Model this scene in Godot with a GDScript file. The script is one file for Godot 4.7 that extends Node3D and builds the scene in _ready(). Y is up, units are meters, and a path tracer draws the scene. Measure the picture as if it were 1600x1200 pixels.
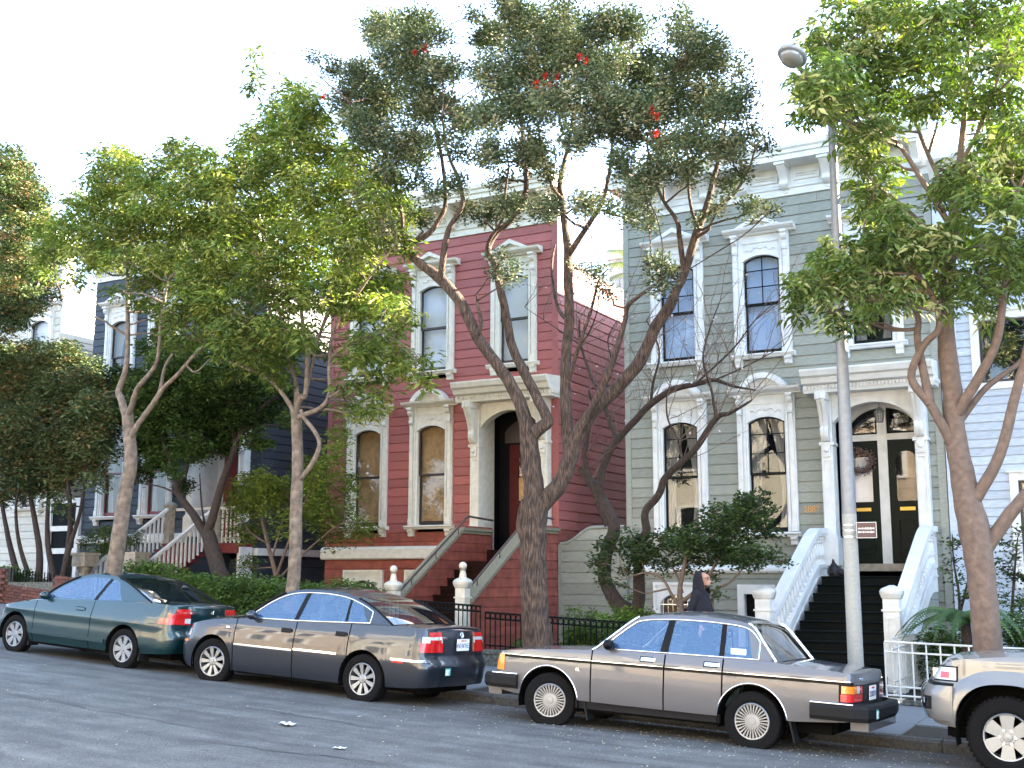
extends Node3D
# A street of wooden row houses behind street trees and parked cars. x right along the street, z towards the viewer, y up.

class Geo:
	var v := PackedVector3Array()
	var n := PackedVector3Array()
	var out := Vector3.ZERO
	func tri(a: Vector3, b: Vector3, c: Vector3) -> void:
		var m := (c - a).cross(b - a)
		if m.length_squared() < 1e-18: return
		m = m.normalized()
		v.append(a); v.append(b); v.append(c)
		n.append(m); n.append(m); n.append(m)
	func trio(a: Vector3, b: Vector3, c: Vector3, o: Vector3) -> void:
		if (c - a).cross(b - a).dot(o) < 0.0: tri(a, c, b)
		else: tri(a, b, c)
	func trin(a: Vector3, b: Vector3, c: Vector3, na: Vector3, nb: Vector3, nc: Vector3) -> void:
		var m := (c - a).cross(b - a)
		if m.length_squared() < 1e-18: return
		if m.dot(na + nb + nc) < 0.0:
			v.append(a); v.append(c); v.append(b); n.append(na); n.append(nc); n.append(nb)
		else:
			v.append(a); v.append(b); v.append(c); n.append(na); n.append(nb); n.append(nc)
	func quado(a: Vector3, b: Vector3, c: Vector3, d: Vector3, o: Vector3) -> void:
		trio(a, b, c, o); trio(a, c, d, o)
	func face(p: Array, o: Vector3) -> void:
		for i in range(1, p.size() - 1): trio(p[0], p[i], p[i + 1], o)
	func box(c: Vector3, s: Vector3, b := Basis.IDENTITY) -> Geo:
		var h := s * 0.5
		for ax in 3:
			for sg in [-1.0, 1.0]:
				var o := Vector3.ZERO; o[ax] = sg
				var u := Vector3.ZERO; u[(ax + 1) % 3] = h[(ax + 1) % 3]
				var w := Vector3.ZERO; w[(ax + 2) % 3] = h[(ax + 2) % 3]
				var m := o * h[ax]
				quado(c + b * (m - u - w), c + b * (m + u - w), c + b * (m + u + w), c + b * (m - u + w), b * o)
		return self
	func bx(x0: float, x1: float, y0: float, y1: float, z0: float, z1: float) -> Geo:
		return box(Vector3(x0 + x1, y0 + y1, z0 + z1) * 0.5, Vector3(absf(x1 - x0), absf(y1 - y0), absf(z1 - z0)))
	static func at(ax: int, p: Vector2, t: float) -> Vector3:
		if ax == 0: return Vector3(t, p.y, p.x)
		if ax == 1: return Vector3(p.x, t, p.y)
		return Vector3(p.x, p.y, t)
	func prism(poly: PackedVector2Array, ax: int, t0: float, t1: float, caps := true) -> Geo:
		# ax 0: polygon (z, y) along x; 1: (x, z) along y; 2: (x, y) along z
		var area := 0.0
		var k := poly.size()
		for i in k: area += poly[i].cross(poly[(i + 1) % k])
		var s := 1.0 if area > 0.0 else -1.0
		for i in k:
			var a := poly[i]; var b := poly[(i + 1) % k]
			var e := Vector2(b.y - a.y, a.x - b.x) * s
			quado(at(ax, a, t0), at(ax, b, t0), at(ax, b, t1), at(ax, a, t1), at(ax, e, 0.0))
		if caps:
			var ix := Geometry2D.triangulate_polygon(poly)
			for q in [[minf(t0, t1), -1.0], [maxf(t0, t1), 1.0]]:
				var o := at(ax, Vector2.ZERO, q[1])
				for i in range(0, ix.size(), 3): trio(at(ax, poly[ix[i]], q[0]), at(ax, poly[ix[i + 1]], q[0]), at(ax, poly[ix[i + 2]], q[0]), o)
		return self
	func sheet(poly: PackedVector2Array, ax: int, t: float, o := 1.0) -> Geo:
		var ix := Geometry2D.triangulate_polygon(poly)
		for i in range(0, ix.size(), 3): trio(at(ax, poly[ix[i]], t), at(ax, poly[ix[i + 1]], t), at(ax, poly[ix[i + 2]], t), at(ax, Vector2.ZERO, o))
		return self
	func ring(a: PackedVector2Array, b: PackedVector2Array, z0: float, z1: float) -> Geo:
		# frame between two loops of equal length, in the xy plane
		var k := a.size()
		for i in k:
			var j := (i + 1) % k
			var ea := Vector2(a[j].y - a[i].y, a[i].x - a[j].x)
			if ea.dot(a[i] - b[i]) < 0.0: ea = -ea
			quado(at(2, a[i], z1), at(2, a[j], z1), at(2, b[j], z1), at(2, b[i], z1), Vector3.BACK)
			quado(at(2, a[i], z0), at(2, a[j], z0), at(2, b[j], z0), at(2, b[i], z0), Vector3.FORWARD)
			quado(at(2, a[i], z0), at(2, a[j], z0), at(2, a[j], z1), at(2, a[i], z1), at(2, ea, 0.0))
			quado(at(2, b[i], z0), at(2, b[j], z0), at(2, b[j], z1), at(2, b[i], z1), at(2, -ea, 0.0))
		return self
	func tube(p: Array, r: Array, sides := 8, caps := true, rough := 0.0, sd := 0) -> Geo:
		var k := p.size()
		var up := Vector3(0.31, 0.13, 0.94)
		var rings := []; var nor := []
		for i in k:
			var t: Vector3 = (p[mini(i + 1, k - 1)] - p[maxi(i - 1, 0)]).normalized()
			var x := up - t * up.dot(t)
			if x.length() < 0.05: x = Vector3(t.y, -t.x, 0.1)
			x = x.normalized(); up = x
			var y := t.cross(x)
			var ra := PackedVector3Array(); var na := PackedVector3Array()
			for s in sides:
				var a := TAU * s / sides
				var d := x * cos(a) + y * sin(a)
				var q := 1.0
				if rough > 0.0: q = 1.0 + rough * (sin(a * 3.0 + sd + i * 0.35) * 0.5 + sin(a * 5.0 + sd * 2.3 - i * 0.6) * 0.35 + sin(i * 1.7 + sd + a) * 0.4)
				ra.append(p[i] + d * r[i] * q); na.append(d)
			rings.append(ra); nor.append(na)
		for i in k - 1:
			for s in sides:
				var w := (s + 1) % sides
				trin(rings[i][s], rings[i][w], rings[i + 1][w], nor[i][s], nor[i][w], nor[i + 1][w])
				trin(rings[i][s], rings[i + 1][w], rings[i + 1][s], nor[i][s], nor[i + 1][w], nor[i + 1][s])
		if caps:
			var t0: Vector3 = p[0] - p[1]
			var t1: Vector3 = p[k - 1] - p[k - 2]
			face(Array(rings[0]), t0); face(Array(rings[k - 1]), t1)
		return self
	func lathe(prof: PackedVector2Array, c: Vector3, sides := 16, b := Basis.IDENTITY) -> Geo:
		# (radius, height) profile round the basis's y
		var k := prof.size()
		for i in k - 1:
			var e := prof[i + 1] - prof[i]
			if e.length() < 1e-6: continue
			var m := Vector2(e.y, -e.x).normalized()
			for s in sides:
				var a0 := TAU * s / sides; var a1 := TAU * (s + 1) / sides
				var d0 := Vector3(cos(a0), 0, sin(a0)); var d1 := Vector3(cos(a1), 0, sin(a1))
				var y := Vector3.UP
				var n0 := b * (d0 * m.x + y * m.y); var n1 := b * (d1 * m.x + y * m.y)
				var A := c + b * (d0 * prof[i].x + y * prof[i].y); var B := c + b * (d1 * prof[i].x + y * prof[i].y)
				var C := c + b * (d1 * prof[i + 1].x + y * prof[i + 1].y); var D := c + b * (d0 * prof[i + 1].x + y * prof[i + 1].y)
				trin(A, B, C, n0, n1, n1); trin(A, C, D, n0, n1, n0)
		return self
	func ball(c: Vector3, r: Vector3, sides := 12, rows := 8) -> Geo:
		var g := []
		for i in rows + 1:
			var row := PackedVector3Array()
			var t := PI * i / rows
			for s in sides + 1:
				var a := TAU * s / sides
				row.append(c + Vector3(sin(t) * cos(a), cos(t), sin(t) * sin(a)) * r)
			g.append(row)
		for i in rows:
			for s in sides:
				var q := [g[i][s], g[i][s + 1], g[i + 1][s + 1], g[i + 1][s]]
				var m := []
				for e in q: m.append(((e - c) / (r * r)).normalized())
				trin(q[0], q[1], q[2], m[0], m[1], m[2]); trin(q[0], q[2], q[3], m[0], m[2], m[3])
		return self
	func grid(g: Array, hint: Vector3, radial := true) -> Geo:
		var R := g.size(); var C: int = g[0].size()
		var nn := []
		for i in R:
			var row := PackedVector3Array()
			for j in C:
				var du: Vector3 = g[mini(i + 1, R - 1)][j] - g[maxi(i - 1, 0)][j]
				var dv: Vector3 = g[i][mini(j + 1, C - 1)] - g[i][maxi(j - 1, 0)]
				var m := du.cross(dv)
				var h: Vector3 = (g[i][j] - hint) if radial else hint
				if m.length_squared() < 1e-16: m = h
				m = m.normalized()
				if m.dot(h) < 0.0: m = -m
				row.append(m)
			nn.append(row)
		for i in R - 1:
			for j in C - 1:
				trin(g[i][j], g[i][j + 1], g[i + 1][j + 1], nn[i][j], nn[i][j + 1], nn[i + 1][j + 1])
				trin(g[i][j], g[i + 1][j + 1], g[i + 1][j], nn[i][j], nn[i + 1][j + 1], nn[i + 1][j])
		return self
	func shift(o: Vector3) -> Geo:
		for i in v.size(): v[i] += o
		return self
	func mesh() -> ArrayMesh:
		var m := ArrayMesh.new()
		if v.is_empty(): return m
		var a := []
		a.resize(Mesh.ARRAY_MAX)
		a[Mesh.ARRAY_VERTEX] = v; a[Mesh.ARRAY_NORMAL] = n
		m.add_surface_from_arrays(Mesh.PRIMITIVE_TRIANGLES, a)
		return m

var off := Vector3.ZERO
var used := {}
var M := {}
var tex := {}
var rng := RandomNumberGenerator.new()

func numbered(s: String) -> String:
	var k: int = used.get(s, -1) + 1
	used[s] = k
	return s if k == 0 else "%s_%03d" % [s, k]

func tag(o: Node3D, label: String, category: String, group := "", kind := "") -> Node3D:
	if label: o.set_meta("label", label)
	if category: o.set_meta("category", category)
	if group: o.set_meta("group", group)
	if kind: o.set_meta("kind", kind)
	return o

func thing(called: String, at: Vector3, label: String, category: String, group := "") -> Node3D:
	var o := Node3D.new()
	o.name = numbered(called); o.position = at
	add_child(o, true); off = at
	tag(o, label, category, group)
	return o

func part(root: Node3D, called: String, g: Geo, m: Material) -> MeshInstance3D:
	var o := MeshInstance3D.new()
	if off != Vector3.ZERO: g.shift(-off)
	o.mesh = g.mesh(); o.material_override = m; o.name = called
	root.add_child(o, true)
	return o

func solo(called: String, g: Geo, m: Material, at: Vector3, label: String, category: String, group := "") -> MeshInstance3D:
	var o := MeshInstance3D.new()
	g.shift(-at)
	o.mesh = g.mesh(); o.material_override = m; o.name = numbered(called); o.position = at
	add_child(o, true)
	tag(o, label, category, group)
	return o

func structure(called: String, g: Geo, m: Material) -> MeshInstance3D:
	var o := MeshInstance3D.new()
	o.mesh = g.mesh(); o.material_override = m; o.name = numbered(called)
	add_child(o, true)
	o.set_meta("kind", "structure")
	return o

func shared(root: Node3D, called: String, m: Mesh, mat: Material, t: Transform3D) -> MeshInstance3D:
	var o := MeshInstance3D.new()
	o.mesh = m; o.material_override = mat; o.name = called; o.transform = t
	root.add_child(o, true)
	return o

func noise_tex(key: String, freq: float, lo: float, hi: float, octaves := 4, kind := FastNoiseLite.TYPE_SIMPLEX_SMOOTH, size := 512, sd := 3) -> NoiseTexture2D:
	if tex.has(key): return tex[key]
	var f := FastNoiseLite.new()
	f.noise_type = kind; f.frequency = freq; f.fractal_octaves = octaves; f.seed = sd
	var t := NoiseTexture2D.new()
	t.width = size; t.height = size; t.seamless = true; t.noise = f
	var g := Gradient.new()
	g.set_color(0, Color(lo, lo, lo)); g.set_color(1, Color(hi, hi, hi))
	t.color_ramp = g
	tex[key] = t
	return t

func lin(r: float, g: float, b: float) -> Color:
	return Color(r, g, b).linear_to_srgb()

func mat(key: String, c: Color, rough := 0.7, t: Texture2D = null, scale := Vector3.ONE, relief: Texture2D = null, depth := 0.0) -> StandardMaterial3D:
	# c: linear base colour
	if M.has(key): return M[key]
	var m := StandardMaterial3D.new()
	m.resource_name = key
	m.albedo_color = c.linear_to_srgb(); m.roughness = rough
	if t or relief:
		m.uv1_triplanar = true; m.uv1_world_triplanar = true; m.uv1_scale = scale
	if t: m.albedo_texture = t
	if relief:
		m.heightmap_enabled = true; m.heightmap_texture = relief; m.heightmap_scale = depth
	M[key] = m
	return m

func V(x: float, y: float) -> Vector2: return Vector2(x, y)

func street(x: float) -> float:
	var u := minf(x, 4.0) + 4.23
	return 0.088 - 0.036 * u + 0.00145 * u * u - maxf(0.0, x - 4.0) * 0.012

const KERB := -14.65
func road_y(x: float, z: float) -> float:
	return street(x) - 0.05 * maxf(0.0, -13.1 - z) + 0.012 * clampf(z + 13.1, 0.0, 5.0) - 0.03 * maxf(0.0, z + 7.0)
func walk_y(x: float, z: float) -> float:
	return street(x) + 0.062 + 0.02 * (KERB - z)

func smooth_path(p: Array, per := 4) -> Array:
	# catmull-rom through [x, y, z, r] rows
	var o := []
	var k := p.size()
	for i in k - 1:
		var a: Array = p[maxi(i - 1, 0)]; var b: Array = p[i]; var c: Array = p[i + 1]; var d: Array = p[mini(i + 2, k - 1)]
		for s in per:
			var t := float(s) / per
			o.append([cubic_interpolate(b[0], c[0], a[0], d[0], t), cubic_interpolate(b[1], c[1], a[1], d[1], t), cubic_interpolate(b[2], c[2], a[2], d[2], t), lerpf(b[3], c[3], t)])
	o.append(p[k - 1])
	return o

# ---------------------------------------------------------------- materials
func palette() -> void:
	var fine := noise_tex("fine", 0.06, 0.78, 1.0, 5)
	var blot := noise_tex("blot", 0.012, 0.72, 1.0, 5)
	var grain := noise_tex("grain", 0.03, 0.86, 1.0, 3)
	var soft := noise_tex("soft", 0.014, 0.9, 1.0, 5, FastNoiseLite.TYPE_SIMPLEX_SMOOTH, 512, 31)
	var rel := noise_tex("rel", 0.045, 0.0, 1.0, 5)
	var gS := Vector3(0.35, 2.2, 0.35)
	for i in 4:
		var k: float = [1.0, 0.9, 1.08, 0.96][i]
		mat("red%d" % i, Color(0.36, 0.1, 0.086) * k, 0.62, grain, gS)
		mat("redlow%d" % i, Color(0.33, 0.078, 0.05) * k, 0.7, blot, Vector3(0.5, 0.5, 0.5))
		mat("grey%d" % i, Color(0.29, 0.3, 0.255) * k, 0.62, grain, gS)
		mat("blue%d" % i, Color(0.026, 0.036, 0.05) * k, 0.6, grain, gS)
		mat("pale%d" % i, Color(0.5, 0.56, 0.64) * k, 0.6, grain, gS)
		mat("cream%d" % i, Color(0.6, 0.57, 0.48) * k, 0.6, grain, gS)
		mat("brick%d" % i, Color(0.15, 0.055, 0.038) * [1.0, 0.7, 1.25, 0.85][i], 0.9, fine, Vector3(3, 3, 3), rel, 0.4)
		mat("slab%d" % i, Color(0.2, 0.2, 0.2) * [1.0, 0.94, 1.05, 0.98][i], 0.9, fine, Vector3(0.8, 0.8, 0.8), rel, 0.15)
		mat("step%d" % i, Color(0.0055, 0.0075, 0.007) * [1.0, 1.3, 0.9, 1.15][i], 0.6, blot, Vector3(1, 1, 1))
	mat("white", Color(0.72, 0.72, 0.7), 0.5, soft, Vector3(0.4, 0.4, 0.4))
	mat("warm", Color(0.68, 0.63, 0.52), 0.6, soft, Vector3(0.7, 0.7, 0.7))
	mat("bwhite", Color(0.7, 0.68, 0.63), 0.55, soft, Vector3(0.5, 0.5, 0.5))
	mat("beige", Color(0.42, 0.36, 0.28), 0.65, blot, Vector3(0.7, 0.7, 0.7))
	mat("moss", Color(0.46, 0.41, 0.27), 0.8, noise_tex("worn", 0.05, 0.35, 1.0, 5), Vector3(1.2, 1.2, 1.2))
	mat("sashdark", Color(0.008, 0.01, 0.01), 0.4)
	mat("sashbrown", Color(0.025, 0.015, 0.012), 0.4)
	mat("sashred", Color(0.16, 0.02, 0.02), 0.4)
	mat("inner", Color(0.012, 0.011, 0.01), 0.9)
	mat("blind", Color(0.7, 0.76, 0.84), 0.7)
	mat("tan", Color(0.5, 0.31, 0.13), 0.7, noise_tex("cloth", 0.02, 0.8, 1.0, 3), Vector3(0.5, 0.5, 0.5))
	mat("lace", Color(0.3, 0.28, 0.25), 0.8, fine, Vector3(2, 2, 2))
	mat("reddoor", Color(0.075, 0.012, 0.012), 0.45, grain, Vector3(1, 0.4, 1))
	mat("greendoor", Color(0.004, 0.009, 0.007), 0.35)
	mat("black", Color(0.005, 0.005, 0.006), 0.6)
	mat("iron", Color(0.005, 0.006, 0.006), 0.55)
	mat("redstep", Color(0.2, 0.025, 0.022), 0.6, blot, Vector3(1, 1, 1))
	mat("brownstep", Color(0.028, 0.011, 0.008), 0.75, blot, Vector3(1, 1, 1))
	mat("brownrail", Color(0.07, 0.04, 0.03), 0.6)
	mat("roofing", Color(0.1, 0.1, 0.1), 0.95)
	mat("stone", Color(0.2, 0.2, 0.17), 0.9, noise_tex("worn2", 0.03, 0.5, 1.0, 5), Vector3(0.9, 0.9, 0.9), rel, 0.6)
	mat("soil", Color(0.045, 0.034, 0.022), 1.0, fine, Vector3(1, 1, 1), rel, 2.0)
	mat("buff", Color(0.52, 0.43, 0.33), 0.8, blot, Vector3(0.2, 0.2, 0.2))
	mat("far", Color(0.55, 0.52, 0.46), 0.8, blot, Vector3(0.2, 0.2, 0.2))
	mat("numbers", Color(0.62, 0.3, 0.08), 0.5)
	var brass := mat("brass", Color(0.42, 0.28, 0.07), 0.4); brass.metallic = 1.0
	var zinc := mat("zinc", Color(0.26, 0.265, 0.27), 0.55, soft, Vector3(1.5, 1.5, 1.5)); zinc.metallic = 0.5
	var steel := mat("steel", Color(0.65, 0.66, 0.68), 0.25); steel.metallic = 1.0
	mat("polewhite", Color(0.33, 0.33, 0.3), 0.6, soft, Vector3(2.5, 2.5, 2.5))
	for q in [["glass", Color(0.03, 0.035, 0.04), 0.14], ["sky_sheen_glass", Color(0.1, 0.22, 0.42), 0.12], ["screen", Color(0.012, 0.016, 0.02), 0.7]]:  # car side glass has the blue of reflected sky put into its colour
		var g := mat(q[0], q[1], 0.02)
		g.transparency = BaseMaterial3D.TRANSPARENCY_ALPHA
		g.albedo_color.a = q[2]; g.metallic_specular = 0.7; g.metallic = 0.3 if q[0] == "sky_sheen_glass" else 0.0
		g.clearcoat_enabled = true; g.clearcoat = 1.0; g.clearcoat_roughness = 0.01
	for k in ["black", "iron", "inner", "greendoor", "brownstep", "step0", "step1", "step2", "step3", "reddoor", "sashdark"]: M[k].metallic_specular = 0.2
	# asphalt: coarse aggregate, stains, worn lanes
	mat("asphalt", Color(0.255, 0.246, 0.233), 0.9, asphalt_tex(), Vector3(0.25, 0.25, 0.25), noise_tex("grit", 0.35, 0.0, 1.0, 2), 0.5)
	M.asphalt.detail_enabled = true; M.asphalt.detail_blend_mode = BaseMaterial3D.BLEND_MODE_MUL; M.asphalt.detail_uv_layer = BaseMaterial3D.DETAIL_UV_2
	M.asphalt.detail_albedo = noise_tex("lanes", 0.012, 0.7, 1.0, 5, FastNoiseLite.TYPE_SIMPLEX_SMOOTH, 512, 77)
	M.asphalt.uv2_triplanar = true; M.asphalt.uv2_world_triplanar = true; M.asphalt.uv2_scale = Vector3(0.035, 0.2, 0.3)
	mat("kerbstone", Color(0.1, 0.098, 0.094), 0.9, noise_tex("worn3", 0.05, 0.65, 1.0, 5, FastNoiseLite.TYPE_SIMPLEX_SMOOTH, 512, 9), Vector3(0.6, 0.6, 0.6), rel, 0.5)

func asphalt_tex() -> Texture2D:
	var f := FastNoiseLite.new(); f.noise_type = FastNoiseLite.TYPE_SIMPLEX_SMOOTH; f.frequency = 0.006; f.fractal_octaves = 5; f.seed = 5
	var a := f.get_seamless_image(1024, 1024)
	var h := FastNoiseLite.new(); h.noise_type = FastNoiseLite.TYPE_VALUE; h.frequency = 0.45; h.fractal_octaves = 2; h.seed = 8
	var b := h.get_seamless_image(1024, 1024)
	var im := Image.create(1024, 1024, false, Image.FORMAT_RGB8)
	for y in 1024:
		for x in 1024:
			var p := a.get_pixel(x, y).r
			var q := b.get_pixel(x, y).r
			var k := 0.74 + 0.2 * (p - 0.5) + 0.5 * (q - 0.5)
			if q > 0.78: k += 0.15
			im.set_pixel(x, y, Color(k, k, k * 0.995))
	return ImageTexture.create_from_image(im)

# ---------------------------------------------------------------- camera and light
func light_and_lens() -> void:
	var cam := Camera3D.new()
	cam.name = "camera"
	cam.position = Vector3(0, 1.9, 0)
	cam.basis = Basis(Vector3.UP, 0.50985825) * Basis(Vector3.RIGHT, 0.16632672) * Basis(Vector3.BACK, 0.0027946)
	cam.fov = 36.2803
	cam.near = 0.05; cam.far = 900.0
	add_child(cam, true)
	cam.current = true
	var we := WorldEnvironment.new()
	we.name = "environment"
	var e := Environment.new()
	e.background_mode = Environment.BG_SKY
	var s := Sky.new()
	var p := PhysicalSkyMaterial.new()
	p.energy_multiplier = 4.0
	p.rayleigh_coefficient = 1.4
	p.rayleigh_color = Color(0.3, 0.405, 0.59)
	p.mie_coefficient = 0.005
	p.mie_eccentricity = 0.75
	p.turbidity = 10.0
	p.ground_color = lin(0.12, 0.12, 0.12)
	s.sky_material = p
	e.sky = s
	e.tonemap_mode = Environment.TONE_MAPPER_LINEAR
	e.tonemap_exposure = 17.5
	e.sdfgi_enabled = true; e.ssao_enabled = true; e.ssil_enabled = true
	we.environment = e
	add_child(we, true)
	var sun := DirectionalLight3D.new()
	sun.name = "sun"
	sun.light_energy = 1.5
	sun.light_color = Color(1.0, 0.93, 0.82)
	sun.light_angular_distance = 0.5
	sun.shadow_enabled = true
	# low, behind the houses and to the right
	var az := deg_to_rad(46.0); var el := deg_to_rad(20.0)
	var to := Vector3(sin(az) * cos(el), sin(el), -cos(az) * cos(el))
	sun.basis = Basis.looking_at(-to, Vector3.UP)
	add_child(sun, true)

# ---------------------------------------------------------------- ground
func setting() -> void:
	off = Vector3.ZERO
	var xs := []
	var x := -70.0
	while x <= 40.0:
		xs.append(x); x += 1.0
	var g := Geo.new()
	var rows := []
	for z in [KERB - 0.02, -14.0, -13.1, -11.0, -8.0, -6.0, -3.6, -3.0]:
		var r := PackedVector3Array()
		for q in xs: r.append(Vector3(q, road_y(q, z), z))
		rows.append(r)
	structure("road", g.grid(rows, Vector3.UP, false), M.asphalt)
	# far ground under everything, out to the horizon
	g = Geo.new()
	rows = []
	for z in [-400.0, -60.0, -24.0, -20.0, -17.72]:
		var r := PackedVector3Array()
		for q in [-600.0, -70.0, -50.0, -35.0, -28.0, -22.0, -18.0, -15.0, -12.0, -10.0, -8.0, -6.0, -4.0, -2.0, 0.0, 4.0, 40.0, 600.0]:
			r.append(Vector3(q, street(clampf(q, -50.0, 30.0)) + 0.2, z))
		rows.append(r)
	structure("ground", g.grid(rows, Vector3.UP, false), M.soil)
	g = Geo.new()
	rows = []
	for z in [-3.02, 0.0, 6.0, 60.0, 400.0]:
		var r := PackedVector3Array()
		for q in [-600.0, -70.0, -50.0, -35.0, -28.0, -20.0, -14.0, -10.0, -6.0, -2.0, 4.0, 40.0, 600.0]:
			r.append(Vector3(q, street(clampf(q, -50.0, 30.0)) - 0.03, z))
		rows.append(r)
	structure("pavement_opposite", g.grid(rows, Vector3.UP, false), M.slab1)
	# pavement: bed plus slabs with open joints; kerb stones
	var pave := Node3D.new(); pave.name = "pavement"; pave.set_meta("kind", "structure"); add_child(pave, true)
	g = Geo.new()
	rows = []
	for z in [KERB - 0.16, -17.72]:
		var r := PackedVector3Array()
		for q in xs: r.append(Vector3(q, walk_y(q, z) - 0.02, z))
		rows.append(r)
	part(pave, "bed", g.grid(rows, Vector3.UP, false), M.soil)
	var trees := [-8.19, -12.78, -16.93, -2.03]
	x = -34.0
	while x < 4.0:
		var z := KERB - 0.17
		for k in 3:
			var z1 := z - 0.99
			var hole := false
			if k == 0:
				for t in trees: if absf(x + 0.5 - t) < 0.75: hole = true
			if not hole:
				var s := Geo.new()
				var a := 0.006
				var c := [Vector3(x + a, 0, z - a), Vector3(x + 1.0 - a, 0, z - a), Vector3(x + 1.0 - a, 0, z1 + a), Vector3(x + a, 0, z1 + a)]
				for i in 4: c[i].y = walk_y(c[i].x, c[i].z)
				s.face(c, Vector3.UP)
				for i in 4:
					var d := Vector3(0, -0.03, 0)
					s.quado(c[i], c[(i + 1) % 4], c[(i + 1) % 4] + d, c[i] + d, (c[i] + c[(i + 1) % 4]) * 0.5 - (c[0] + c[2]) * 0.5)
				part(pave, "slab", s, M["slab%d" % rng.randi_range(0, 3)])
			z = z1
		x += 1.0
	var kerb := Node3D.new(); kerb.name = "kerb"; kerb.set_meta("kind", "structure"); add_child(kerb, true)
	x = -34.0
	while x < 6.0:
		var s := Geo.new()
		var y0 := walk_y(x, KERB); var y1 := walk_y(x + 1.5, KERB)
		var prof := [[KERB, -0.25], [KERB + 0.01, 0.0 - 0.03], [KERB - 0.02, 0.003], [KERB - 0.155, 0.003], [KERB - 0.155, -0.25]]
		for i in 5:
			var p: Array = prof[i]; var q: Array = prof[(i + 1) % 5]
			var mid := Vector3(0, (p[1] + q[1]) / 2 + 0.12, (p[0] + q[0]) / 2 - KERB + 0.08)
			s.quado(Vector3(x + 0.004, y0 + p[1], p[0]), Vector3(x + 1.496, y1 + p[1], p[0]), Vector3(x + 1.496, y1 + q[1], q[0]), Vector3(x + 0.004, y0 + q[1], q[0]), mid)
		part(kerb, "kerb_stone", s, M.kerbstone)
		x += 1.5

# ---------------------------------------------------------------- houses
var unit := {}
func board_mesh(h: float, side: bool) -> Mesh:
	var key := "%.3f%s" % [h, side]
	if unit.has(key): return unit[key]
	var g := Geo.new()
	var p := PackedVector2Array([V(-0.1, 0), V(0, 0), V(0.004, 0.004), V(0, h - 0.026), V(-0.018, h - 0.014), V(-0.018, h), V(-0.1, h)])
	if side:
		var q := PackedVector2Array()
		for e in p: q.append(e)
		g.prism(q, 2, 0.0, 1.0)      # face towards +x, runs along z
	else:
		g.prism(p, 0, 0.0, 1.0)
	unit[key] = g.mesh()
	return unit[key]

func boards(root: Node3D, x0: float, x1: float, y0: float, y1: float, face: float, pitch: float, key: Callable, holes: Array, side := false, joint := 3.6) -> void:
	# rows of planks; holes are [x0, x1, y0, y1]
	var rows := int(round((y1 - y0) / pitch))
	var h := (y1 - y0) / rows
	var m := board_mesh(h, side)
	for r in rows:
		var y := y0 + h * r
		var spans := [[x0, x1]]
		for o in holes:
			if o[3] <= y + 0.03 or o[2] >= y + h - 0.03: continue
			var nx := []
			for s in spans:
				if o[1] <= s[0] or o[0] >= s[1]: nx.append(s); continue
				if o[0] > s[0] + 0.02: nx.append([s[0], o[0]])
				if o[1] < s[1] - 0.02: nx.append([o[1], s[1]])
			spans = nx
		for s in spans:
			var a: float = s[0]
			while a < s[1] - 0.01:
				var b := minf(s[1], a + joint * rng.randf_range(0.75, 1.3))
				if s[1] - b < 0.5: b = s[1]
				var j := Vector3(rng.randf_range(-0.0025, 0.0025), rng.randf_range(-0.003, 0.003), rng.randf_range(-0.0025, 0.0025))
				var tl := rng.randf_range(-0.002, 0.002)
				var t := Transform3D(Basis(Vector3.RIGHT, tl) * Basis.from_scale(Vector3(1, 1, b - a - 0.003)) if side else Basis(Vector3.BACK, tl) * Basis.from_scale(Vector3(b - a - 0.003, 1, 1)), (Vector3(face, y, a) if side else Vector3(a, y, face)) + j - off)
				shared(root, "board", m, M[key.call(y)], t)
				a = b

func arc(cx: float, ys: float, w: float, rise: float, k := 10) -> Array:
	# segmental arch from right to left
	var o := []
	if rise < 0.005: return [V(cx + w / 2, ys), V(cx - w / 2, ys)]
	var R := (w * w / 4 + rise * rise) / (2 * rise)
	var a := asin(clampf(w / 2 / R, -1.0, 1.0))
	for i in k + 1:
		var t := lerpf(a, -a, float(i) / k)
		o.append(V(cx + R * sin(t), ys + rise - R + R * cos(t)))
	return o

func opening(cx: float, yb: float, ys: float, w: float, rise: float, k := 10) -> PackedVector2Array:
	var p := PackedVector2Array([V(cx - w / 2, yb), V(cx + w / 2, yb)])
	for q in arc(cx, ys, w, rise, k): p.append(q)
	return p

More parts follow.
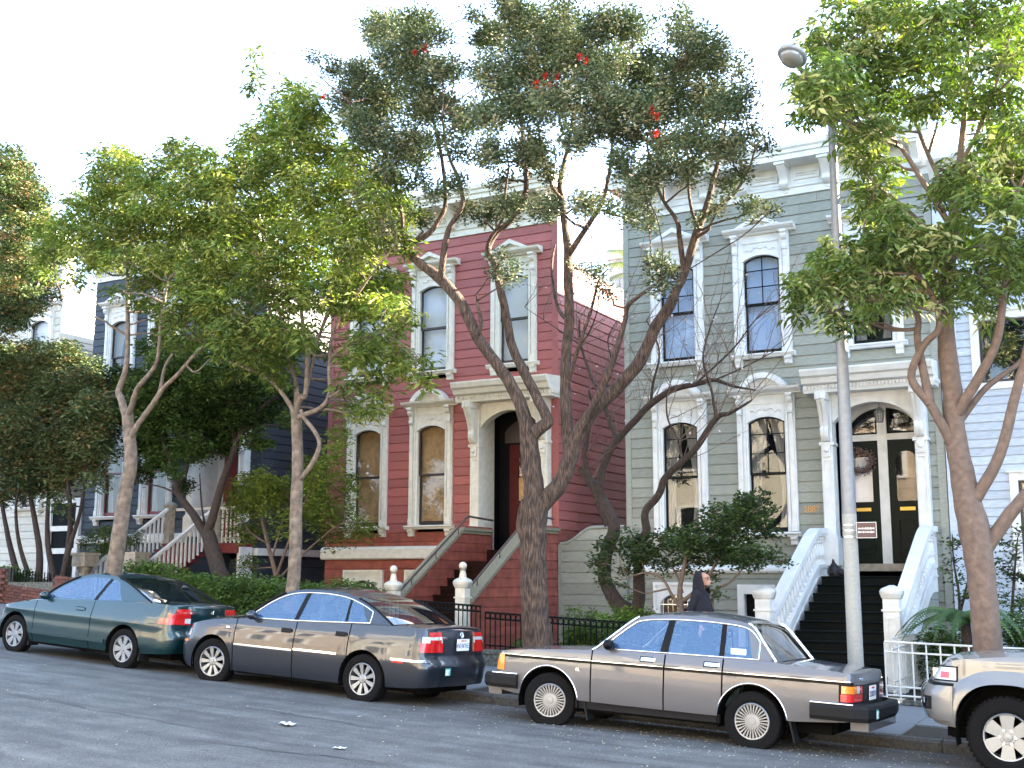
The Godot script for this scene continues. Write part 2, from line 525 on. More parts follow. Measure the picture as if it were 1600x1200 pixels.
func window(root: Node3D, cx: float, yb: float, h: float, F: float, st: Dictionary) -> void:
	# cx, yb: middle and bottom of the glass; h: height to the crown of the arch; F: wall face
	var w := 0.74
	var rise: float = st.get("rise", 0.11)
	var ys := yb + h - rise
	var T: Material = st.trim
	var hb := yb + h + 0.43                     # underside of the hood
	var g := Geo.new()
	for s in [-1.0, 1.0]:
		var sec := PackedVector2Array()
		for q in [[0.0, -0.13], [0.0, 0.03], [0.035, 0.045], [0.04, 0.07], [0.075, 0.07], [0.08, 0.05], [0.1, 0.05], [0.105, 0.085], [0.185, 0.085], [0.19, 0.06], [0.215, 0.06], [0.215, -0.08]]:
			sec.append(V(cx + s * (w / 2 + q[0]), F + q[1]))
		g.prism(sec, 1, yb - 0.02, hb)
		g.bx(cx + s * (w / 2 + 0.09), cx + s * (w / 2 + 0.2), yb - 0.02, yb + 0.12, F + 0.06, F + 0.1)
	var hd := PackedVector2Array()
	var ar := arc(cx, ys, w, rise)
	for q in ar: hd.append(q)
	hd.append(V(cx - w / 2, hb)); hd.append(V(cx + w / 2, hb))
	g.prism(hd, 2, F - 0.13, F + 0.035)
	var big := arc(cx, ys, w + 0.13, rise + 0.05)
	var a1 := PackedVector2Array(); var a2 := PackedVector2Array()
	for q in big: a1.append(q)
	for i in ar.size(): a1.append(ar[ar.size() - 1 - i])
	g.prism(a1, 2, F + 0.03, F + 0.062)
	# carved spandrel: rosette and scrolls
	g.lathe(PackedVector2Array([V(0.0, 0.03), V(0.03, 0.028), V(0.045, 0.0)]), Vector3(cx, hb - 0.27, F + 0.035), 10, Basis(Vector3.RIGHT, PI / 2))
	for s in [-1.0, 1.0]:
		var pth := []; var rad := []
		for i in 12:
			var t := i / 11.0
			pth.append(Vector3(cx + s * (0.08 + 0.22 * t), hb - 0.29 + 0.03 * sin(t * 9.0) - 0.05 * t * t, F + 0.04)); rad.append(0.013)
		g.tube(pth, rad, 5)
	g.bx(cx - w / 2, cx + w / 2, hb - 0.17, hb - 0.14, F + 0.03, F + 0.055)
	var win := part(root, "window", g, T)
	# hood on two consoles
	g = Geo.new()
	var hw := 0.73
	g.prism(PackedVector2Array([V(F, hb), V(F + 0.1, hb), V(F + 0.12, hb + 0.03), V(F + 0.19, hb + 0.05), V(F + 0.24, hb + 0.085), V(F + 0.255, hb + 0.125), V(F, hb + 0.155)]), 0, cx - hw, cx + hw)
	var hp: float = 0.36
	if st.hood == "gable":
		var o1 := PackedVector2Array([V(cx - 0.47, hb + 0.13), V(cx + 0.47, hb + 0.13), V(cx, hb + hp)])
		g.prism(PackedVector2Array([V(cx - 0.33, hb + 0.13), V(cx + 0.33, hb + 0.13), V(cx, hb + hp - 0.09)]), 2, F, F + 0.13)
		g.ring(o1, PackedVector2Array([V(cx - 0.3, hb + 0.14), V(cx + 0.3, hb + 0.14), V(cx, hb + hp - 0.1)]), F + 0.02, F + 0.245)
	else:
		var oo := arc(cx, hb + 0.13, 0.98, 0.3, 14); var ii := arc(cx, hb + 0.13, 0.7, 0.19, 14)
		var p1 := PackedVector2Array(); var p2 := PackedVector2Array()
		for q in oo: p1.append(q)
		for q in ii: p2.append(q)
		g.ring(p1, p2, F, F + 0.24)
		var pi2 := PackedVector2Array(); 
		for q in ii: pi2.append(q)
		g.prism(pi2, 2, F, F + 0.1)
	part(win, "hood", g, T)
	for s in [-1.0, 1.0]:
		g = Geo.new()
		var cons := PackedVector2Array()
		for q in [[0.06, 0.0], [0.215, 0.0], [0.215, -0.06], [0.19, -0.08], [0.2, -0.12], [0.17, -0.17], [0.125, -0.2], [0.115, -0.28], [0.135, -0.33], [0.12, -0.38], [0.06, -0.4]]: cons.append(V(F + q[0], hb + q[1]))
		var bxm: float = cx + s * (w / 2 + 0.145)
		g.prism(cons, 0, bxm - 0.05, bxm + 0.05)
		g.bx(bxm - 0.065, bxm + 0.065, hb - 0.045, hb - 0.001, F + 0.06, F + 0.228)
		g.prism(PackedVector2Array([V(F + 0.086, hb - 0.4), V(F + 0.12, hb - 0.4), V(F + 0.1, hb - 0.52)]), 0, bxm - 0.035, bxm + 0.035)
		part(win, "console", g, T)
	# sill on two blocks
	g = Geo.new()
	g.prism(PackedVector2Array([V(F - 0.12, yb - 0.015), V(F + 0.16, yb - 0.035), V(F + 0.17, yb - 0.06), V(F + 0.14, yb - 0.085), V(F + 0.12, yb - 0.12), V(F - 0.02, yb - 0.12)]), 0, cx - 0.65, cx + 0.65)
	part(win, "sill", g, T)
	for s in [-1.0, 1.0]:
		g = Geo.new()
		var bc: float = cx + s * 0.5
		g.prism(PackedVector2Array([V(F, yb - 0.12), V(F + 0.125, yb - 0.12), V(F + 0.125, yb - 0.16), V(F + 0.09, yb - 0.2), V(F + 0.08, yb - 0.27), V(F, yb - 0.28)]), 0, bc - 0.07, bc + 0.07)
		part(win, "block", g, T)
	# sashes and panes
	var rail: float = yb + h * st.get("rail", 0.5)
	var S: Material = st.sash
	g = Geo.new()
	var e := 0.035
	g.ring(opening(cx, rail - 0.02, ys, w - 0.01, rise), opening(cx, rail + 0.025, ys - 0.01, w - 0.01 - 2 * e, rise - 0.015), F - 0.07, F - 0.03)
	if st.get("muntins", false):
		g.bx(cx - 0.009, cx + 0.009, rail, yb + h - 0.03, F - 0.06, F - 0.035)
		for t in [0.36, 0.7]: g.bx(cx - w / 2 + 0.03, cx + w / 2 - 0.03, lerpf(rail, yb + h, t) - 0.009, lerpf(rail, yb + h, t) + 0.009, F - 0.061, F - 0.034)
	part(win, "upper_sash", g, S)
	g = Geo.new()
	g.ring(opening(cx, yb, rail + 0.02, w - 0.01, 0.0), opening(cx, yb + 0.07, rail - 0.025, w - 0.01 - 2 * e, 0.0), F - 0.115, F - 0.075)
	part(win, "lower_sash", g, S)
	g = Geo.new()
	g.sheet(opening(cx, rail, ys, w - 0.05, rise - 0.01), 2, F - 0.05)
	part(win, "pane", g, M.glass)
	g = Geo.new()
	g.sheet(opening(cx, yb + 0.02, rail, w - 0.05, 0.0), 2, F - 0.095)
	part(win, "pane", g, M.glass)
	# what hangs inside, or a sheet coloured as sky reflection
	var kind: String = st.get("inside", "")
	if kind == "blind":
		g = Geo.new()
		var y := yb + h * float(st.get("drop", 0.0)) + 0.03
		while y < yb + h:
			g.box(Vector3(cx, y, F - 0.2), Vector3(w + 0.1, 0.036, 0.006), Basis(Vector3.RIGHT, 0.5)); y += 0.035
		part(win, "blind", g, M.blind)
	elif kind == "sky_sheen":
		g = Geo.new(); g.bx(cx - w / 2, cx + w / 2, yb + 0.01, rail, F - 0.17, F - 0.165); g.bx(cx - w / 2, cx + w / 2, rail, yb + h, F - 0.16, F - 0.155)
		part(win, "shade_or_sky_sheet", g, mat("sky_sheen_blue", Color(0.33, 0.46, 0.68), 0.6))  # blue of the sky mirrored in the panes, put into this sheet's colour
	elif kind == "shade":
		g = Geo.new()
		g.bx(cx - w / 2 - 0.02, cx + w / 2 + 0.02, yb + 0.03 + h * float(st.get("drop", 0.0)), yb + h + 0.02, F - 0.19, F - 0.185)
		part(win, "shade_or_sky_sheet", g, M.tan)
	elif kind == "lace":
		for s in [-1.0, 1.0]:
			var rows := []
			for i in 13:
				var r := PackedVector3Array()
				for j in 9:
					var t := j / 8.0; var pull := 0.42 - 0.2 * sin(PI * clampf(1.0 - absf(t - 0.35) * 1.6, 0.0, 1.0) * 0.5)
					var xx: float = cx + s * (0.42 - pull * i / 12.0)
					r.append(Vector3(xx, yb + h * t, F - 0.22 + 0.015 * sin(i * 2.1)))
				rows.append(r)
			g = Geo.new(); g.grid(rows, Vector3.BACK, false)
			part(win, "curtain", g, M.lace)

func console_shape(z: float, y: float, d: float, h: float) -> PackedVector2Array:
	# a scrolled bracket: back at z, top at y, d deep at the top, h tall
	var o := PackedVector2Array([V(z, y), V(z + d, y), V(z + d, y - h * 0.13), V(z + d * 0.92, y - h * 0.15)])
	for i in 9:
		var t := i / 8.0
		o.append(V(z + d * (0.9 - 0.52 * t - 0.12 * sin(t * PI)), y - h * (0.18 + 0.5 * t + 0.06 * sin(t * PI))))
	for i in 7:
		var t := i / 6.0
		o.append(V(z + d * (0.38 + 0.1 * sin(t * PI) - 0.16 * t), y - h * (0.7 + 0.28 * t)))
	o.append(V(z, y - h))
	return o

func cornice(root: Node3D, x0: float, x1: float, yb: float, yt: float, F: float, T: Material, ends := 0.5) -> void:
	var d := 0.62
	var H := yt - yb
	var g := Geo.new()
	g.prism(PackedVector2Array([V(F - 0.1, yb), V(F + 0.035, yb), V(F + 0.035, yb + 0.13), V(F + 0.07, yb + 0.15), V(F + 0.07, yb + 0.19), V(F + 0.03, yb + 0.22), V(F + 0.03, yt - 0.3), V(F - 0.1, yt - 0.3)]), 0, x0 - 0.02, x1 + 0.02)
	part(root, "frieze", g, T)
	g = Geo.new()
	g.prism(PackedVector2Array([V(F - 0.1, yt - 0.31), V(F + d - 0.1, yt - 0.31), V(F + d - 0.1, yt - 0.2), V(F + d - 0.06, yt - 0.19), V(F + d - 0.05, yt - 0.13), V(F + d - 0.01, yt - 0.09), V(F + d, yt - 0.03), V(F + d, yt), V(F - 0.1, yt + 0.03)]), 0, x0 - ends, x1 + ends)
	part(root, "crown_moulding", g, T)
	var n := int(round((x1 - x0 - 0.3) / 0.85))
	var st := (x1 - x0 - 0.36) / n
	for i in n + 1:
		var c := x0 + 0.18 + st * i
		g = Geo.new()
		g.prism(console_shape(F + 0.03, yt - 0.312, d - 0.18, H * 0.52), 0, c - 0.08, c + 0.08)
		g.bx(c - 0.11, c + 0.11, yt - 0.37, yt - 0.314, F + 0.03, F + d - 0.13)
		g.bx(c - 0.1, c + 0.1, yb + 0.22, yb + 0.4, F + 0.03, F + 0.06)
		g.lathe(PackedVector2Array([V(0, 0.04), V(0.03, 0.03), V(0.035, 0)]), Vector3(c, yb + 0.07, F + 0.036), 8, Basis(Vector3.RIGHT, PI / 2))
		part(root, "bracket", g, T)
		if i < n:
			g = Geo.new()
			var a := c + 0.16; var b := c + st - 0.16; var p := yb + 0.29; var q := yt - 0.43
			var lo := PackedVector2Array([V(a, p), V(b, p), V(b, q), V(a, q)])
			g.ring(lo, PackedVector2Array([V(a + 0.045, p + 0.045), V(b - 0.045, p + 0.045), V(b - 0.045, q - 0.045), V(a + 0.045, q - 0.045)]), F + 0.03, F + 0.065)
			g.bx(a + 0.09, b - 0.09, p + 0.09, q - 0.09, F + 0.03, F + 0.055)
			part(root, "panel", g, T)

func portico(root: Node3D, cx: float, floor_y: float, T: float, F: float, t: Material) -> void:
	# pillars, arch, consoles and a flat roof in front of the door
	var iw := 0.75; var pw := 0.22
	var eb := T - 0.44
	for s in [-1.0, 1.0]:
		var g := Geo.new()
		var c: float = cx + s * (iw + pw / 2)
		g.bx(c - pw / 2, c + pw / 2, floor_y, eb, F - 0.5, F + 0.2)
		g.bx(c - pw / 2 - 0.035, c + pw / 2 + 0.035, floor_y - 0.001, floor_y + 0.5, F - 0.1, F + 0.245)
		g.bx(c - pw / 2 - 0.02, c + pw / 2 + 0.02, floor_y + 0.5, floor_y + 0.54, F - 0.1, F + 0.225)
		var p := [floor_y + 0.68, eb - 1.25]
		g.ring(PackedVector2Array([V(c - 0.085, p[0]), V(c + 0.085, p[0]), V(c + 0.085, p[1]), V(c - 0.085, p[1])]), PackedVector2Array([V(c - 0.06, p[0] + 0.025), V(c + 0.06, p[0] + 0.025), V(c + 0.06, p[1] - 0.025), V(c - 0.06, p[1] - 0.025)]), F + 0.19, F + 0.22)
		g.bx(c - pw / 2 - 0.03, c + pw / 2 + 0.03, eb - 0.98, eb - 0.92, F - 0.1, F + 0.24)
		g.bx(c - 0.07, c + 0.07, eb - 1.2, eb - 0.98, F + 0.19, F + 0.25)
		g.lathe(PackedVector2Array([V(0, 0.05), V(0.04, 0.04), V(0.055, 0)]), Vector3(c, eb - 1.07, F + 0.25), 10, Basis(Vector3.RIGHT, PI / 2))
		part(root, "pillar", g, t)
		g = Geo.new()
		g.prism(console_shape(F + 0.2, eb, 0.42, 0.92), 0, c - 0.075, c + 0.075)
		g.bx(c - 0.1, c + 0.1, eb - 0.14, eb - 0.002, F + 0.1, F + 0.6)
		for k in 2: g.prism(console_shape(F + 0.215, eb - 0.02, 0.42, 0.9), 0, c - 0.05 + k * 0.06, c - 0.01 + k * 0.06)
		part(root, "bracket", g, t)
	var g2 := Geo.new()
	var hd := PackedVector2Array()
	for q in arc(cx, eb - 0.55, iw * 2, 0.36, 16): hd.append(q)
	hd.append(V(cx - iw, eb)); hd.append(V(cx + iw, eb))
	g2.prism(hd, 2, F - 0.1, F + 0.12)
	var a1 := PackedVector2Array()
	for q in arc(cx, eb - 0.55, iw * 2 + 0.0, 0.44, 16): a1.append(q)
	for q in arc(cx, eb - 0.55, iw * 2 - 0.02, 0.355, 16): a1.insert(17, q)
	g2.prism(a1, 2, F + 0.1, F + 0.155)
	part(root, "arch", g2, t)
	var e := Geo.new()
	var W := 1.2
	e.prism(PackedVector2Array([V(F, eb + 0.0), V(F + 0.46, eb), V(F + 0.48, eb + 0.06), V(F + 0.48, eb + 0.14), V(F + 0.58, eb + 0.17), V(F + 0.62, eb + 0.27), V(F + 0.68, eb + 0.3), V(F + 0.72, eb + 0.4), V(F + 0.72, T - 0.01), V(F, T + 0.05)]), 0, cx - W, cx + W)
	part(root, "portico_roof", e, t)
	e = Geo.new()
	var x := cx - W + 0.05
	while x < cx + W - 0.06:
		e.bx(x, x + 0.035, eb + 0.07, eb + 0.135, F + 0.47, F + 0.515); x += 0.065
	for k in 6: e.bx(cx + W - 0.01, cx + W + 0.035, eb + 0.07, eb + 0.135, F + 0.06 + k * 0.065, F + 0.095 + k * 0.065)
	part(root, "dentils", e, t)

func shell(root: Node3D, x0: float, x1: float, y0: float, y1: float, F: float, deep: float, m: Material, roof_y: float, slab_y: float, right_side := true) -> void:
	# what closes the house behind its front; the front stands above the main roof
	var yr := roof_y - 0.12
	var g := Geo.new(); g.bx(x0, x0 + 0.12, y0, yr, F - deep, F - 0.1); part(root, "side_wall", g, m)
	if right_side: g = Geo.new(); g.bx(x1 - 0.12, x1, y0, yr, F - deep, F - 0.1); part(root, "side_wall", g, m)
	g = Geo.new(); g.bx(x0 + 0.12, x1 - 0.12, y0, yr, F - deep, F - deep + 0.12); part(root, "back_wall", g, m)
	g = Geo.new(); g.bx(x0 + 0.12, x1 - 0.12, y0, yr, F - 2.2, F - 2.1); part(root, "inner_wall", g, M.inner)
	g = Geo.new(); g.bx(x0 - 0.02, x1 + 0.03, yr, roof_y, F - deep, F - 0.1); part(root, "roof", g, M.roofing)
	g = Geo.new(); g.bx(x0 + 0.02, x1 - 0.02, roof_y, y1, F - 0.45, F - 0.1); part(root, "parapet", g, m)
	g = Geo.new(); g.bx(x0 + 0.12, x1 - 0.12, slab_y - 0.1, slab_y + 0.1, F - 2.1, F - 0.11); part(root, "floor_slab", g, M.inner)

func letters(root: Node3D, s: String, size: float, m: Material, t: Transform3D, called := "lettering", face := "Droid Serif", depth := 0.012) -> void:
	var tm := TextMesh.new()
	var f := SystemFont.new(); f.font_names = PackedStringArray([face])
	tm.font = f; tm.text = s; tm.font_size = 64; tm.pixel_size = size / 64.0; tm.depth = depth; tm.curve_step = 2.0
	shared(root, called, tm, m, t)

const F0 := -22.5
func grey_house() -> void:
	var x0 := -9.82; var x1 := -3.52
	var h := thing("grey_house", Vector3(-6.7, 0.3, F0), "sage grey clapboard house with white trim and double black front doors", "house", "wooden row houses")
	var holes := []
	for c in [-8.63, -6.82, -4.69]: holes.append([c - 0.4, c + 0.4, 6.36, 8.5])
	for c in [-8.63, -6.82]: holes.append([c - 0.4, c + 0.4, 2.86, 5.2])
	holes.append([-5.5, -3.97, 1.8, 5.44])
	holes.append([-9.2, -8.4, 0.95, 1.62]); holes.append([-7.4, -6.85, 0.0, 1.72])
	var key := func(_y): return "grey%d" % rng.randi_range(0, 3)
	boards(h, x0, x1, -0.1, 9.57, F0, 0.205, key, holes)
	shell(h, x0, x1, -0.1, 10.2, F0, 12.0, M.grey0, 9.0, 5.75)
	cornice(h, x0, x1, 9.57, 10.46, F0, M.white, 0.16)
	for i in 3: window(h, [-8.63, -6.82, -4.69][i], 6.41, 2.0, F0, {"trim": M.white, "sash": M.sashdark, "hood": "gable", "muntins": true, "inside": ["sky_sheen", "sky_sheen", "lace"][i]})
	for i in 2: window(h, [-8.63, -6.82][i], 2.87, 2.24, F0, {"trim": M.white, "sash": M.sashdark, "hood": "arch", "muntins": true, "inside": "lace"})
	var g := Geo.new()
	g.prism(PackedVector2Array([V(F0, 2.06), V(F0 + 0.06, 2.06), V(F0 + 0.09, 2.1), V(F0 + 0.09, 2.15), V(F0 + 0.05, 2.2), V(F0, 2.22)]), 0, x0 - 0.03, -5.8)
	part(h, "base_band", g, M.white)
	for q in [[x0 - 0.02, x0 + 0.1], [x1 - 0.12, x1 + 0.02]]: part(h, "corner_board", Geo.new().bx(q[0], q[1], -0.1, 9.57, F0 + 0.001, F0 + 0.022), M.grey2)
	# cellar window with bars, cellar door
	cellar_window(h, -8.8, 0.85, 1.88, 0.92, M.white)
	g = Geo.new()
	g.ring(PackedVector2Array([V(-7.5, 0), V(-6.74, 0), V(-6.74, 1.84), V(-7.5, 1.84)]), PackedVector2Array([V(-7.36, 0.02), V(-6.88, 0.02), V(-6.88, 1.66), V(-7.36, 1.66)]), F0 - 0.1, F0 + 0.05)
	var cd := part(h, "cellar_door", g, M.white)
	g = Geo.new(); g.bx(-7.36, -6.88, 0.02, 1.66, F0 - 0.12, F0 - 0.08); part(cd, "leaf", g, M.black)
	portico(h, -4.74, 2.2, 5.88, F0, M.white)
	# vestibule and doors
	var D := -23.15
	g = Geo.new(); g.bx(-5.62, -5.49, 2.1, 5.4, D - 0.1, F0 - 0.1); g.bx(-3.99, -3.86, 2.1, 5.4, D - 0.1, F0 - 0.1); g.bx(-5.49, -3.99, 5.4, 5.5, D - 0.1, F0 - 0.1)
	var vh := PackedVector2Array()
	for q in arc(-4.74, 4.84, 1.36, 0.4, 16): vh.append(q)
	vh.append(V(-5.49, 4.84)); vh.append(V(-5.49, 5.4)); vh.append(V(-3.99, 5.4)); vh.append(V(-3.99, 4.84))
	g.prism(vh, 2, D - 0.08, D)
	part(h, "vestibule", g, M.white)
	g = Geo.new(); g.bx(-4.83, -4.65, 2.24, 5.26, D - 0.05, D + 0.03); g.bx(-5.489, -4.83, 4.6, 4.72, D - 0.05, D + 0.02); g.bx(-4.65, -3.991, 4.6, 4.72, D - 0.05, D + 0.02)
	part(h, "door_frame", g, M.white)
	for k in 2:
		var a: float = [-5.47, -4.65][k]; var b: float = [-4.83, -4.01][k]; var c := (a + b) / 2
		g = Geo.new()
		var gl := opening(c, 3.42, 4.22, 0.38, 0.16)
		var outr := opening(c, 2.24, 4.59, b - a - 0.004, 0.0)
		var lp := PackedVector2Array([outr[0], outr[1], outr[2]])
		# leaf around an arched light
		g.bx(a, a + 0.13, 2.24, 4.6, D - 0.05, D); g.bx(b - 0.13, b, 2.24, 4.6, D - 0.05, D); g.bx(a + 0.13, b - 0.13, 2.24, 3.42, D - 0.05, D - 0.001)
		var top := PackedVector2Array()
		for q in arc(c, 4.22, b - a - 0.26, 0.16): top.append(q)
		top.append(V(a + 0.13, 4.6)); top.append(V(b - 0.13, 4.6))
		g.prism(top, 2, D - 0.05, D - 0.002)
		g.ring(PackedVector2Array([V(a + 0.12, 2.42), V(b - 0.12, 2.42), V(b - 0.12, 3.1), V(a + 0.12, 3.1)]), PackedVector2Array([V(a + 0.16, 2.46), V(b - 0.16, 2.46), V(b - 0.16, 3.06), V(a + 0.16, 3.06)]), D - 0.01, D + 0.025)
		g.bx(a + 0.21, b - 0.21, 2.51, 3.01, D - 0.01, D + 0.018)
		var dr := part(h, "door", g, M.greendoor)
		g = Geo.new(); g.sheet(opening(c, 3.41, 4.22, b - a - 0.25, 0.16), 2, D - 0.03); part(dr, "pane", g, M.glass)
		g = Geo.new(); g.bx(c - 0.14, c + 0.14, 3.24, 3.305, D, D + 0.015); g.bx(c - 0.1, c + 0.1, 3.26, 3.285, D + 0.015, D + 0.02); part(dr, "letter_slot", g, M.brass)
		if k == 0: g = Geo.new(); g.bx(a + 0.1, b - 0.1, 3.4, 4.3, D - 0.12, D - 0.115); part(dr, "curtain", g, M.blind)
		g = Geo.new(); g.bx(a - 0.02, b + 0.02, 4.7, 5.28, D - 0.06, D - 0.055); part(h, "transom_light", g, M.glass)
		g = Geo.new(); g.bx(a, b, 4.72, 4.76, D - 0.054, D - 0.02); g.bx(a, a + 0.04, 4.76, 5.2, D - 0.054, D - 0.02); g.bx(b - 0.04, b, 4.76, 5.2, D - 0.054, D - 0.02); part(h, "transom_frame", g, M.greendoor)
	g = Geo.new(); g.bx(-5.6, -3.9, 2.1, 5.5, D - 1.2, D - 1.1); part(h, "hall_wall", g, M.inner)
	g = Geo.new(); g.bx(-5.49, -3.99, 2.1, 2.24, D - 0.15, D + 0.05); part(h, "threshold", g, M.beige)
	for k in 4: letters(h, "1687"[k], 0.16, M.numbers, Transform3D(Basis.IDENTITY, Vector3(-6.1 + k * 0.075, 3.27, F0 + 0.01) - off), "house_number")

func cellar_window(h: Node3D, cx: float, y0: float, y1: float, w: float, T: Material) -> void:
	var g := Geo.new()
	var o := PackedVector2Array(); var i := PackedVector2Array()
	var inner := opening(cx, y0 + 0.05, y1 - 0.4, w - 0.3, 0.16)
	g.ring(PackedVector2Array([V(cx - w / 2, y0), V(cx + w / 2, y0), V(cx + w / 2, y1), V(cx - w / 2, y1)]), PackedVector2Array([V(cx - w / 2 + 0.06, y0 + 0.04), V(cx + w / 2 - 0.06, y0 + 0.04), V(cx + w / 2 - 0.06, y1 - 0.06), V(cx - w / 2 + 0.06, y1 - 0.06)]), F0 - 0.1, F0 + 0.07)
	var hd := PackedVector2Array()
	for q in arc(cx, y1 - 0.42, w - 0.28, 0.18): hd.append(q)
	hd.append(V(cx - w / 2 + 0.05, y1 - 0.42)); hd.append(V(cx - w / 2 + 0.05, y1 - 0.05)); hd.append(V(cx + w / 2 - 0.05, y1 - 0.05)); hd.append(V(cx + w / 2 - 0.05, y1 - 0.42))
	g.prism(hd, 2, F0 - 0.1, F0 + 0.04)
	for s in [-1.0, 1.0]: g.bx(cx + s * (w / 2 - 0.05), cx + s * (w / 2 - 0.14), y0 + 0.03, y1 - 0.42, F0 - 0.1, F0 + 0.04)
	var win := part(h, "cellar_window", g, T)
	for k in 6:
		var x := cx + (k - 2.5) * (w - 0.3) / 6.0
		g = Geo.new(); g.tube([Vector3(x, y0 + 0.04, F0 + 0.02), Vector3(x, y1 - 0.32, F0 + 0.02)], [0.011, 0.011], 6); part(win, "bar", g, M.steel)
	g = Geo.new(); g.bx(cx - w / 2 + 0.14, cx + w / 2 - 0.14, y1 - 0.45, y1 - 0.43, F0 + 0.01, F0 + 0.03); part(win, "cross_bar", g, M.steel)
	g = Geo.new(); g.bx(cx - w / 2 + 0.1, cx + w / 2 - 0.1, y0, y1 - 0.2, F0 - 0.13, F0 - 0.125); part(win, "pane", g, M.glass)
	g = Geo.new(); g.bx(cx - w / 2 + 0.1, cx + 0.02, y0, y1 - 0.2, F0 - 0.2, F0 - 0.19); part(win, "curtain", g, M.tan)

func red_house() -> void:
	var x0 := -17.68; var x1 := -11.43
	var h := thing("red_house", Vector3(-14.55, 0.6, F0), "brick red clapboard house with cream trim and tan window shades", "house", "wooden row houses")
	var holes := []
	for c in [-16.49, -14.69, -12.53]: holes.append([c - 0.4, c + 0.4, 6.68, 8.8])
	for c in [-16.49, -14.69]: holes.append([c - 0.4, c + 0.4, 3.15, 5.5])
	holes.append([-13.33, -11.8, 2.2, 5.8]); holes.append([-16.95, -16.1, 1.05, 1.85]); holes.append([-15.1, -14.4, 1.05, 1.85])
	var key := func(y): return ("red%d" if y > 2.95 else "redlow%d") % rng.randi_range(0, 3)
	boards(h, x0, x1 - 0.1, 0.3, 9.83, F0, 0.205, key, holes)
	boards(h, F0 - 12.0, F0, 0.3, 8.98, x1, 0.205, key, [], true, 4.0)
	shell(h, x0, x1 - 0.11, 0.3, 10.5, F0, 12.0, M.red0, 9.1, 6.1, false)
	cornice(h, x0, x1, 9.83, 10.8, F0, M.warm, 0.16)
	var st := {"trim": M.warm, "sash": M.sashbrown, "hood": "gable", "inside": "blind"}
	for c in [-16.49, -14.69, -12.53]: window(h, c, 6.72, 2.0, F0, st)
	st = {"trim": M.warm, "sash": M.sashbrown, "hood": "arch", "inside": "shade"}
	for c in [-16.49, -14.69]: window(h, c, 3.17, 2.25, F0, st)
	var g := Geo.new()
	g.prism(PackedVector2Array([V(F0, 2.38), V(F0 + 0.1, 2.38), V(F0 + 0.13, 2.41), V(F0 + 0.13, 2.62), V(F0 + 0.08, 2.66), V(F0, 2.68)]), 0, x0 - 0.04, -13.65)
	part(h, "base_band", g, M.warm)
	for q in [[x0 - 0.012, x0 + 0.12], [x1 - 0.14, x1 + 0.012]]: part(h, "corner_board", Geo.new().bx(q[0], q[1], 2.7, 9.83, F0 + 0.001, F0 + 0.022), M.red1)
	cellar_window(h, -16.52, 0.95, 2.14, 1.14, M.warm)
	cellar_window(h, -14.78, 0.95, 2.14, 1.14, M.warm)
	portico(h, -12.565, 2.56, 6.26, F0, M.warm)
	var D := -23.2
	g = Geo.new(); g.bx(-13.45, -13.33, 2.4, 5.8, D - 0.1, F0 - 0.1); g.bx(-11.8, -11.68, 2.4, 5.8, D - 0.1, F0 - 0.1); g.bx(-13.33, -11.8, 5.7, 5.8, D - 0.1, F0 - 0.1); g.bx(-13.33, -11.8, 2.45, 5.7, D - 0.14, D - 0.06)
	part(h, "vestibule", g, M.black)
	g = Geo.new()
	var a := -13.03; var b := -12.05
	g.bx(a, b, 2.56, 4.95, D - 0.06, D)
	for q in [[a + 0.12, b - 0.12, 2.68, 3.05], [a + 0.16, b - 0.16, 3.15, 3.5]]:
		g.ring(PackedVector2Array([V(q[0], q[2]), V(q[1], q[2]), V(q[1], q[3]), V(q[0], q[3])]), PackedVector2Array([V(q[0] + 0.04, q[2] + 0.04), V(q[1] - 0.04, q[2] + 0.04), V(q[1] - 0.04, q[3] - 0.04), V(q[0] + 0.04, q[3] - 0.04)]), D - 0.01, D + 0.03)
		g.bx(q[0] + 0.1, q[1] - 0.1, q[2] + 0.09, q[3] - 0.09, D - 0.01, D + 0.02)
	g.ring(opening(-12.54, 3.62, 4.66, 0.6, 0.12), opening(-12.54, 3.68, 4.62, 0.48, 0.09), D - 0.01, D + 0.035)
	var dr := part(h, "door", g, M.reddoor)
	g = Geo.new(); g.sheet(opening(-12.54, 3.68, 4.2, 0.48, 0.0), 2, D + 0.012); part(dr, "pane", g, M.tan)
	g = Geo.new(); g.sheet(opening(-12.54, 4.23, 4.62, 0.48, 0.09), 2, D + 0.012); part(dr, "pane", g, M.glass)
	g = Geo.new(); g.ball(Vector3(-12.15, 3.55, D + 0.05), Vector3.ONE * 0.035); part(dr, "knob", g, M.brass)
	g = Geo.new(); g.sheet(opening(-12.565, 5.0, 5.25, 1.2, 0.3), 2, D - 0.02); part(h, "transom_light", g, M.sashbrown)
	for k in 4: letters(h, "1279"[k], 0.15, M.brownrail, Transform3D(Basis.IDENTITY, Vector3(-17.5 + k * 0.11, 1.88, F0 + 0.01) - off), "house_number")

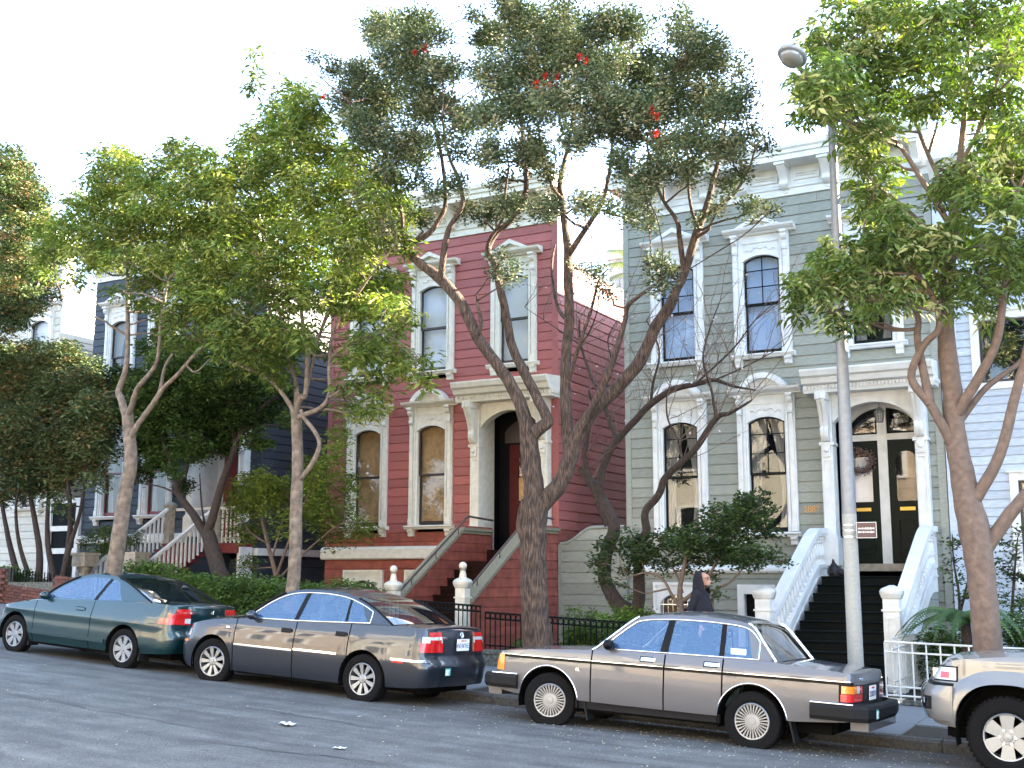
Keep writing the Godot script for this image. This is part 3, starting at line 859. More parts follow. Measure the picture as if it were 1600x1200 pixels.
func blue_house() -> void:
	var x0 := -26.1; var x1 := -19.78
	var h := thing("dark_blue_house", Vector3(-22.9, 1.2, F0), "dark slate blue clapboard house with white trim behind the two left street trees", "house", "wooden row houses")
	var holes := []
	var cs := [-25.0, -23.35, -21.1]
	for c in cs: holes.append([c - 0.4, c + 0.4, 6.95, 9.1])
	for c in [cs[0], cs[1]]: holes.append([c - 0.4, c + 0.4, 3.6, 5.95])
	holes.append([-21.87, -20.34, 2.5, 6.2])
	var key := func(_y): return "blue%d" % rng.randi_range(0, 3)
	boards(h, x0, x1 - 0.1, 0.8, 10.2, F0, 0.205, key, holes)
	boards(h, F0 - 12.0, F0, 0.8, 9.48, x1, 0.205, key, [], true, 4.0)
	shell(h, x0, x1 - 0.11, 0.8, 10.9, F0, 12.0, M.blue0, 9.6, 6.5, false)
	cornice(h, x0, x1, 10.2, 11.15, F0, M.bwhite, 0.16)
	for c in cs: window(h, c, 6.98, 2.0, F0, {"trim": M.bwhite, "sash": M.sashbrown, "hood": "gable", "inside": "lace"})
	for c in [cs[0], cs[1]]: window(h, c, 3.62, 2.25, F0, {"trim": M.bwhite, "sash": M.sashred, "hood": "arch", "inside": "lace"})
	var g := Geo.new()
	g.prism(PackedVector2Array([V(F0, 2.85), V(F0 + 0.08, 2.85), V(F0 + 0.1, 2.88), V(F0 + 0.1, 3.05), V(F0, 3.1)]), 0, x0 - 0.03, -22.2)
	g.bx(x1 - 0.1, x1 + 0.05, 2.5, 2.68, F0 - 12.0, F0 + 0.05)
	part(h, "base_band", g, M.bwhite)
	portico(h, -21.1, 3.0, 6.7, F0, M.bwhite)
	g = Geo.new(); g.bx(-21.99, -21.87, 2.8, 6.2, -23.3, F0 - 0.1); g.bx(-20.34, -20.22, 2.8, 6.2, -23.3, F0 - 0.1); g.bx(-21.87, -20.34, 6.1, 6.2, -23.3, F0 - 0.1); g.bx(-21.87, -20.34, 2.9, 6.1, -23.3, -23.2)
	part(h, "vestibule", g, M.bwhite)
	g = Geo.new(); g.bx(-21.6, -20.6, 3.0, 5.3, -23.2, -23.15); g.bx(-21.45, -20.75, 3.2, 3.9, -23.15, -23.13); g.bx(-21.45, -20.75, 4.05, 5.1, -23.15, -23.13)
	part(h, "door", g, M.sashred)

func white_house() -> void:
	var x0 := -33.6; var x1 := -27.45
	var h := thing("cream_house", Vector3(-30.5, 1.6, F0), "cream white clapboard house at the far left edge of the row", "house", "wooden row houses")
	var holes := []
	var cs := [-28.35, -30.2, -32.3]
	for c in cs: holes.append([c - 0.4, c + 0.4, 7.3, 9.5]); holes.append([c - 0.4, c + 0.4, 3.9, 6.3])
	var key := func(_y): return "cream%d" % rng.randi_range(0, 3)
	boards(h, x0, x1 - 0.1, 1.0, 10.8, F0, 0.205, key, holes)
	boards(h, F0 - 12.0, F0, 1.0, 10.18, x1, 0.205, key, [], true, 4.0)
	shell(h, x0, x1 - 0.11, 1.0, 11.4, F0, 12.0, M.cream0, 10.3, 6.85, false)
	cornice(h, x0, x1, 10.8, 11.75, F0, M.bwhite, 0.16)
	for c in cs:
		window(h, c, 7.35, 2.0, F0, {"trim": M.bwhite, "sash": M.sashbrown, "hood": "gable", "inside": "blind"})
		window(h, c, 3.95, 2.25, F0, {"trim": M.bwhite, "sash": M.sashbrown, "hood": "arch", "inside": "lace"})

func pale_house() -> void:
	var x0 := -3.48; var x1 := 3.2
	var F := F0 + 0.02
	var h := thing("pale_blue_house", Vector3(0, 0.2, F), "pale blue clapboard house with plain wide windows at the right edge", "house", "wooden row houses")
	var holes := [[-2.8, -0.9, 5.46, 6.62], [-2.3, -0.9, 1.9, 3.68]]
	var key := func(_y): return "pale%d" % rng.randi_range(0, 3)
	boards(h, x0 + 0.2, x1, -0.2, 9.4, F, 0.155, key, holes)
	shell(h, x0, x1, -0.2, 9.7, F, 12.0, M.pale0, 9.3, 4.6)
	var g := Geo.new()
	g.bx(x0, x0 + 0.24, -0.2, 9.4, F - 0.1, F + 0.04); g.bx(x0 + 0.24, x0 + 0.3, -0.2, 9.4, F, F + 0.02)
	part(h, "corner_board", g, M.pale2)
	g = Geo.new(); g.prism(PackedVector2Array([V(F - 0.1, 9.4), V(F + 0.1, 9.4), V(F + 0.4, 9.7), V(F + 0.42, 9.9), V(F - 0.1, 9.95)]), 0, x0, x1)
	part(h, "crown_moulding", g, M.white)
	for q in holes:
		var c: float = (q[0] + q[1]) / 2
		g = Geo.new()
		g.ring(PackedVector2Array([V(q[0] - 0.14, q[2] - 0.12), V(q[1] + 0.14, q[2] - 0.12), V(q[1] + 0.14, q[3] + 0.14), V(q[0] - 0.14, q[3] + 0.14)]), PackedVector2Array([V(q[0], q[2]), V(q[1], q[2]), V(q[1], q[3]), V(q[0], q[3])]), F - 0.1, F + 0.035)
		g.bx(q[0] - 0.18, q[1] + 0.18, q[3] + 0.14, q[3] + 0.17, F, F + 0.07)
		var w := part(h, "window", g, M.white)
		g = Geo.new()
		g.ring(PackedVector2Array([V(q[0], q[2]), V(q[1], q[2]), V(q[1], q[3]), V(q[0], q[3])]), PackedVector2Array([V(q[0] + 0.05, q[2] + 0.05), V(q[1] - 0.05, q[2] + 0.05), V(q[1] - 0.05, q[3] - 0.05), V(q[0] + 0.05, q[3] - 0.05)]), F - 0.09, F - 0.05)
		g.bx(c + 0.05, c + 0.1, q[2] + 0.05, q[3] - 0.05, F - 0.085, F - 0.055)
		part(w, "frame", g, M.sashbrown)
		g = Geo.new(); g.bx(q[0] + 0.03, q[1] - 0.03, q[2] + 0.03, q[3] - 0.03, F - 0.072, F - 0.068); part(w, "pane", g, M.glass)

func backdrop() -> void:
	# a white building in the gap between the red and the grey house
	var h := thing("white_building", Vector3(-15.5, 0, -42), "white flat-roofed building far back between the red and the grey house", "building")
	var g := Geo.new(); g.bx(-19.0, -13.4, 0, 15.0, -48.0, -42.0); part(h, "wall", g, M.far)
	g = Geo.new(); g.bx(-19.1, -13.3, 14.7, 15.1, -42.25, -41.9); g.bx(-19.1, -13.3, 15.1, 15.25, -48.0, -41.9); part(h, "parapet", g, M.white)
	for k in 3:
		g = Geo.new(); var x := -18.0 + k * 1.8
		g.bx(x, x + 0.9, 11.5, 13.3, -42.02, -41.96); var w := part(h, "window", g, M.sashdark)
		g = Geo.new(); g.bx(x + 0.06, x + 0.84, 11.56, 13.24, -41.95, -41.945); part(w, "pane", g, M.glass)
	# unseen houses added beyond the right edge to shade the road
	for k in 3:
		var x := 4.6 + k * 7.9
		var o := thing("added_row_house", Vector3(x + 3.1, -0.2, F0), ["unseen buff house added next after the pale blue one to shade the road, past the right edge", "second unseen house added after the pale blue one to shade the road, past the right edge", "third unseen house added after the pale blue one to shade the road, past the right edge"][k], "house", "wooden row houses")
		g = Geo.new(); g.bx(x, x + 6.3, -0.6, 9.0, F0 - 12.0, F0); part(o, "wall", g, [M.cream2, M.grey1, M.far][k])
		g = Geo.new(); g.bx(x, x + 6.3, 9.0, 10.3, F0 - 0.4, F0); g.prism(PackedVector2Array([V(F0, 9.5), V(F0 + 0.1, 9.5), V(F0 + 0.6, 10.1), V(F0 + 0.62, 10.35), V(F0, 10.35)]), 0, x, x + 6.3); part(o, "cornice", g, M.white)
		for r in 2:
			for c in 3:
				var wx := x + 1.2 + c * 1.95; var wy := 2.8 + r * 3.5
				g = Geo.new(); g.ring(opening(wx, wy - 0.1, wy + 2.1, 1.1, 0.15), opening(wx, wy, wy + 2.0, 0.75, 0.1), F0 - 0.02, F0 + 0.1); var w := part(o, "window", g, M.white)
				g = Geo.new(); g.bx(wx - 0.4, wx + 0.4, wy, wy + 2.08, F0 + 0.01, F0 + 0.03); part(w, "pane", g, M.sashdark)
	# houses across the street, seen only in panes and paint
	for k in 5:
		var x := -31.0 + k * 8.6
		var cm: Material = [M.buff, M.cream1, M.buff, M.cream0, M.buff][k]
		var hb := street(x + 4) - 0.1
		var o := thing("opposite_house", Vector3(x + 4, hb, 5.0), ["cream house across the street, reflected in the dark blue house's panes", "ivory house across the street, reflected in the green coupe's paint", "pale house across the street, reflected in the red house's panes", "pale yellow house across the street, reflected in the grey house's panes", "light stucco house across the street, reflected in the silver off-roader's paint"][k], "house", "houses across the street")
		var hh: float = [9.5, 10.5, 9.0, 10.2, 9.8][k]
		g = Geo.new(); g.bx(x, x + 8.0, hb - 0.5, hb + hh, 5.0, 14.0); part(o, "wall", g, cm)
		g = Geo.new(); g.prism(PackedVector2Array([V(5.0, hb + hh - 0.7), V(4.9, hb + hh - 0.7), V(4.5, hb + hh - 0.2), V(4.45, hb + hh), V(5.0, hb + hh)]), 0, x, x + 8.0); part(o, "cornice", g, M.white)
		for r in 2:
			for c in 3:
				var wx := x + 1.4 + c * 2.2; var wy := hb + 2.3 + r * 3.7
				g = Geo.new(); g.ring(opening(wx, wy, wy + 2.1, 1.3, 0.12), opening(wx, wy + 0.1, wy + 2.0, 0.95, 0.1), 4.86, 5.01)
				var w := part(o, "window", g, M.white)
				g = Geo.new(); g.bx(wx - 0.5, wx + 0.5, wy + 0.08, wy + 2.06, 4.94, 4.97); part(w, "pane", g, M.sashdark)

# ---------------------------------------------------------------- stairs, fences, walls
func slant(pts: Array, drop0: float, drop1: float) -> PackedVector2Array:
	# band under a line of [z, y] points
	var o := PackedVector2Array()
	for p in pts: o.append(V(p[0], p[1] - drop0))
	for i in pts.size(): o.append(V(pts[pts.size() - 1 - i][0], pts[pts.size() - 1 - i][1] - drop1))
	return o

func line_y(pts: Array, z: float) -> float:
	for i in pts.size() - 1:
		if z <= pts[i][0] and z >= pts[i + 1][0]: return lerpf(pts[i][1], pts[i + 1][1], (pts[i][0] - z) / (pts[i][0] - pts[i + 1][0]))
	return pts[pts.size() - 1][1]

func newel(root: Node3D, x: float, z: float, y0: float, y1: float, w: float, m: Material, ball := false) -> void:
	var g := Geo.new()
	var h := w / 2
	g.bx(x - h - 0.03, x + h + 0.03, y0, y0 + 0.2, z - h - 0.03, z + h + 0.03)
	g.bx(x - h, x + h, y0 + 0.2, y1 - 0.12, z - h, z + h)
	g.ring(PackedVector2Array([V(x - h + 0.04, y0 + 0.3), V(x + h - 0.04, y0 + 0.3), V(x + h - 0.04, y1 - 0.4), V(x - h + 0.04, y1 - 0.4)]), PackedVector2Array([V(x - h + 0.07, y0 + 0.34), V(x + h - 0.07, y0 + 0.34), V(x + h - 0.07, y1 - 0.44), V(x - h + 0.07, y1 - 0.44)]), z + h - 0.01, z + h + 0.014)
	g.bx(x - h - 0.02, x + h + 0.02, y1 - 0.32, y1 - 0.29, z - h - 0.02, z + h + 0.02)
	var b := Basis(Vector3.UP, PI / 4)
	var q := sqrt(2.0)
	g.lathe(PackedVector2Array([V(h * q, y1 - 0.14), V((h + 0.012) * q, y1 - 0.12), V((h + 0.03) * q, y1 - 0.06), V((h + 0.034) * q, y1 - 0.02), V((h + 0.01) * q, y1 + 0.02), V(0.04, y1 + 0.07), V(0, y1 + 0.07)]), Vector3(x, 0, z), 4, b)
	if ball:
		g.lathe(PackedVector2Array([V(h * 1.0, y1), V(h * 0.7, y1 + 0.06), V(0.06, y1 + 0.12), V(0.045, y1 + 0.18), V(0.07, y1 + 0.2)]), Vector3(x, 0, z), 10)
		g.ball(Vector3(x, y1 + 0.27, z), Vector3.ONE * 0.074)
	part(root, "newel", g, m)

func grey_stairs() -> void:
	var s := thing("front_stairs", Vector3(-4.75, 0.2, -18.2), "black front steps between curved white balustrades of the grey house", "stairs", "front stairs of the row houses")
	for i in 12:
		var y := 0.2 + 0.15 * (i + 1); var z := -18.17 - 0.305 * i
		var g := Geo.new()
		g.bx(-5.6, -3.88, y - 0.16, y - 0.03, z - 0.42, z)
		g.prism(PackedVector2Array([V(z - 0.42, y - 0.029), V(z + 0.02, y - 0.029), V(z + 0.03, y - 0.012), V(z + 0.022, y), V(z - 0.42, y)]), 0, -5.6, -3.88)
		part(s, "step", g, M["step%d" % (i % 4)])
	var g := Geo.new(); g.bx(-5.6, -3.88, 1.6, 2.0, -23.2, -21.6); part(s, "landing", g, M.step1)
	var ln := [[-18.6, 1.3], [-18.97, 1.5]]
	for k in 5: ln.append([lerpf(-18.97, -21.3, (k + 1) / 5.0), lerpf(1.5, 2.7, (k + 1) / 5.0)])
	ln.append_array([[-21.5, 2.79], [-21.68, 2.85], [-21.85, 2.88], [-22.3, 2.89]])
	for q in [-5.75, -3.78]:
		var x: float = q
		g = Geo.new()
		g.prism(slant(ln, 0.0, 0.1), 0, x - 0.11, x + 0.11)
		g.prism(slant(ln, 0.1, 0.15), 0, x - 0.07, x + 0.07)
		var b := part(s, "balustrade", g, M.white)
		g = Geo.new()
		g.prism(slant(ln, 0.66, 0.74), 0, x - 0.08, x + 0.08)
		part(b, "bottom_rail", g, M.white)
		g = Geo.new()
		g.prism(slant(ln, 0.74, 1.16), 0, x - 0.06, x + 0.06)
		g.prism(slant(ln, 0.86, 0.9), 0, x - 0.075, x + 0.075)
		part(b, "stringer", g, M.white)
		for r in 9:
			var y0 := 0.0 + 0.2 * r
			var zc := -18.97 - maxf(0.0, y0 + 0.2 + 1.1 - 1.5) / 0.515
			if zc > -22.4: part(s, "board", Geo.new().bx(x - 0.04, x + 0.04, y0, y0 + 0.192, -22.4, zc), M["grey%d" % (r % 4)])
		var bal := Geo.new()
		bal.lathe(PackedVector2Array([V(0.045, 0), V(0.045, 0.05), V(0.024, 0.07), V(0.022, 0.1), V(0.046, 0.17), V(0.048, 0.22), V(0.028, 0.33), V(0.02, 0.38), V(0.038, 0.41), V(0.022, 0.44), V(0.04, 0.47), V(0.045, 0.54)]), Vector3.ZERO, 8)
		var bm := bal.mesh()
		var z := -18.75
		while z > -22.28:
			shared(b, "baluster", bm, M.white, Transform3D(Basis.IDENTITY, Vector3(x, line_y(ln, z) - 0.67, z) - off)); z -= 0.165
	newel(s, -5.72, -18.45, 0.15, 1.76, 0.24, M.bwhite)
	newel(s, -3.78, -18.6, 0.15, 1.78, 0.24, M.bwhite)

func red_stairs() -> void:
	var s := thing("front_stairs", Vector3(-12.2, 0.6, -18.6), "dark brown front steps with red board sides and ball-topped cream newels", "stairs", "front stairs of the row houses")
	for i in 10:
		var y := 0.62 + 0.167 * (i + 1); var z := -18.7 - 0.265 * i
		var g := Geo.new()
		g.bx(-12.99, -11.5, y - 0.18, y - 0.035, z - 0.4, z)
		g.bx(-12.99, -11.5, y - 0.034, y, z - 0.4, z + 0.025)
		part(s, "step", g, M.brownstep)
	var g := Geo.new(); g.bx(-12.99, -11.5, 1.9, 2.291, -22.4, -21.05); part(s, "landing", g, M.brownstep)
	g = Geo.new(); g.bx(-13.3, -11.82, 2.291, 2.56, -23.2, -22.15); part(s, "step", g, M.brownstep)
	var ln := [[-18.75, 1.55], [-21.1, 3.0]]
	var ln2 := [[-18.75, 1.55], [-21.1, 3.0], [-22.3, 3.0]]
	for x in [-13.06, -11.44]:
		# board side wall cut along the slope
		for r in 14:
			var y0 := 0.5 + 0.182 * r; var y1 := y0 + 0.18
			var zt := -18.75 - maxf(0.0, (y1 + 0.06 - 1.55)) / 0.617
			var zb := -18.75 - maxf(0.0, (y0 + 0.06 - 1.55)) / 0.617
			if zt < -22.4: continue
			g = Geo.new()
			var e := 0.012 if r % 2 == 0 else 0.0
			g.prism(PackedVector2Array([V(zb, y0), V(zt, y1 - 0.02), V(-22.4, y1 - 0.02), V(-22.4, y0)]), 0, x - 0.06, x + 0.06)
			g.prism(PackedVector2Array([V(zt, y1 - 0.021), V(zt, y1), V(-22.4, y1), V(-22.4, y1 - 0.021)]), 0, x - 0.045, x + 0.045)
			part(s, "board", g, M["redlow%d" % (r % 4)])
		g = Geo.new(); g.prism(slant(ln, 0.0, 0.06), 0, x - 0.13, x + 0.13); g.prism(slant([[-21.1, 3.0], [-22.35, 3.0]], 0.0, 0.06), 0, x - 0.13, x + 0.13)
		g.prism(slant(ln2, 0.06, 0.12), 0, x - 0.085, x + 0.085)
		part(s, "cap", g, M.moss)
		g = Geo.new()
		var hx: float = x + (0.12 if x < -12.0 else -0.02)
		g.tube([Vector3(hx, 1.72, -18.8), Vector3(hx, 3.1, -21.04), Vector3(hx, 3.2, -21.16), Vector3(hx, 3.24, -21.3), Vector3(hx, 3.23, -21.5), Vector3(hx, 3.2, -22.3)], [0.024, 0.024, 0.024, 0.024, 0.024, 0.024], 8)
		for k in 3: g.tube([Vector3(hx, 1.95 + k * 0.52, -19.18 - k * 0.85), Vector3(hx, 1.8 + k * 0.52, -19.18 - k * 0.85)], [0.012, 0.012], 5)
		part(s, "handrail", g, M.brownrail)
	newel(s, -12.98, -18.62, 0.55, 1.84, 0.2, M.warm, true)
	newel(s, -11.46, -18.66, 0.55, 1.9, 0.2, M.warm, true)

func blue_stairs() -> void:
	var s := thing("front_stairs", Vector3(-21.4, 1.2, -19.4), "maroon front steps with straight white picket railings of the dark blue house", "stairs", "front stairs of the row houses")
	var b0 := 1.25
	for i in 10:
		var y := b0 + 0.155 * (i + 1); var z := -19.5 - 0.245 * i
		var g := Geo.new()
		g.bx(-22.2, -20.7, y - 0.17, y, z - 0.4, z); g.bx(-22.23, -20.62, y - 0.035, y + 0.001, z - 0.4, z + 0.03)
		part(s, "step", g, M.redstep)
	var g := Geo.new(); g.bx(-22.3, -19.9, 2.55, 2.8, -23.2, -21.9); part(s, "landing", g, M.redstep)
	g = Geo.new(); g.prism(PackedVector2Array([V(-19.55, 1.0), V(-19.55, 1.3), V(-21.9, 2.7), V(-22.5, 2.7), V(-22.5, 1.0)]), 0, -20.74, -20.68); part(s, "stringer", g, M.blue2)
	g = Geo.new(); g.bx(-19.95, -19.85, 1.0, 2.7, -22.4, -21.95); part(s, "post", g, M.bwhite)
	for x in [-22.25, -20.62]:
		var ln := [[-19.4, 2.1], [-21.85, 3.7]]
		g = Geo.new(); g.prism(slant(ln, 0.0, 0.07), 0, x - 0.05, x + 0.05)
		var r := part(s, "railing", g, M.bwhite)
		var pk := Geo.new(); pk.bx(-0.02, 0.02, 0, 0.82, -0.02, 0.02); var pm := pk.mesh()
		var z := -19.55
		while z > -21.8:
			shared(r, "picket", pm, M.bwhite, Transform3D(Basis.IDENTITY, Vector3(x, line_y(ln, z) - 0.86, z) - off)); z -= 0.135
		newel(s, x, -19.35, 1.1, 2.2, 0.18, M.beige)
		newel(s, x, -21.95, 2.7, 3.8, 0.18, M.beige)
		g = Geo.new(); g.bx(x - 0.21, x + 0.21, 2.2, 2.5, -19.56, -19.14); g.bx(x - 0.24, x + 0.24, 2.46, 2.52, -19.59, -19.11); g.bx(x - 0.15, x + 0.15, 2.27, 2.41, -19.2, -19.125)
		part(s, "planter_box", g, M.beige)
	g = Geo.new(); g.bx(-22.0, -19.9, 3.62, 3.69, -21.99, -21.9); var r2 := part(s, "railing", g, M.bwhite)
	var pk2 := Geo.new(); pk2.bx(-0.02, 0.02, 0, 0.84, -0.02, 0.02); var pm2 := pk2.mesh()
	var xx := -20.45
	while xx < -19.88:
		shared(r2, "picket", pm2, M.bwhite, Transform3D(Basis.IDENTITY, Vector3(xx, 2.79, -21.945) - off)); xx += 0.135

func bar_fence(called: String, label: String, x0: float, x1: float, z: float, base: Callable, top: Callable, step: float, r: float, m: Material, rings: bool, rails: Array) -> Node3D:
	var o := thing(called, Vector3((x0 + x1) / 2, base.call((x0 + x1) / 2), z), label, "fence", "low metal garden fences")
	var g := Geo.new()
	for k in rails:
		var a: float = top.call(x0) + k if k <= 0.0 else base.call(x0) + k
		var b: float = top.call(x1) + k if k <= 0.0 else base.call(x1) + k
		g = Geo.new(); g.tube([Vector3(x0, a, z), Vector3(x1, b, z)], [r * 1.25, r * 1.25], 6)
		part(o, "rail", g, m)
	var c := Geo.new(); c.lathe(PackedVector2Array([V(0, 0), V(r, 0), V(r, 1), V(0, 1)]), Vector3.ZERO, 6); var cm := c.mesh()
	var t := Geo.new()
	var pth := []; var rad := []
	for i in 13: pth.append(Vector3(cos(TAU * i / 12) * step * 0.42, sin(TAU * i / 12) * step * 0.42, 0)); rad.append(r * 0.7)
	t.tube(pth, rad, 5, false); var rm := t.mesh()
	var x := x0
	while x <= x1 + 0.001:
		var yb: float = base.call(x); var yt: float = top.call(x)
		shared(o, "bar", cm, m, Transform3D(Basis.from_scale(Vector3(1, yt - yb, 1)), Vector3(x, yb, z) - off))
		if rings and x + step <= x1: shared(o, "ring", rm, m, Transform3D(Basis.IDENTITY, Vector3(x + step / 2, yt - step * 0.55, z) - off))
		x += step
	return o

func fences() -> void:
	var wall_top := func(x): return walk_y(x, -17.7) + 0.27
	# low stone garden walls along the pavement
	for q in [[-17.9, -13.3, "long mossy stone garden wall under the clipped hedge", 0.42], [-10.45, -5.95, "low mossy stone garden wall under the black iron fence", 0.27], [-3.5, 3.0, "low stone garden edging under the white metal fence", 0.08]]:
		var g := Geo.new()
		var n := int(ceil((q[1] - q[0]) / 0.9))
		var o := thing("garden_wall", Vector3((q[0] + q[1]) / 2, walk_y((q[0] + q[1]) / 2, -17.7), -17.7), q[2], "wall", "garden walls along the pavement")
		for i in n:
			var a: float = lerpf(q[0], q[1], float(i) / n); var b: float = lerpf(q[0], q[1], float(i + 1) / n)
			g = Geo.new()
			g.bx(a + 0.004, b - 0.004, walk_y((a + b) / 2, -17.7) - 0.4, walk_y((a + b) / 2, -17.7) + q[3] - 0.06, -17.8, -17.58)
			g.bx(a + 0.003, b - 0.003, walk_y((a + b) / 2, -17.7) + q[3] - 0.06, walk_y((a + b) / 2, -17.7) + q[3], -17.82, -17.55)
			part(o, "stone", g, M.stone)
	bar_fence("iron_gate", "black iron gate before the red house's front steps", -12.75, -10.45, -17.62, func(x): return walk_y(x, -17.7) + 0.04, func(x): return walk_y(x, -17.7) + 0.98, 0.088, 0.011, M.iron, true, [0.0, -0.1, 0.1])
	bar_fence("iron_fence", "black iron fence with a row of rings on a mossy wall", -10.4, -6.0, -17.68, wall_top, func(x): return walk_y(x, -17.7) + 0.88, 0.1, 0.0115, M.iron, true, [0.0, -0.105, 0.06])
	bar_fence("white_fence", "white metal fence along the pavement at the right edge", -3.72, 2.4, -17.62, func(x): return walk_y(x, -17.7) + 0.02, func(x): return walk_y(x, -17.7) + 0.86, 0.19, 0.013, M.bwhite, false, [0.0, -0.14, 0.1, 0.22])
	var o := thing("white_fence", Vector3(-3.72, 0.25, -19.0), "white metal fence running back beside the grey house's stairs", "fence", "low metal garden fences")
	var z := -17.66
	while z > -20.6:
		var g := Geo.new(); g.tube([Vector3(-3.62 + 0.0, 0.3, z), Vector3(-3.62, 1.1, z)], [0.011, 0.011], 6); part(o, "bar", g, M.bwhite); z -= 0.125
	for y in [1.1, 0.95, 0.5, 0.35]:
		var g := Geo.new(); g.tube([Vector3(-3.62, y, -17.62), Vector3(-3.62, y, -20.6)], [0.014, 0.014], 6); part(o, "rail", g, M.bwhite)
	# grey board fence with a swept top, closing the gap
	o = thing("side_fence", Vector3(-10.6, 0.6, -22.3), "grey board fence with a curved top in the gap beside the red house", "fence")
	var top := func(x): return 2.66 + 0.33 * smoothstep(-11.25, -10.55, x)
	for r in 11:
		var y0 := 0.5 + 0.225 * r
		var g := Geo.new()
		var p := PackedVector2Array([V(-11.3, y0), V(-9.8, y0)])
		if top.call(-11.3) <= y0 + 0.2:
			for i in 13:
				var x := lerpf(-9.8, -11.3, i / 12.0)
				p.append(V(x, clampf(top.call(x), y0 + 0.005, y0 + 0.212)))
		else:
			p.append(V(-9.8, y0 + 0.212)); p.append(V(-11.3, y0 + 0.212))
		if y0 < top.call(-9.8): g.prism(p, 2, -22.4, -22.36)
		part(o, "board", g, M["grey%d" % (r % 4)])
	var g := Geo.new()
	g.bx(-11.3, -9.8, 0.4, 2.6, -22.43, -22.405)
	part(o, "backing", g, M.grey3)
	var cap := Geo.new(); var pth := []; var rad := []
	for i in 15:
		var x := lerpf(-11.33, -9.85, i / 14.0); pth.append(Vector3(x, top.call(x) + 0.015, -22.38)); rad.append(0.04)
	cap.tube(pth, rad, 6); part(o, "cap", cap, M.grey3)
	g = Geo.new(); g.bx(-11.36, -11.28, 0.4, 2.66, -22.42, -22.33); part(o, "post", g, M.grey1)
	# gate between cream and blue house
	o = thing("side_gate", Vector3(-26.75, 1.4, -22.4), "white framed dark screen gate between the cream and the dark blue house", "gate")
	g = Geo.new(); g.ring(PackedVector2Array([V(-27.4, 1.3), V(-26.12, 1.3), V(-26.12, 4.12), V(-27.4, 4.12)]), PackedVector2Array([V(-27.25, 1.45), V(-26.25, 1.45), V(-26.25, 3.98), V(-27.25, 3.98)]), -22.5, -22.4)
	g.bx(-27.25, -26.25, 3.22, 3.36, -22.49, -22.41); g.bx(-27.25, -26.25, 2.6, 2.75, -22.49, -22.41); part(o, "frame", g, M.bwhite)
	g = Geo.new(); g.bx(-27.25, -26.25, 1.45, 3.98, -22.48, -22.47); part(o, "screen", g, M.iron)
	# brick garden wall with pillars at the far left
	o = thing("brick_wall", Vector3(-23.6, 1.1, -17.7), "old red brick garden wall with stepped pillars at the left edge", "wall")
	var br := Geo.new(); br.bx(-0.098, 0.098, 0, 0.058, -0.048, 0.048); var bm := br.mesh()
	g = Geo.new()
	for r in 12:
		var x := -26.4 + (0.1 if r % 2 else 0.0)
		while x < -20.5:
			var y0 := walk_y(x, -17.7) - 0.05 + r * 0.068
			var pil := (x > -21.15) or (x > -23.4 and x < -22.75)
			if r < 7 or pil: shared(o, "brick", bm, M["brick%d" % rng.randi_range(0, 3)], Transform3D(Basis(Vector3.BACK, -0.075 + rng.randf_range(-0.01, 0.01)), Vector3(x, y0, -17.62 + rng.randf_range(-0.004, 0.004) + (0.05 if pil else 0.0)) - off))
			x += 0.206
	for q in [[-26.5, -20.45, 0.44], [-21.2, -20.5, 0.78], [-23.45, -22.75, 0.78]]:
		g = Geo.new(); var yw: float = walk_y((q[0] + q[1]) / 2, -17.7); g.bx(q[0], q[1], yw - 0.6, yw + q[2] - 0.04, -17.8, -17.63); part(o, "mortar", g, M.stone)
	g = Geo.new()
	for k in 16:
		var x := -22.7 + k * 0.1
		g.tube([Vector3(x, walk_y(x, -17.7) + 0.44, -17.7), Vector3(x, walk_y(x, -17.7) + 0.78, -17.7)], [0.012, 0.012], 5)
	part(o, "grille", g, M.iron)

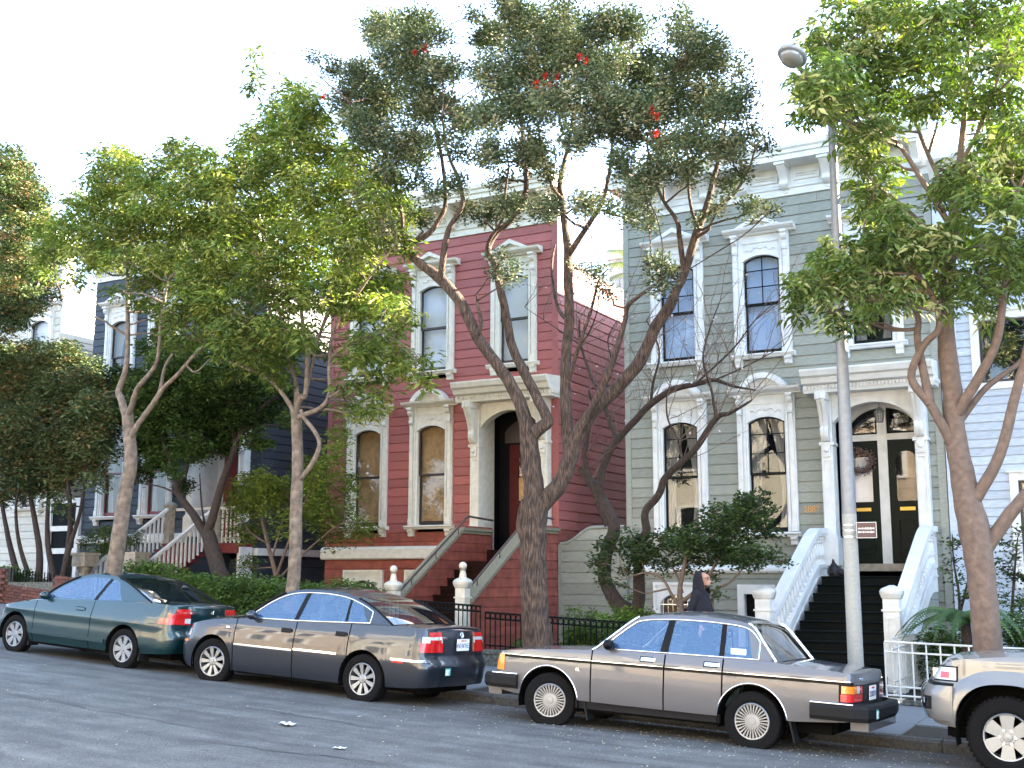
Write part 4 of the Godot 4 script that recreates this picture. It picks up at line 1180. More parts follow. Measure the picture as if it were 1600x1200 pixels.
# ---------------------------------------------------------------- street furniture and small things
func lamp() -> void:
	var o := thing("street_lamp", Vector3(-3.57, 0.15, -15.2), "tall grey street lamp with white painted lower pole before the grey house", "street lamp")
	var x := -3.57; var z := -15.2
	var g := Geo.new()
	g.lathe(PackedVector2Array([V(0.0, 0.1), V(0.17, 0.1), V(0.17, 0.22), V(0.11, 0.3), V(0.1, 0.35), V(0.092, 2.75)]), Vector3(x, 0, z), 18); part(o, "painted_base", g, M.polewhite)
	g = Geo.new(); g.lathe(PackedVector2Array([V(0.09, 2.75), V(0.05, 8.1), V(0.075, 8.12), V(0.075, 8.22), V(0, 8.26)]), Vector3(x, 0, z), 18); part(o, "pole", g, M.zinc)
	g = Geo.new(); g.tube([Vector3(x, 8.0, z), Vector3(x, 8.12, z + 0.3), Vector3(x, 8.18, z + 0.8), Vector3(x, 8.17, z + 1.6)], [0.045, 0.04, 0.034, 0.03], 8); part(o, "arm", g, M.zinc)
	g = Geo.new(); g.ball(Vector3(x, 8.2, z + 1.85), Vector3(0.16, 0.075, 0.33), 16, 8); part(o, "lamp_head", g, M.zinc)
	g = Geo.new(); g.ball(Vector3(x, 8.15, z + 1.9), Vector3(0.13, 0.09, 0.24), 14, 8); part(o, "lens", g, mat("lamp_lens", Color(0.22, 0.22, 0.22), 0.2))
	for y in [2.46, 2.54, 2.61]:
		g = Geo.new(); g.lathe(PackedVector2Array([V(0.093, -0.008), V(0.099, -0.008), V(0.099, 0.008), V(0.093, 0.008)]), Vector3(x, y, z), 16); part(o, "strap", g, M.steel)
	var sg := thing("street_sign", Vector3(-3.35, 2.54, -15.12), "small brown sign with white lettering strapped to the lamp pole", "sign")
	var b := Basis(Vector3.UP, 0.12)
	g = Geo.new(); g.box(Vector3(-3.34, 2.54, -15.1), Vector3(0.245, 0.2, 0.004), b); part(sg, "border", g, M.bwhite)
	g = Geo.new(); g.box(Vector3(-3.34, 2.54, -15.097), Vector3(0.23, 0.184, 0.004), b); part(sg, "plate", g, mat("signbrown", Color(0.075, 0.032, 0.03), 0.5))
	g = Geo.new()
	var r2 := RandomNumberGenerator.new(); r2.seed = 4
	for row in 2:
		var xx := -0.1
		while xx < 0.09:
			var w := r2.randf_range(0.008, 0.02)
			g.box(Vector3(-3.34, 2.54, -15.0935) + b * Vector3(xx + w / 2, 0.02 - row * 0.045, 0), Vector3(w, r2.randf_range(0.014, 0.026), 0.002), b); xx += w + 0.006
	part(sg, "lettering", g, M.bwhite)

func small_things() -> void:
	# wreath on the left door
	var o := thing("wreath", Vector3(-5.15, 4.2, -23.1), "round dried flower wreath on the left black door", "wreath")
	var g := Geo.new()
	for k in 260:
		var a := rng.randf() * TAU; var q := rng.randf() * TAU; var rr := 0.05 + 0.05 * rng.randf()
		var c := Vector3(-5.15, 4.2, -23.08) + Vector3(cos(a), sin(a), 0) * (0.2 + rr * cos(q)) + Vector3(0, 0, rr * sin(q) * 0.8)
		var d := Vector3(rng.randf_range(-1, 1), rng.randf_range(-1, 1), rng.randf_range(-0.3, 1)).normalized() * 0.035
		var e := d.cross(Vector3(rng.randf(), rng.randf(), rng.randf())).normalized() * 0.016
		g.tri(c - e, c + d, c + e); g.tri(c - e * 0.8, c + d.cross(e).normalized() * 0.03, c + e)
	part(o, "dried_flowers", g, mat("dried", Color(0.16, 0.1, 0.085), 0.9))
	g = Geo.new(); var pth := []; var rad := []
	for i in 25: pth.append(Vector3(-5.15 + 0.2 * cos(TAU * i / 24), 4.2 + 0.2 * sin(TAU * i / 24), -23.09)); rad.append(0.035)
	g.tube(pth, rad, 7, false); part(o, "ring", g, M.brownrail)
	# lantern in the porch
	o = thing("porch_lantern", Vector3(-4.68, 5.3, -22.7), "hanging glass lantern in the grey house's arched porch", "lantern")
	g = Geo.new(); g.tube([Vector3(-4.68, 5.32, -22.7), Vector3(-4.68, 5.18, -22.7)], [0.008, 0.008], 5); g.lathe(PackedVector2Array([V(0.02, 5.19), V(0.05, 5.16), V(0.1, 5.1), V(0.1, 5.085)]), Vector3(-4.68, 0, -22.7), 6)
	for i in 6:
		var a := TAU * i / 6; g.tube([Vector3(-4.68 + 0.095 * cos(a), 5.09, -22.7 + 0.095 * sin(a)), Vector3(-4.68 + 0.06 * cos(a), 4.9, -22.7 + 0.06 * sin(a))], [0.006, 0.006], 4)
	g.lathe(PackedVector2Array([V(0, 4.88), V(0.065, 4.89), V(0.065, 4.905), V(0, 4.91)]), Vector3(-4.68, 0, -22.7), 6)
	part(o, "frame", g, M.zinc)
	g = Geo.new(); g.lathe(PackedVector2Array([V(0.09, 5.085), V(0.056, 4.905)]), Vector3(-4.68, 0, -22.7), 6); part(o, "glass", g, M.glass)
	# dark bundle on the top step
	g = Geo.new()
	var bp := Vector3(-5.4, 2.0, -21.75)
	var prof := PackedVector2Array([V(0.11, 0), V(0.125, 0.06), V(0.1, 0.14), V(0.06, 0.2), V(0.03, 0.24), V(0.022, 0.28), V(0.0, 0.32)])
	g.lathe(prof, bp, 9, Basis(Vector3(1.05, 0, 0), Vector3(-0.12, 1, 0), Vector3(0, 0, 0.8)))
	g.ball(bp + Vector3(0.09, 0.07, 0.02), Vector3(0.09, 0.075, 0.08), 8, 6)
	solo("black_bag", g, mat("bag", Color(0.012, 0.009, 0.011), 0.7), bp, "small black tied bag on the top step beside the left balustrade", "bag")
	# paper scraps and fallen blossom on the road
	var paper := mat("paper", Color(0.72, 0.72, 0.7), 0.8)
	for q in [[-8.72, -10.52, 0.3, "larger crumpled white paper scrap on the empty road", 1.0], [-7.33, -9.65, -0.2, "smaller white paper scrap lying nearest on the road", 0.55]]:
		g = Geo.new(); var rows := []
		for i in 5:
			var r := PackedVector3Array()
			for j in 4:
				var dx: float = (i - 2.0) * 0.05 * q[4]; var dz: float = (j - 1.5) * 0.05 * q[4]
				r.append(Vector3(q[0] + dx, road_y(q[0] + dx, q[1] + dz) + 0.008 + 0.028 * q[4] * absf(sin(i * 1.9 + j * 1.1)), q[1] + dz + dx * q[2]))
			rows.append(r)
		g.grid(rows, Vector3.UP, false)
		solo("paper_scrap", g, paper, Vector3(q[0], road_y(q[0], q[1]), q[1]), q[3], "paper", "paper scraps on the road")
	var mm := MultiMesh.new(); mm.transform_format = MultiMesh.TRANSFORM_3D
	var pg := Geo.new(); pg.face([Vector3(-0.011, 0, 0), Vector3(0, 0.004, -0.008), Vector3(0.011, 0, 0), Vector3(0, 0.003, 0.008)], Vector3.UP)
	mm.mesh = pg.mesh(); mm.instance_count = 900
	for i in 900:
		var x := clampf(rng.randfn(-4.6, 2.4), -11.0, 1.5); var z := clampf(rng.randfn(-13.4, 0.9), -17.4, -10.5)
		if rng.randf() < 0.12: x = rng.randf_range(-16.0, 0.0); z = rng.randf_range(-13.0, -7.0)
		var y := (walk_y(x, z) if z < KERB else road_y(x, z)) + 0.005
		mm.set_instance_transform(i, Transform3D(Basis(Vector3.UP, rng.randf() * TAU).scaled(Vector3.ONE * rng.randf_range(0.7, 1.6)), Vector3(x, y, z)))
	var mi := MultiMeshInstance3D.new(); mi.name = "fallen_petals"; mi.multimesh = mm; mi.material_override = mat("petal", Color(0.6, 0.55, 0.36), 0.8)
	add_child(mi, true); tag(mi, "pale fallen petals scattered on the road and gutter around the silver sedan", "petals", "", "stuff")
	# cracks in the asphalt: tar filled lines
	var cracks := [[-13.5, -9.9, 5.5, 0.02], [-9.2, -8.9, 3.0, -0.05], [-11.0, -11.4, 4.0, 0.03], [-7.0, -12.1, 1.9, 0.01], [-5.8, -10.9, 2.5, -0.03]]
	var road := get_node("road")
	for c in cracks:
		g = Geo.new(); var p := []; var n := 26
		for i in n + 1:
			var x: float = c[0] + c[2] * i / n
			p.append(Vector2(x, c[1] + c[3] * c[2] * i / n * 3.0 + rng.randf_range(-0.05, 0.05)))
		for i in n:
			var w: float = 0.006 * sin(PI * (i + 0.5) / n) + rng.randf_range(0.0005, 0.005)
			var a: Vector2 = p[i]; var b: Vector2 = p[i + 1]
			g.face([Vector3(a.x, road_y(a.x, a.y - w) + 0.004, a.y - w), Vector3(b.x, road_y(b.x, b.y - w) + 0.004, b.y - w), Vector3(b.x, road_y(b.x, b.y + w) + 0.004, b.y + w), Vector3(a.x, road_y(a.x, a.y + w) + 0.004, a.y + w)], Vector3.UP)
		off = Vector3.ZERO
		part(road, "tar_seam", g, mat("tar", Color(0.045, 0.045, 0.047), 0.7))

# ---------------------------------------------------------------- plants
func leaf_cluster(n: int, L: float, W: float, spread: float, droop: float, sd: int, fold := 0.35) -> Mesh:
	var r := RandomNumberGenerator.new(); r.seed = sd
	var g := Geo.new()
	for i in n:
		var a := TAU * (i * 0.382 + r.randf() * 0.1); var t := float(i) / n
		var el := r.randf_range(-0.3, 0.9) * (1.0 - droop) - droop * r.randf_range(0.2, 1.1)
		var d := Vector3(cos(a) * cos(el), sin(el), sin(a) * cos(el))
		var c := Vector3(r.randf_range(-1, 1), r.randf_range(-1, 1), r.randf_range(-1, 1)) * spread * 0.6 + d * spread * 0.3
		var s := d.cross(Vector3.UP).normalized().rotated(d, r.randf_range(-0.9, 0.9))
		var nn := s.cross(d)
		var l := L * r.randf_range(0.7, 1.2); var w := W * r.randf_range(0.8, 1.15)
		var m := c + d * l * 0.45 - nn * w * fold
		var tip := c + d * l - Vector3(0, l * 0.18 * (0.4 + droop), 0)
		var p := c + d * l * 0.42 + s * w; var q := c + d * l * 0.42 - s * w
		g.tri(c, p, m); g.tri(c, m, q); g.tri(p, tip, m); g.tri(m, tip, q)
	return g.mesh()

func leaf_mat(key: String, c: Color, back: Color, rough := 0.55) -> StandardMaterial3D:
	var m := mat(key, c, rough)
	m.vertex_color_use_as_albedo = true
	m.backlight_enabled = true; m.backlight = back.linear_to_srgb()
	m.metallic_specular = 0.25
	return m

func foliage(root: Node3D, called: String, blobs: Array, m: Mesh, mt: Material, per: float, tints: Array, scale := 1.0, hollow := 0.35, squash := 0.85) -> MultiMeshInstance3D:
	# clusters spread through the blobs' volume, thinner at their hearts
	var xf := []; var cols := []
	for b in blobs:
		var n := int(per * pow(b[3], 2.2)) + 2
		var tone := rng.randf_range(0.68, 1.3)
		for i in n:
			var d := Vector3(rng.randfn(), rng.randfn(), rng.randfn()).normalized()
			var q := pow(rng.randf_range(hollow, 1.0), 0.7) * rng.randf_range(0.85, 1.1)
			var p: Vector3 = Vector3(b[0], b[1], b[2]) + d * Vector3(1.0, squash, 1.0) * q * b[3]
			var bs := Basis(Vector3.UP, rng.randf() * TAU) * Basis(Vector3.RIGHT, rng.randf_range(-0.5, 0.5)) * Basis(Vector3.BACK, rng.randf_range(-0.4, 0.4))
			xf.append(Transform3D(bs.scaled(Vector3.ONE * scale * rng.randf_range(0.75, 1.25)), p - off))
			var k := rng.randf()
			var t: Color = tints[0].lerp(tints[1], k)
			if tints.size() > 2 and rng.randf() < 0.16: t = tints[2].lerp(t, rng.randf() * 0.5)
			t = t * (tone * rng.randf_range(0.8, 1.2)); t.a = 1.0
			cols.append(t)
	var mm := MultiMesh.new(); mm.transform_format = MultiMesh.TRANSFORM_3D; mm.use_colors = true
	mm.mesh = m; mm.instance_count = xf.size()
	for i in xf.size(): mm.set_instance_transform(i, xf[i]); mm.set_instance_color(i, cols[i])
	var o := MultiMeshInstance3D.new(); o.name = called; o.multimesh = mm; o.material_override = mt
	root.add_child(o, true)
	o.set_meta("kind", "stuff")
	return o

func wiggle(g: Geo, a: Vector3, b: Vector3, r0: float, r1: float, bend: float, sides := 5) -> void:
	var p := []; var r := []
	var n := maxi(4, int(a.distance_to(b) / 0.18))
	var s := Vector3(rng.randfn(), rng.randfn() * 0.5, rng.randfn()) * bend * a.distance_to(b)
	var ph := rng.randf() * 6.0
	for i in n + 1:
		var t := float(i) / n
		p.append(a.lerp(b, t) + s * sin(PI * t) + Vector3(sin(t * 9 + ph), cos(t * 7 + ph), sin(t * 8 + ph * 2)) * 0.03 * sin(PI * t)); r.append(lerpf(r0, r1, t))
	g.tube(p, r, sides, false)

func limbs_geo(limbs: Array, sides: int, rough: float) -> Array:
	var g := Geo.new(); var nodes := []
	for l in limbs:
		var s := smooth_path(l, 5)
		var p := []; var r := []
		for q in s: p.append(Vector3(q[0], q[1], q[2])); r.append(q[3]); nodes.append([p[p.size() - 1], q[3]])
		g.tube(p, r, sides if r[0] > 0.04 else 6, true, rough, nodes.size())
	return [g, nodes]

func tree(called: String, label: String, group: String, d: Dictionary, bark: Material, leaf: Mesh, mt: Material, per: float, tints: Array, scale := 1.0, twig := 0.02, hollow := 0.35) -> Node3D:
	var f: Array = d.limbs[0][0]
	var o := thing(called, Vector3(f[0], f[1], f[2]), label, "tree", group)
	var lg := limbs_geo(d.limbs, 12, d.get("rough", 0.06))
	part(o, "trunk", lg[0], bark)
	var g := Geo.new()
	for b in d.blobs:
		var c := Vector3(b[0], b[1], b[2])
		var best := INF; var at := Vector3.ZERO; var ar := 0.03
		for q in lg[1]:
			var e: float = c.distance_to(q[0]) + (0.8 if q[0].y > c.y else 0.0) + (2.0 if q[0].y < f[1] + 1.5 and c.y > f[1] + 3.0 else 0.0)
			if e < best: best = e; at = q[0]; ar = q[1]
		if at.distance_to(c) > 0.15: wiggle(g, at, c, minf(ar * 0.7, twig * (0.7 + 0.5 * at.distance_to(c))), 0.008, 0.1)
		for k in int(3 + b[3] * 5):
			var e: Vector3 = Vector3(rng.randfn(), absf(rng.randfn()) * 0.7, rng.randfn()).normalized() * b[3] * rng.randf_range(0.6, 1.0)
			wiggle(g, c.lerp(at, rng.randf() * 0.3), c + e, 0.008, 0.003, 0.12, 4)
	part(o, "branches", g, bark)
	foliage(o, "crown", d.blobs, leaf, mt, per, tints, scale, hollow)
	return o

func knot(root: Node3D, p: Vector3, r: float, m: Material) -> void:
	var g := Geo.new()
	var t := []; var rr := []
	for i in 13: t.append(p + Vector3(cos(TAU * i / 12) * r, sin(TAU * i / 12) * r * 1.1, 0.0)); rr.append(r * 0.38)
	g.tube(t, rr, 6, false)
	part(root, "knot", g, m)
	g = Geo.new(); g.ball(p - Vector3(0, 0, r * 0.2), Vector3(r * 0.8, r * 0.9, r * 0.35), 10, 6); part(root, "knot_hole", g, M.black)

func plants() -> void:
	var bark_rel := noise_tex("barkrel", 0.03, 0.0, 1.0, 5, FastNoiseLite.TYPE_SIMPLEX_SMOOTH, 512, 21)
	var bark_col := noise_tex("barkcol", 0.014, 0.5, 1.0, 5, FastNoiseLite.TYPE_SIMPLEX_SMOOTH, 512, 22)
	var smooth_bark := mat("bark_smooth", Color(0.29, 0.22, 0.165), 0.85, bark_col, Vector3(1.0, 0.9, 1.0), bark_rel, 0.6)
	var rough_bark := mat("bark_rough", Color(0.23, 0.15, 0.11), 0.95, noise_tex("barkcol2", 0.02, 0.15, 1.0, 5, FastNoiseLite.TYPE_SIMPLEX_SMOOTH, 512, 27), Vector3(3.4, 0.45, 3.4), noise_tex("barkrel2", 0.02, 0.0, 1.0, 4, FastNoiseLite.TYPE_SIMPLEX_SMOOTH, 512, 28), 4.0)
	var dark_bark := mat("bark_dark", Color(0.075, 0.05, 0.04), 0.9, bark_col, Vector3(2.5, 1.4, 2.5), bark_rel, 0.8)
	var red_bark := mat("bark_red", Color(0.2, 0.135, 0.1), 0.8, noise_tex("barkcol3", 0.02, 0.72, 1.0, 5, FastNoiseLite.TYPE_SIMPLEX_SMOOTH, 512, 23), Vector3(0.8, 0.8, 0.8), bark_rel, 0.6)
	var W := Color(1, 1, 1)
	var lance := leaf_cluster(18, 0.118, 0.017, 0.14, 0.6, 3)
	var lance5 := leaf_cluster(20, 0.115, 0.019, 0.14, 0.7, 7)
	var oval := leaf_cluster(22, 0.065, 0.016, 0.12, 0.1, 5)
	var broad := leaf_cluster(16, 0.085, 0.021, 0.12, 0.25, 9)
	var tiny := leaf_cluster(22, 0.05, 0.011, 0.12, 0.15, 11)
	var lm := leaf_mat("leaf_lance", Color(1, 1, 1), Color(0.36, 0.46, 0.06))
	var lo := leaf_mat("leaf_oval", Color(1, 1, 1), Color(0.16, 0.19, 0.07))
	var lb := leaf_mat("leaf_broad", Color(1, 1, 1), Color(0.16, 0.24, 0.04), 0.5)
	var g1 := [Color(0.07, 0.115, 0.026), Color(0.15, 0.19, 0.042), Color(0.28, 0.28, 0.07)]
	var g3 := [Color(0.04, 0.065, 0.034), Color(0.11, 0.135, 0.075), Color(0.26, 0.25, 0.16)]
	var g5 := [Color(0.07, 0.115, 0.032), Color(0.145, 0.195, 0.052), Color(0.42, 0.42, 0.2)]
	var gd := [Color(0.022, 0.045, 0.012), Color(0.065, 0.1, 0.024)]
	var gs := [Color(0.06, 0.09, 0.04), Color(0.12, 0.15, 0.065), Color(0.2, 0.115, 0.05)]
	var t1 := tree("street_tree", "smooth grey street tree forking low behind the green coupe", "street trees along the kerb", tree_one(), smooth_bark, lance, lm, 200.0, g1, 1.15)
	knot(t1, Vector3(-16.62, 2.97, -15.13) - off, 0.05, smooth_bark)
	var t2 := tree("street_tree", "tall slim street tree behind the dark grey sedan, with a bowed side limb", "street trees along the kerb", tree_two(), smooth_bark, lance, lm, 200.0, g1, 1.15)
	knot(t2, Vector3(-12.53, 2.36, -15.14) - off, 0.055, smooth_bark)
	var t3 := tree("street_tree", "big rough-barked street tree with spreading limbs and red blossoms", "street trees along the kerb", tree_three(), rough_bark, oval, lo, 440.0, g3, 1.1, 0.026, 0.2)
	var fl := Geo.new()
	for i in 40:
		var d := Vector3(rng.randfn(), rng.randfn(), rng.randfn()).normalized() * 0.06
		var e := d.cross(Vector3(0.3, 1, 0.2)).normalized() * 0.012
		fl.tri(-e, d, e); fl.tri(Vector3.ZERO, d + e, d - e)
	var fm := fl.mesh()
	var red := mat("blossom", Color(0.6, 0.03, 0.02), 0.6)
	for q in blossoms():
		shared(t3, "blossom", fm, red, Transform3D(Basis.from_scale(Vector3.ONE * rng.randf_range(0.8, 1.3)), Vector3(q[0], q[1], q[2]) - off))
	var t5 := tree("street_tree", "smooth brown street tree with long drooping leaves right of the lamp pole", "street trees along the kerb", tree_five(), red_bark, lance5, lm, 190.0, g5, 1.15)
	for q in [[-2.08, 1.46, -15.13, 0.035], [-2.01, 1.12, -15.11, 0.03], [-2.26, 2.83, -15.12, 0.06]]: knot(t5, Vector3(q[0], q[1], q[2]) - off, q[3], red_bark)
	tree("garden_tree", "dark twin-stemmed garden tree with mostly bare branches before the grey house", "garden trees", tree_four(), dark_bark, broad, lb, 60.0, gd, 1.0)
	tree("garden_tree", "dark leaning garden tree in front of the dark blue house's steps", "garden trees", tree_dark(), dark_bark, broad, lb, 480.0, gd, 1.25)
	tree("garden_tree", "bushy many-stemmed tree with reddish new leaves at the left edge", "garden trees", tree_left(), dark_bark, tiny, lo, 430.0, gs, 2.1)
	tree("garden_tree", "tall light green tree cut off by the left edge", "garden trees", tree_edge(), dark_bark, broad, lb, 320.0, [Color(0.035, 0.06, 0.022), Color(0.09, 0.115, 0.045), Color(0.2, 0.12, 0.06)], 1.2)
	tree("shrub", "loose yellow-green shrub between the dark blue and the red house", "shrubs in the front gardens", shrub_loose(), red_bark, tiny, leaf_mat("leaf_tiny", Color(1, 1, 1), Color(0.2, 0.28, 0.04)), 300.0, [Color(0.08, 0.12, 0.02), Color(0.17, 0.21, 0.035)], 1.8).set_meta("category", "shrub")
	tree("shrub", "broad glossy dark green shrub in front of the grey house's lower windows", "shrubs in the front gardens", shrub_glossy(), red_bark, broad, lb, 420.0, [Color(0.028, 0.052, 0.018), Color(0.065, 0.1, 0.03)], 1.0).set_meta("category", "shrub")
	tree("shrub", "upright leafy shrub beside the pale blue house's wall", "shrubs in the front gardens", shrub_right(), dark_bark, broad, lb, 150.0, gd, 1.0).set_meta("category", "shrub")
	# bare twigs of the dark tree, with a few blossoms
	var o := find_tree("dark twin")
	off = o.position
	var g := Geo.new(); var buds := []
	for s in tree_four().limbs:
		for k in s.size():
			if s[k][3] > 0.06: continue
			for j in 2:
				var a := Vector3(s[k][0], s[k][1], s[k][2])
				var b := a + Vector3(rng.randf_range(-0.5, 1.1), rng.randf_range(0.3, 1.6), rng.randf_range(-0.5, 0.5))
				wiggle(g, a, b, 0.008, 0.003, 0.06, 4)
				for i in 4:
					var c := a.lerp(b, rng.randf_range(0.4, 1.0))
					var e := c + Vector3(rng.randfn() * 0.28, rng.randf_range(0.0, 0.45), rng.randfn() * 0.2)
					wiggle(g, c, e, 0.0035, 0.0015, 0.05, 3)
					if rng.randf() < 0.16: buds.append(e)
	part(o, "bare_twigs", g, red_bark)
	g = Geo.new()
	for b in buds:
		for i in 4:
			var d := Vector3(rng.randfn(), rng.randfn(), rng.randfn()).normalized() * 0.03
			var e := d.cross(Vector3(0.2, 1, 0.4)).normalized() * 0.02
			g.tri(b - e, b + d, b + e)
	part(o, "buds", g, mat("bud", Color(0.65, 0.55, 0.55), 0.7)).set_meta("kind", "stuff")
	# clipped hedges and bushes
	var hedge_tint := [Color(0.05, 0.095, 0.022), Color(0.1, 0.15, 0.035)]
	for q in [["hedge", "long clipped ivy hedge behind the green coupe's tail", -18.0, -14.2, 0.0, 0.44, "hedge"], ["hedge", "short rounded hedge between the slim tree and the red house", -14.0, -13.3, 0.1, 0.42, "hedge"], ["hedge", "rounded hedge top left of the maroon steps' foot", -18.95, -18.0, 0.16, 0.44, "hedge"]]:
		var bl := []
		var x: float = q[2]
		while x <= q[3]:
			for z in [-17.75, -18.25]:
				for y in [0.45, 0.8]: bl.append([x, walk_y(x, -17.7) + y + q[4] + rng.randf_range(-0.05, 0.05), z, 0.36])
			x += 0.33
		var h := thing(q[0], Vector3((q[2] + q[3]) / 2, walk_y((q[2] + q[3]) / 2, -17.7) + 0.2, -18.0), q[1], q[6], "clipped hedges")
		foliage(h, "foliage", bl, broad, lb, 420.0, hedge_tint, 0.9, 0.5)
		var sg := Geo.new(); for k in 9: wiggle(sg, Vector3(lerpf(q[2], q[3], k / 8.0), walk_y(q[2], -17.7) - 0.1, -18.0), Vector3(lerpf(q[2], q[3], k / 8.0) + 0.1, walk_y(q[2], -17.7) + 0.8, -18.0), 0.02, 0.01, 0.1)
		part(h, "stems", sg, dark_bark)
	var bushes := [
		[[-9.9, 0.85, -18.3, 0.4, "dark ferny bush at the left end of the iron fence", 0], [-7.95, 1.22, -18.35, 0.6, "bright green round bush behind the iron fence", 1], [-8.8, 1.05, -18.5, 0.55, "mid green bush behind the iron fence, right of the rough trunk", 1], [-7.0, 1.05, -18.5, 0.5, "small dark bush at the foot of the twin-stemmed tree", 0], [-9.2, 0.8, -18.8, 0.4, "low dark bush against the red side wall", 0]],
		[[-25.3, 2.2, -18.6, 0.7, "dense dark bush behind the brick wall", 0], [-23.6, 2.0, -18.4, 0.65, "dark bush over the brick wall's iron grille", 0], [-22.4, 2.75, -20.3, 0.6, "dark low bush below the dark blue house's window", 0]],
		[[-0.5, 1.5, -19.6, 0.95, "dark leafy bush behind the white fence, right of the smooth trunk", 0], [-3.1, 0.85, -19.6, 0.6, "dark low bush added to fill the dark gap under the grey house's stairs", 0], [-1.9, 1.2, -20.3, 0.85, "dark bush against the pale blue house behind the fern", 0]]]  # the low bush by the stairs is added in place of a dark void
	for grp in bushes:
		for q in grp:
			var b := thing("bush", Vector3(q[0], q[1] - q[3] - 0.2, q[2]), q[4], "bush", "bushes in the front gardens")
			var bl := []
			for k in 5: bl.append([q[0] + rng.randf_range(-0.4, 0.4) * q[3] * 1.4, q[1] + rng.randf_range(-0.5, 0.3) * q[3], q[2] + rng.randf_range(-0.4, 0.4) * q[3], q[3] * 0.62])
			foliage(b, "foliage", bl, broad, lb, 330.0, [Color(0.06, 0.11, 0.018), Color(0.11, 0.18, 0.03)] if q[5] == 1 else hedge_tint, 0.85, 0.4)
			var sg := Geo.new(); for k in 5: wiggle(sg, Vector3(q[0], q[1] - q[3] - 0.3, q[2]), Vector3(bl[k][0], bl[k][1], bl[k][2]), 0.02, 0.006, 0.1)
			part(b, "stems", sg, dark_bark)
	for q in [[-22.25, 2.72, -19.35, "small clipped bush in the left planter box of the maroon steps"], [-20.62, 2.72, -19.35, "small clipped bush in the right planter box of the maroon steps"]]:
		var b := thing("potted_bush", Vector3(q[0], 2.5, q[2]), q[3], "bush", "potted bushes on the maroon steps")
		foliage(b, "foliage", [[q[0], q[1] + 0.08, q[2], 0.2], [q[0] + 0.06, q[1] + 0.22, q[2], 0.15], [q[0] - 0.08, q[1], q[2] + 0.05, 0.16]], tiny, lo, 900.0, gd, 0.8, 0.2)
		var sg := Geo.new(); wiggle(sg, Vector3(q[0], 2.45, q[2]), Vector3(q[0], 2.8, q[2]), 0.02, 0.01, 0.05); part(b, "stem", sg, dark_bark)
	# ferns: fronds of many leaflets
	for q in [[-2.75, 1.3, -18.6, "spreading green tree fern behind the white fence beside the stairs", 26, 1.05], [-0.9, 1.45, -18.4, "bright fern behind the white fence, right of the smooth trunk", 22, 1.05]]:
		var b := thing("fern", Vector3(q[0], walk_y(q[0], q[2]), q[2]), q[3], "fern", "ferns behind the white fence")
		var c := Vector3(q[0], q[1], q[2])
		g = Geo.new(); wiggle(g, Vector3(q[0], 0.1, q[2]), c, 0.09, 0.07, 0.02, 8); part(b, "trunk", g, dark_bark)
		for k in q[4]:
			g = Geo.new()
			var a: float = TAU * k / q[4] + rng.randf_range(-0.2, 0.2)
			var L: float = q[5] * rng.randf_range(0.8, 1.1)
			var d := Vector3(cos(a), 0, sin(a))
			var last := c; var lift := rng.randf_range(0.25, 1.15)
			for i in 30:
				var t := (i + 1) / 30.0
				var p := c + d * L * t + Vector3.UP * L * (lift * t - (lift + 0.2) * t * t)
				g.tube([last, p], [0.006, 0.005], 4, false)
				var s := d.cross(Vector3.UP); var w := 0.2 * sin(PI * (0.1 + 0.88 * t)) * (1.1 - 0.5 * t)
				for sd in [-1.0, 1.0]:
					var tip: Vector3 = p + s * sd * w + d * w * 0.35 - Vector3.UP * w * 0.25
					var fw := (p - last) * 0.45
					g.tri(p - fw, tip, p + fw)
				last = p
			part(b, "frond", g, leaf_mat_plain("fern%d" % (k % 2), [Color(0.035, 0.075, 0.015), Color(0.06, 0.115, 0.022)][k % 2]))
	# palm far back in the gap
	var pb := thing("palm", Vector3(-14.1, 1.0, -34.5), "palm crown showing above the gap beside the red house", "palm")
	g = Geo.new(); g.tube([Vector3(-14.1, 0, -34.5), Vector3(-14.1, 11.7, -34.5)], [0.3, 0.24], 10, true, 0.08); part(pb, "trunk", g, rough_bark)
	for k in 16:
		g = Geo.new()
		var a := TAU * k / 16.0 + rng.randf_range(-0.15, 0.15); var up := rng.randf_range(0.5, 1.5)
		var d := Vector3(cos(a), 0, sin(a)); var last := Vector3(-14.1, 11.7, -34.5)
		for i in 22:
			var t := (i + 1) / 22.0
			var p := Vector3(-14.1, 11.7, -34.5) + d * 2.0 * t + Vector3.UP * (up * 1.9 * t - 1.5 * t * t)
			for sd in [-1.0, 1.0]:
				var s: Vector3 = d.cross(Vector3.UP) * sd * 0.45 * sin(PI * (0.15 + 0.8 * t)) + d * 0.2 - Vector3.UP * 0.12
				g.tri(last, p + s, p)
			last = p
		part(pb, "frond", g, leaf_mat_plain("palm", Color(0.09, 0.11, 0.03)))

func leaf_mat_plain(key: String, c: Color) -> StandardMaterial3D:
	var m := mat(key, c, 0.5)
	m.backlight_enabled = true; m.backlight = (c * 1.4).linear_to_srgb()
	return m

func find_tree(s: String) -> Node3D:
	for c in get_children():
		if c.has_meta("label") and str(c.get_meta("label")).contains(s): return c
	return null

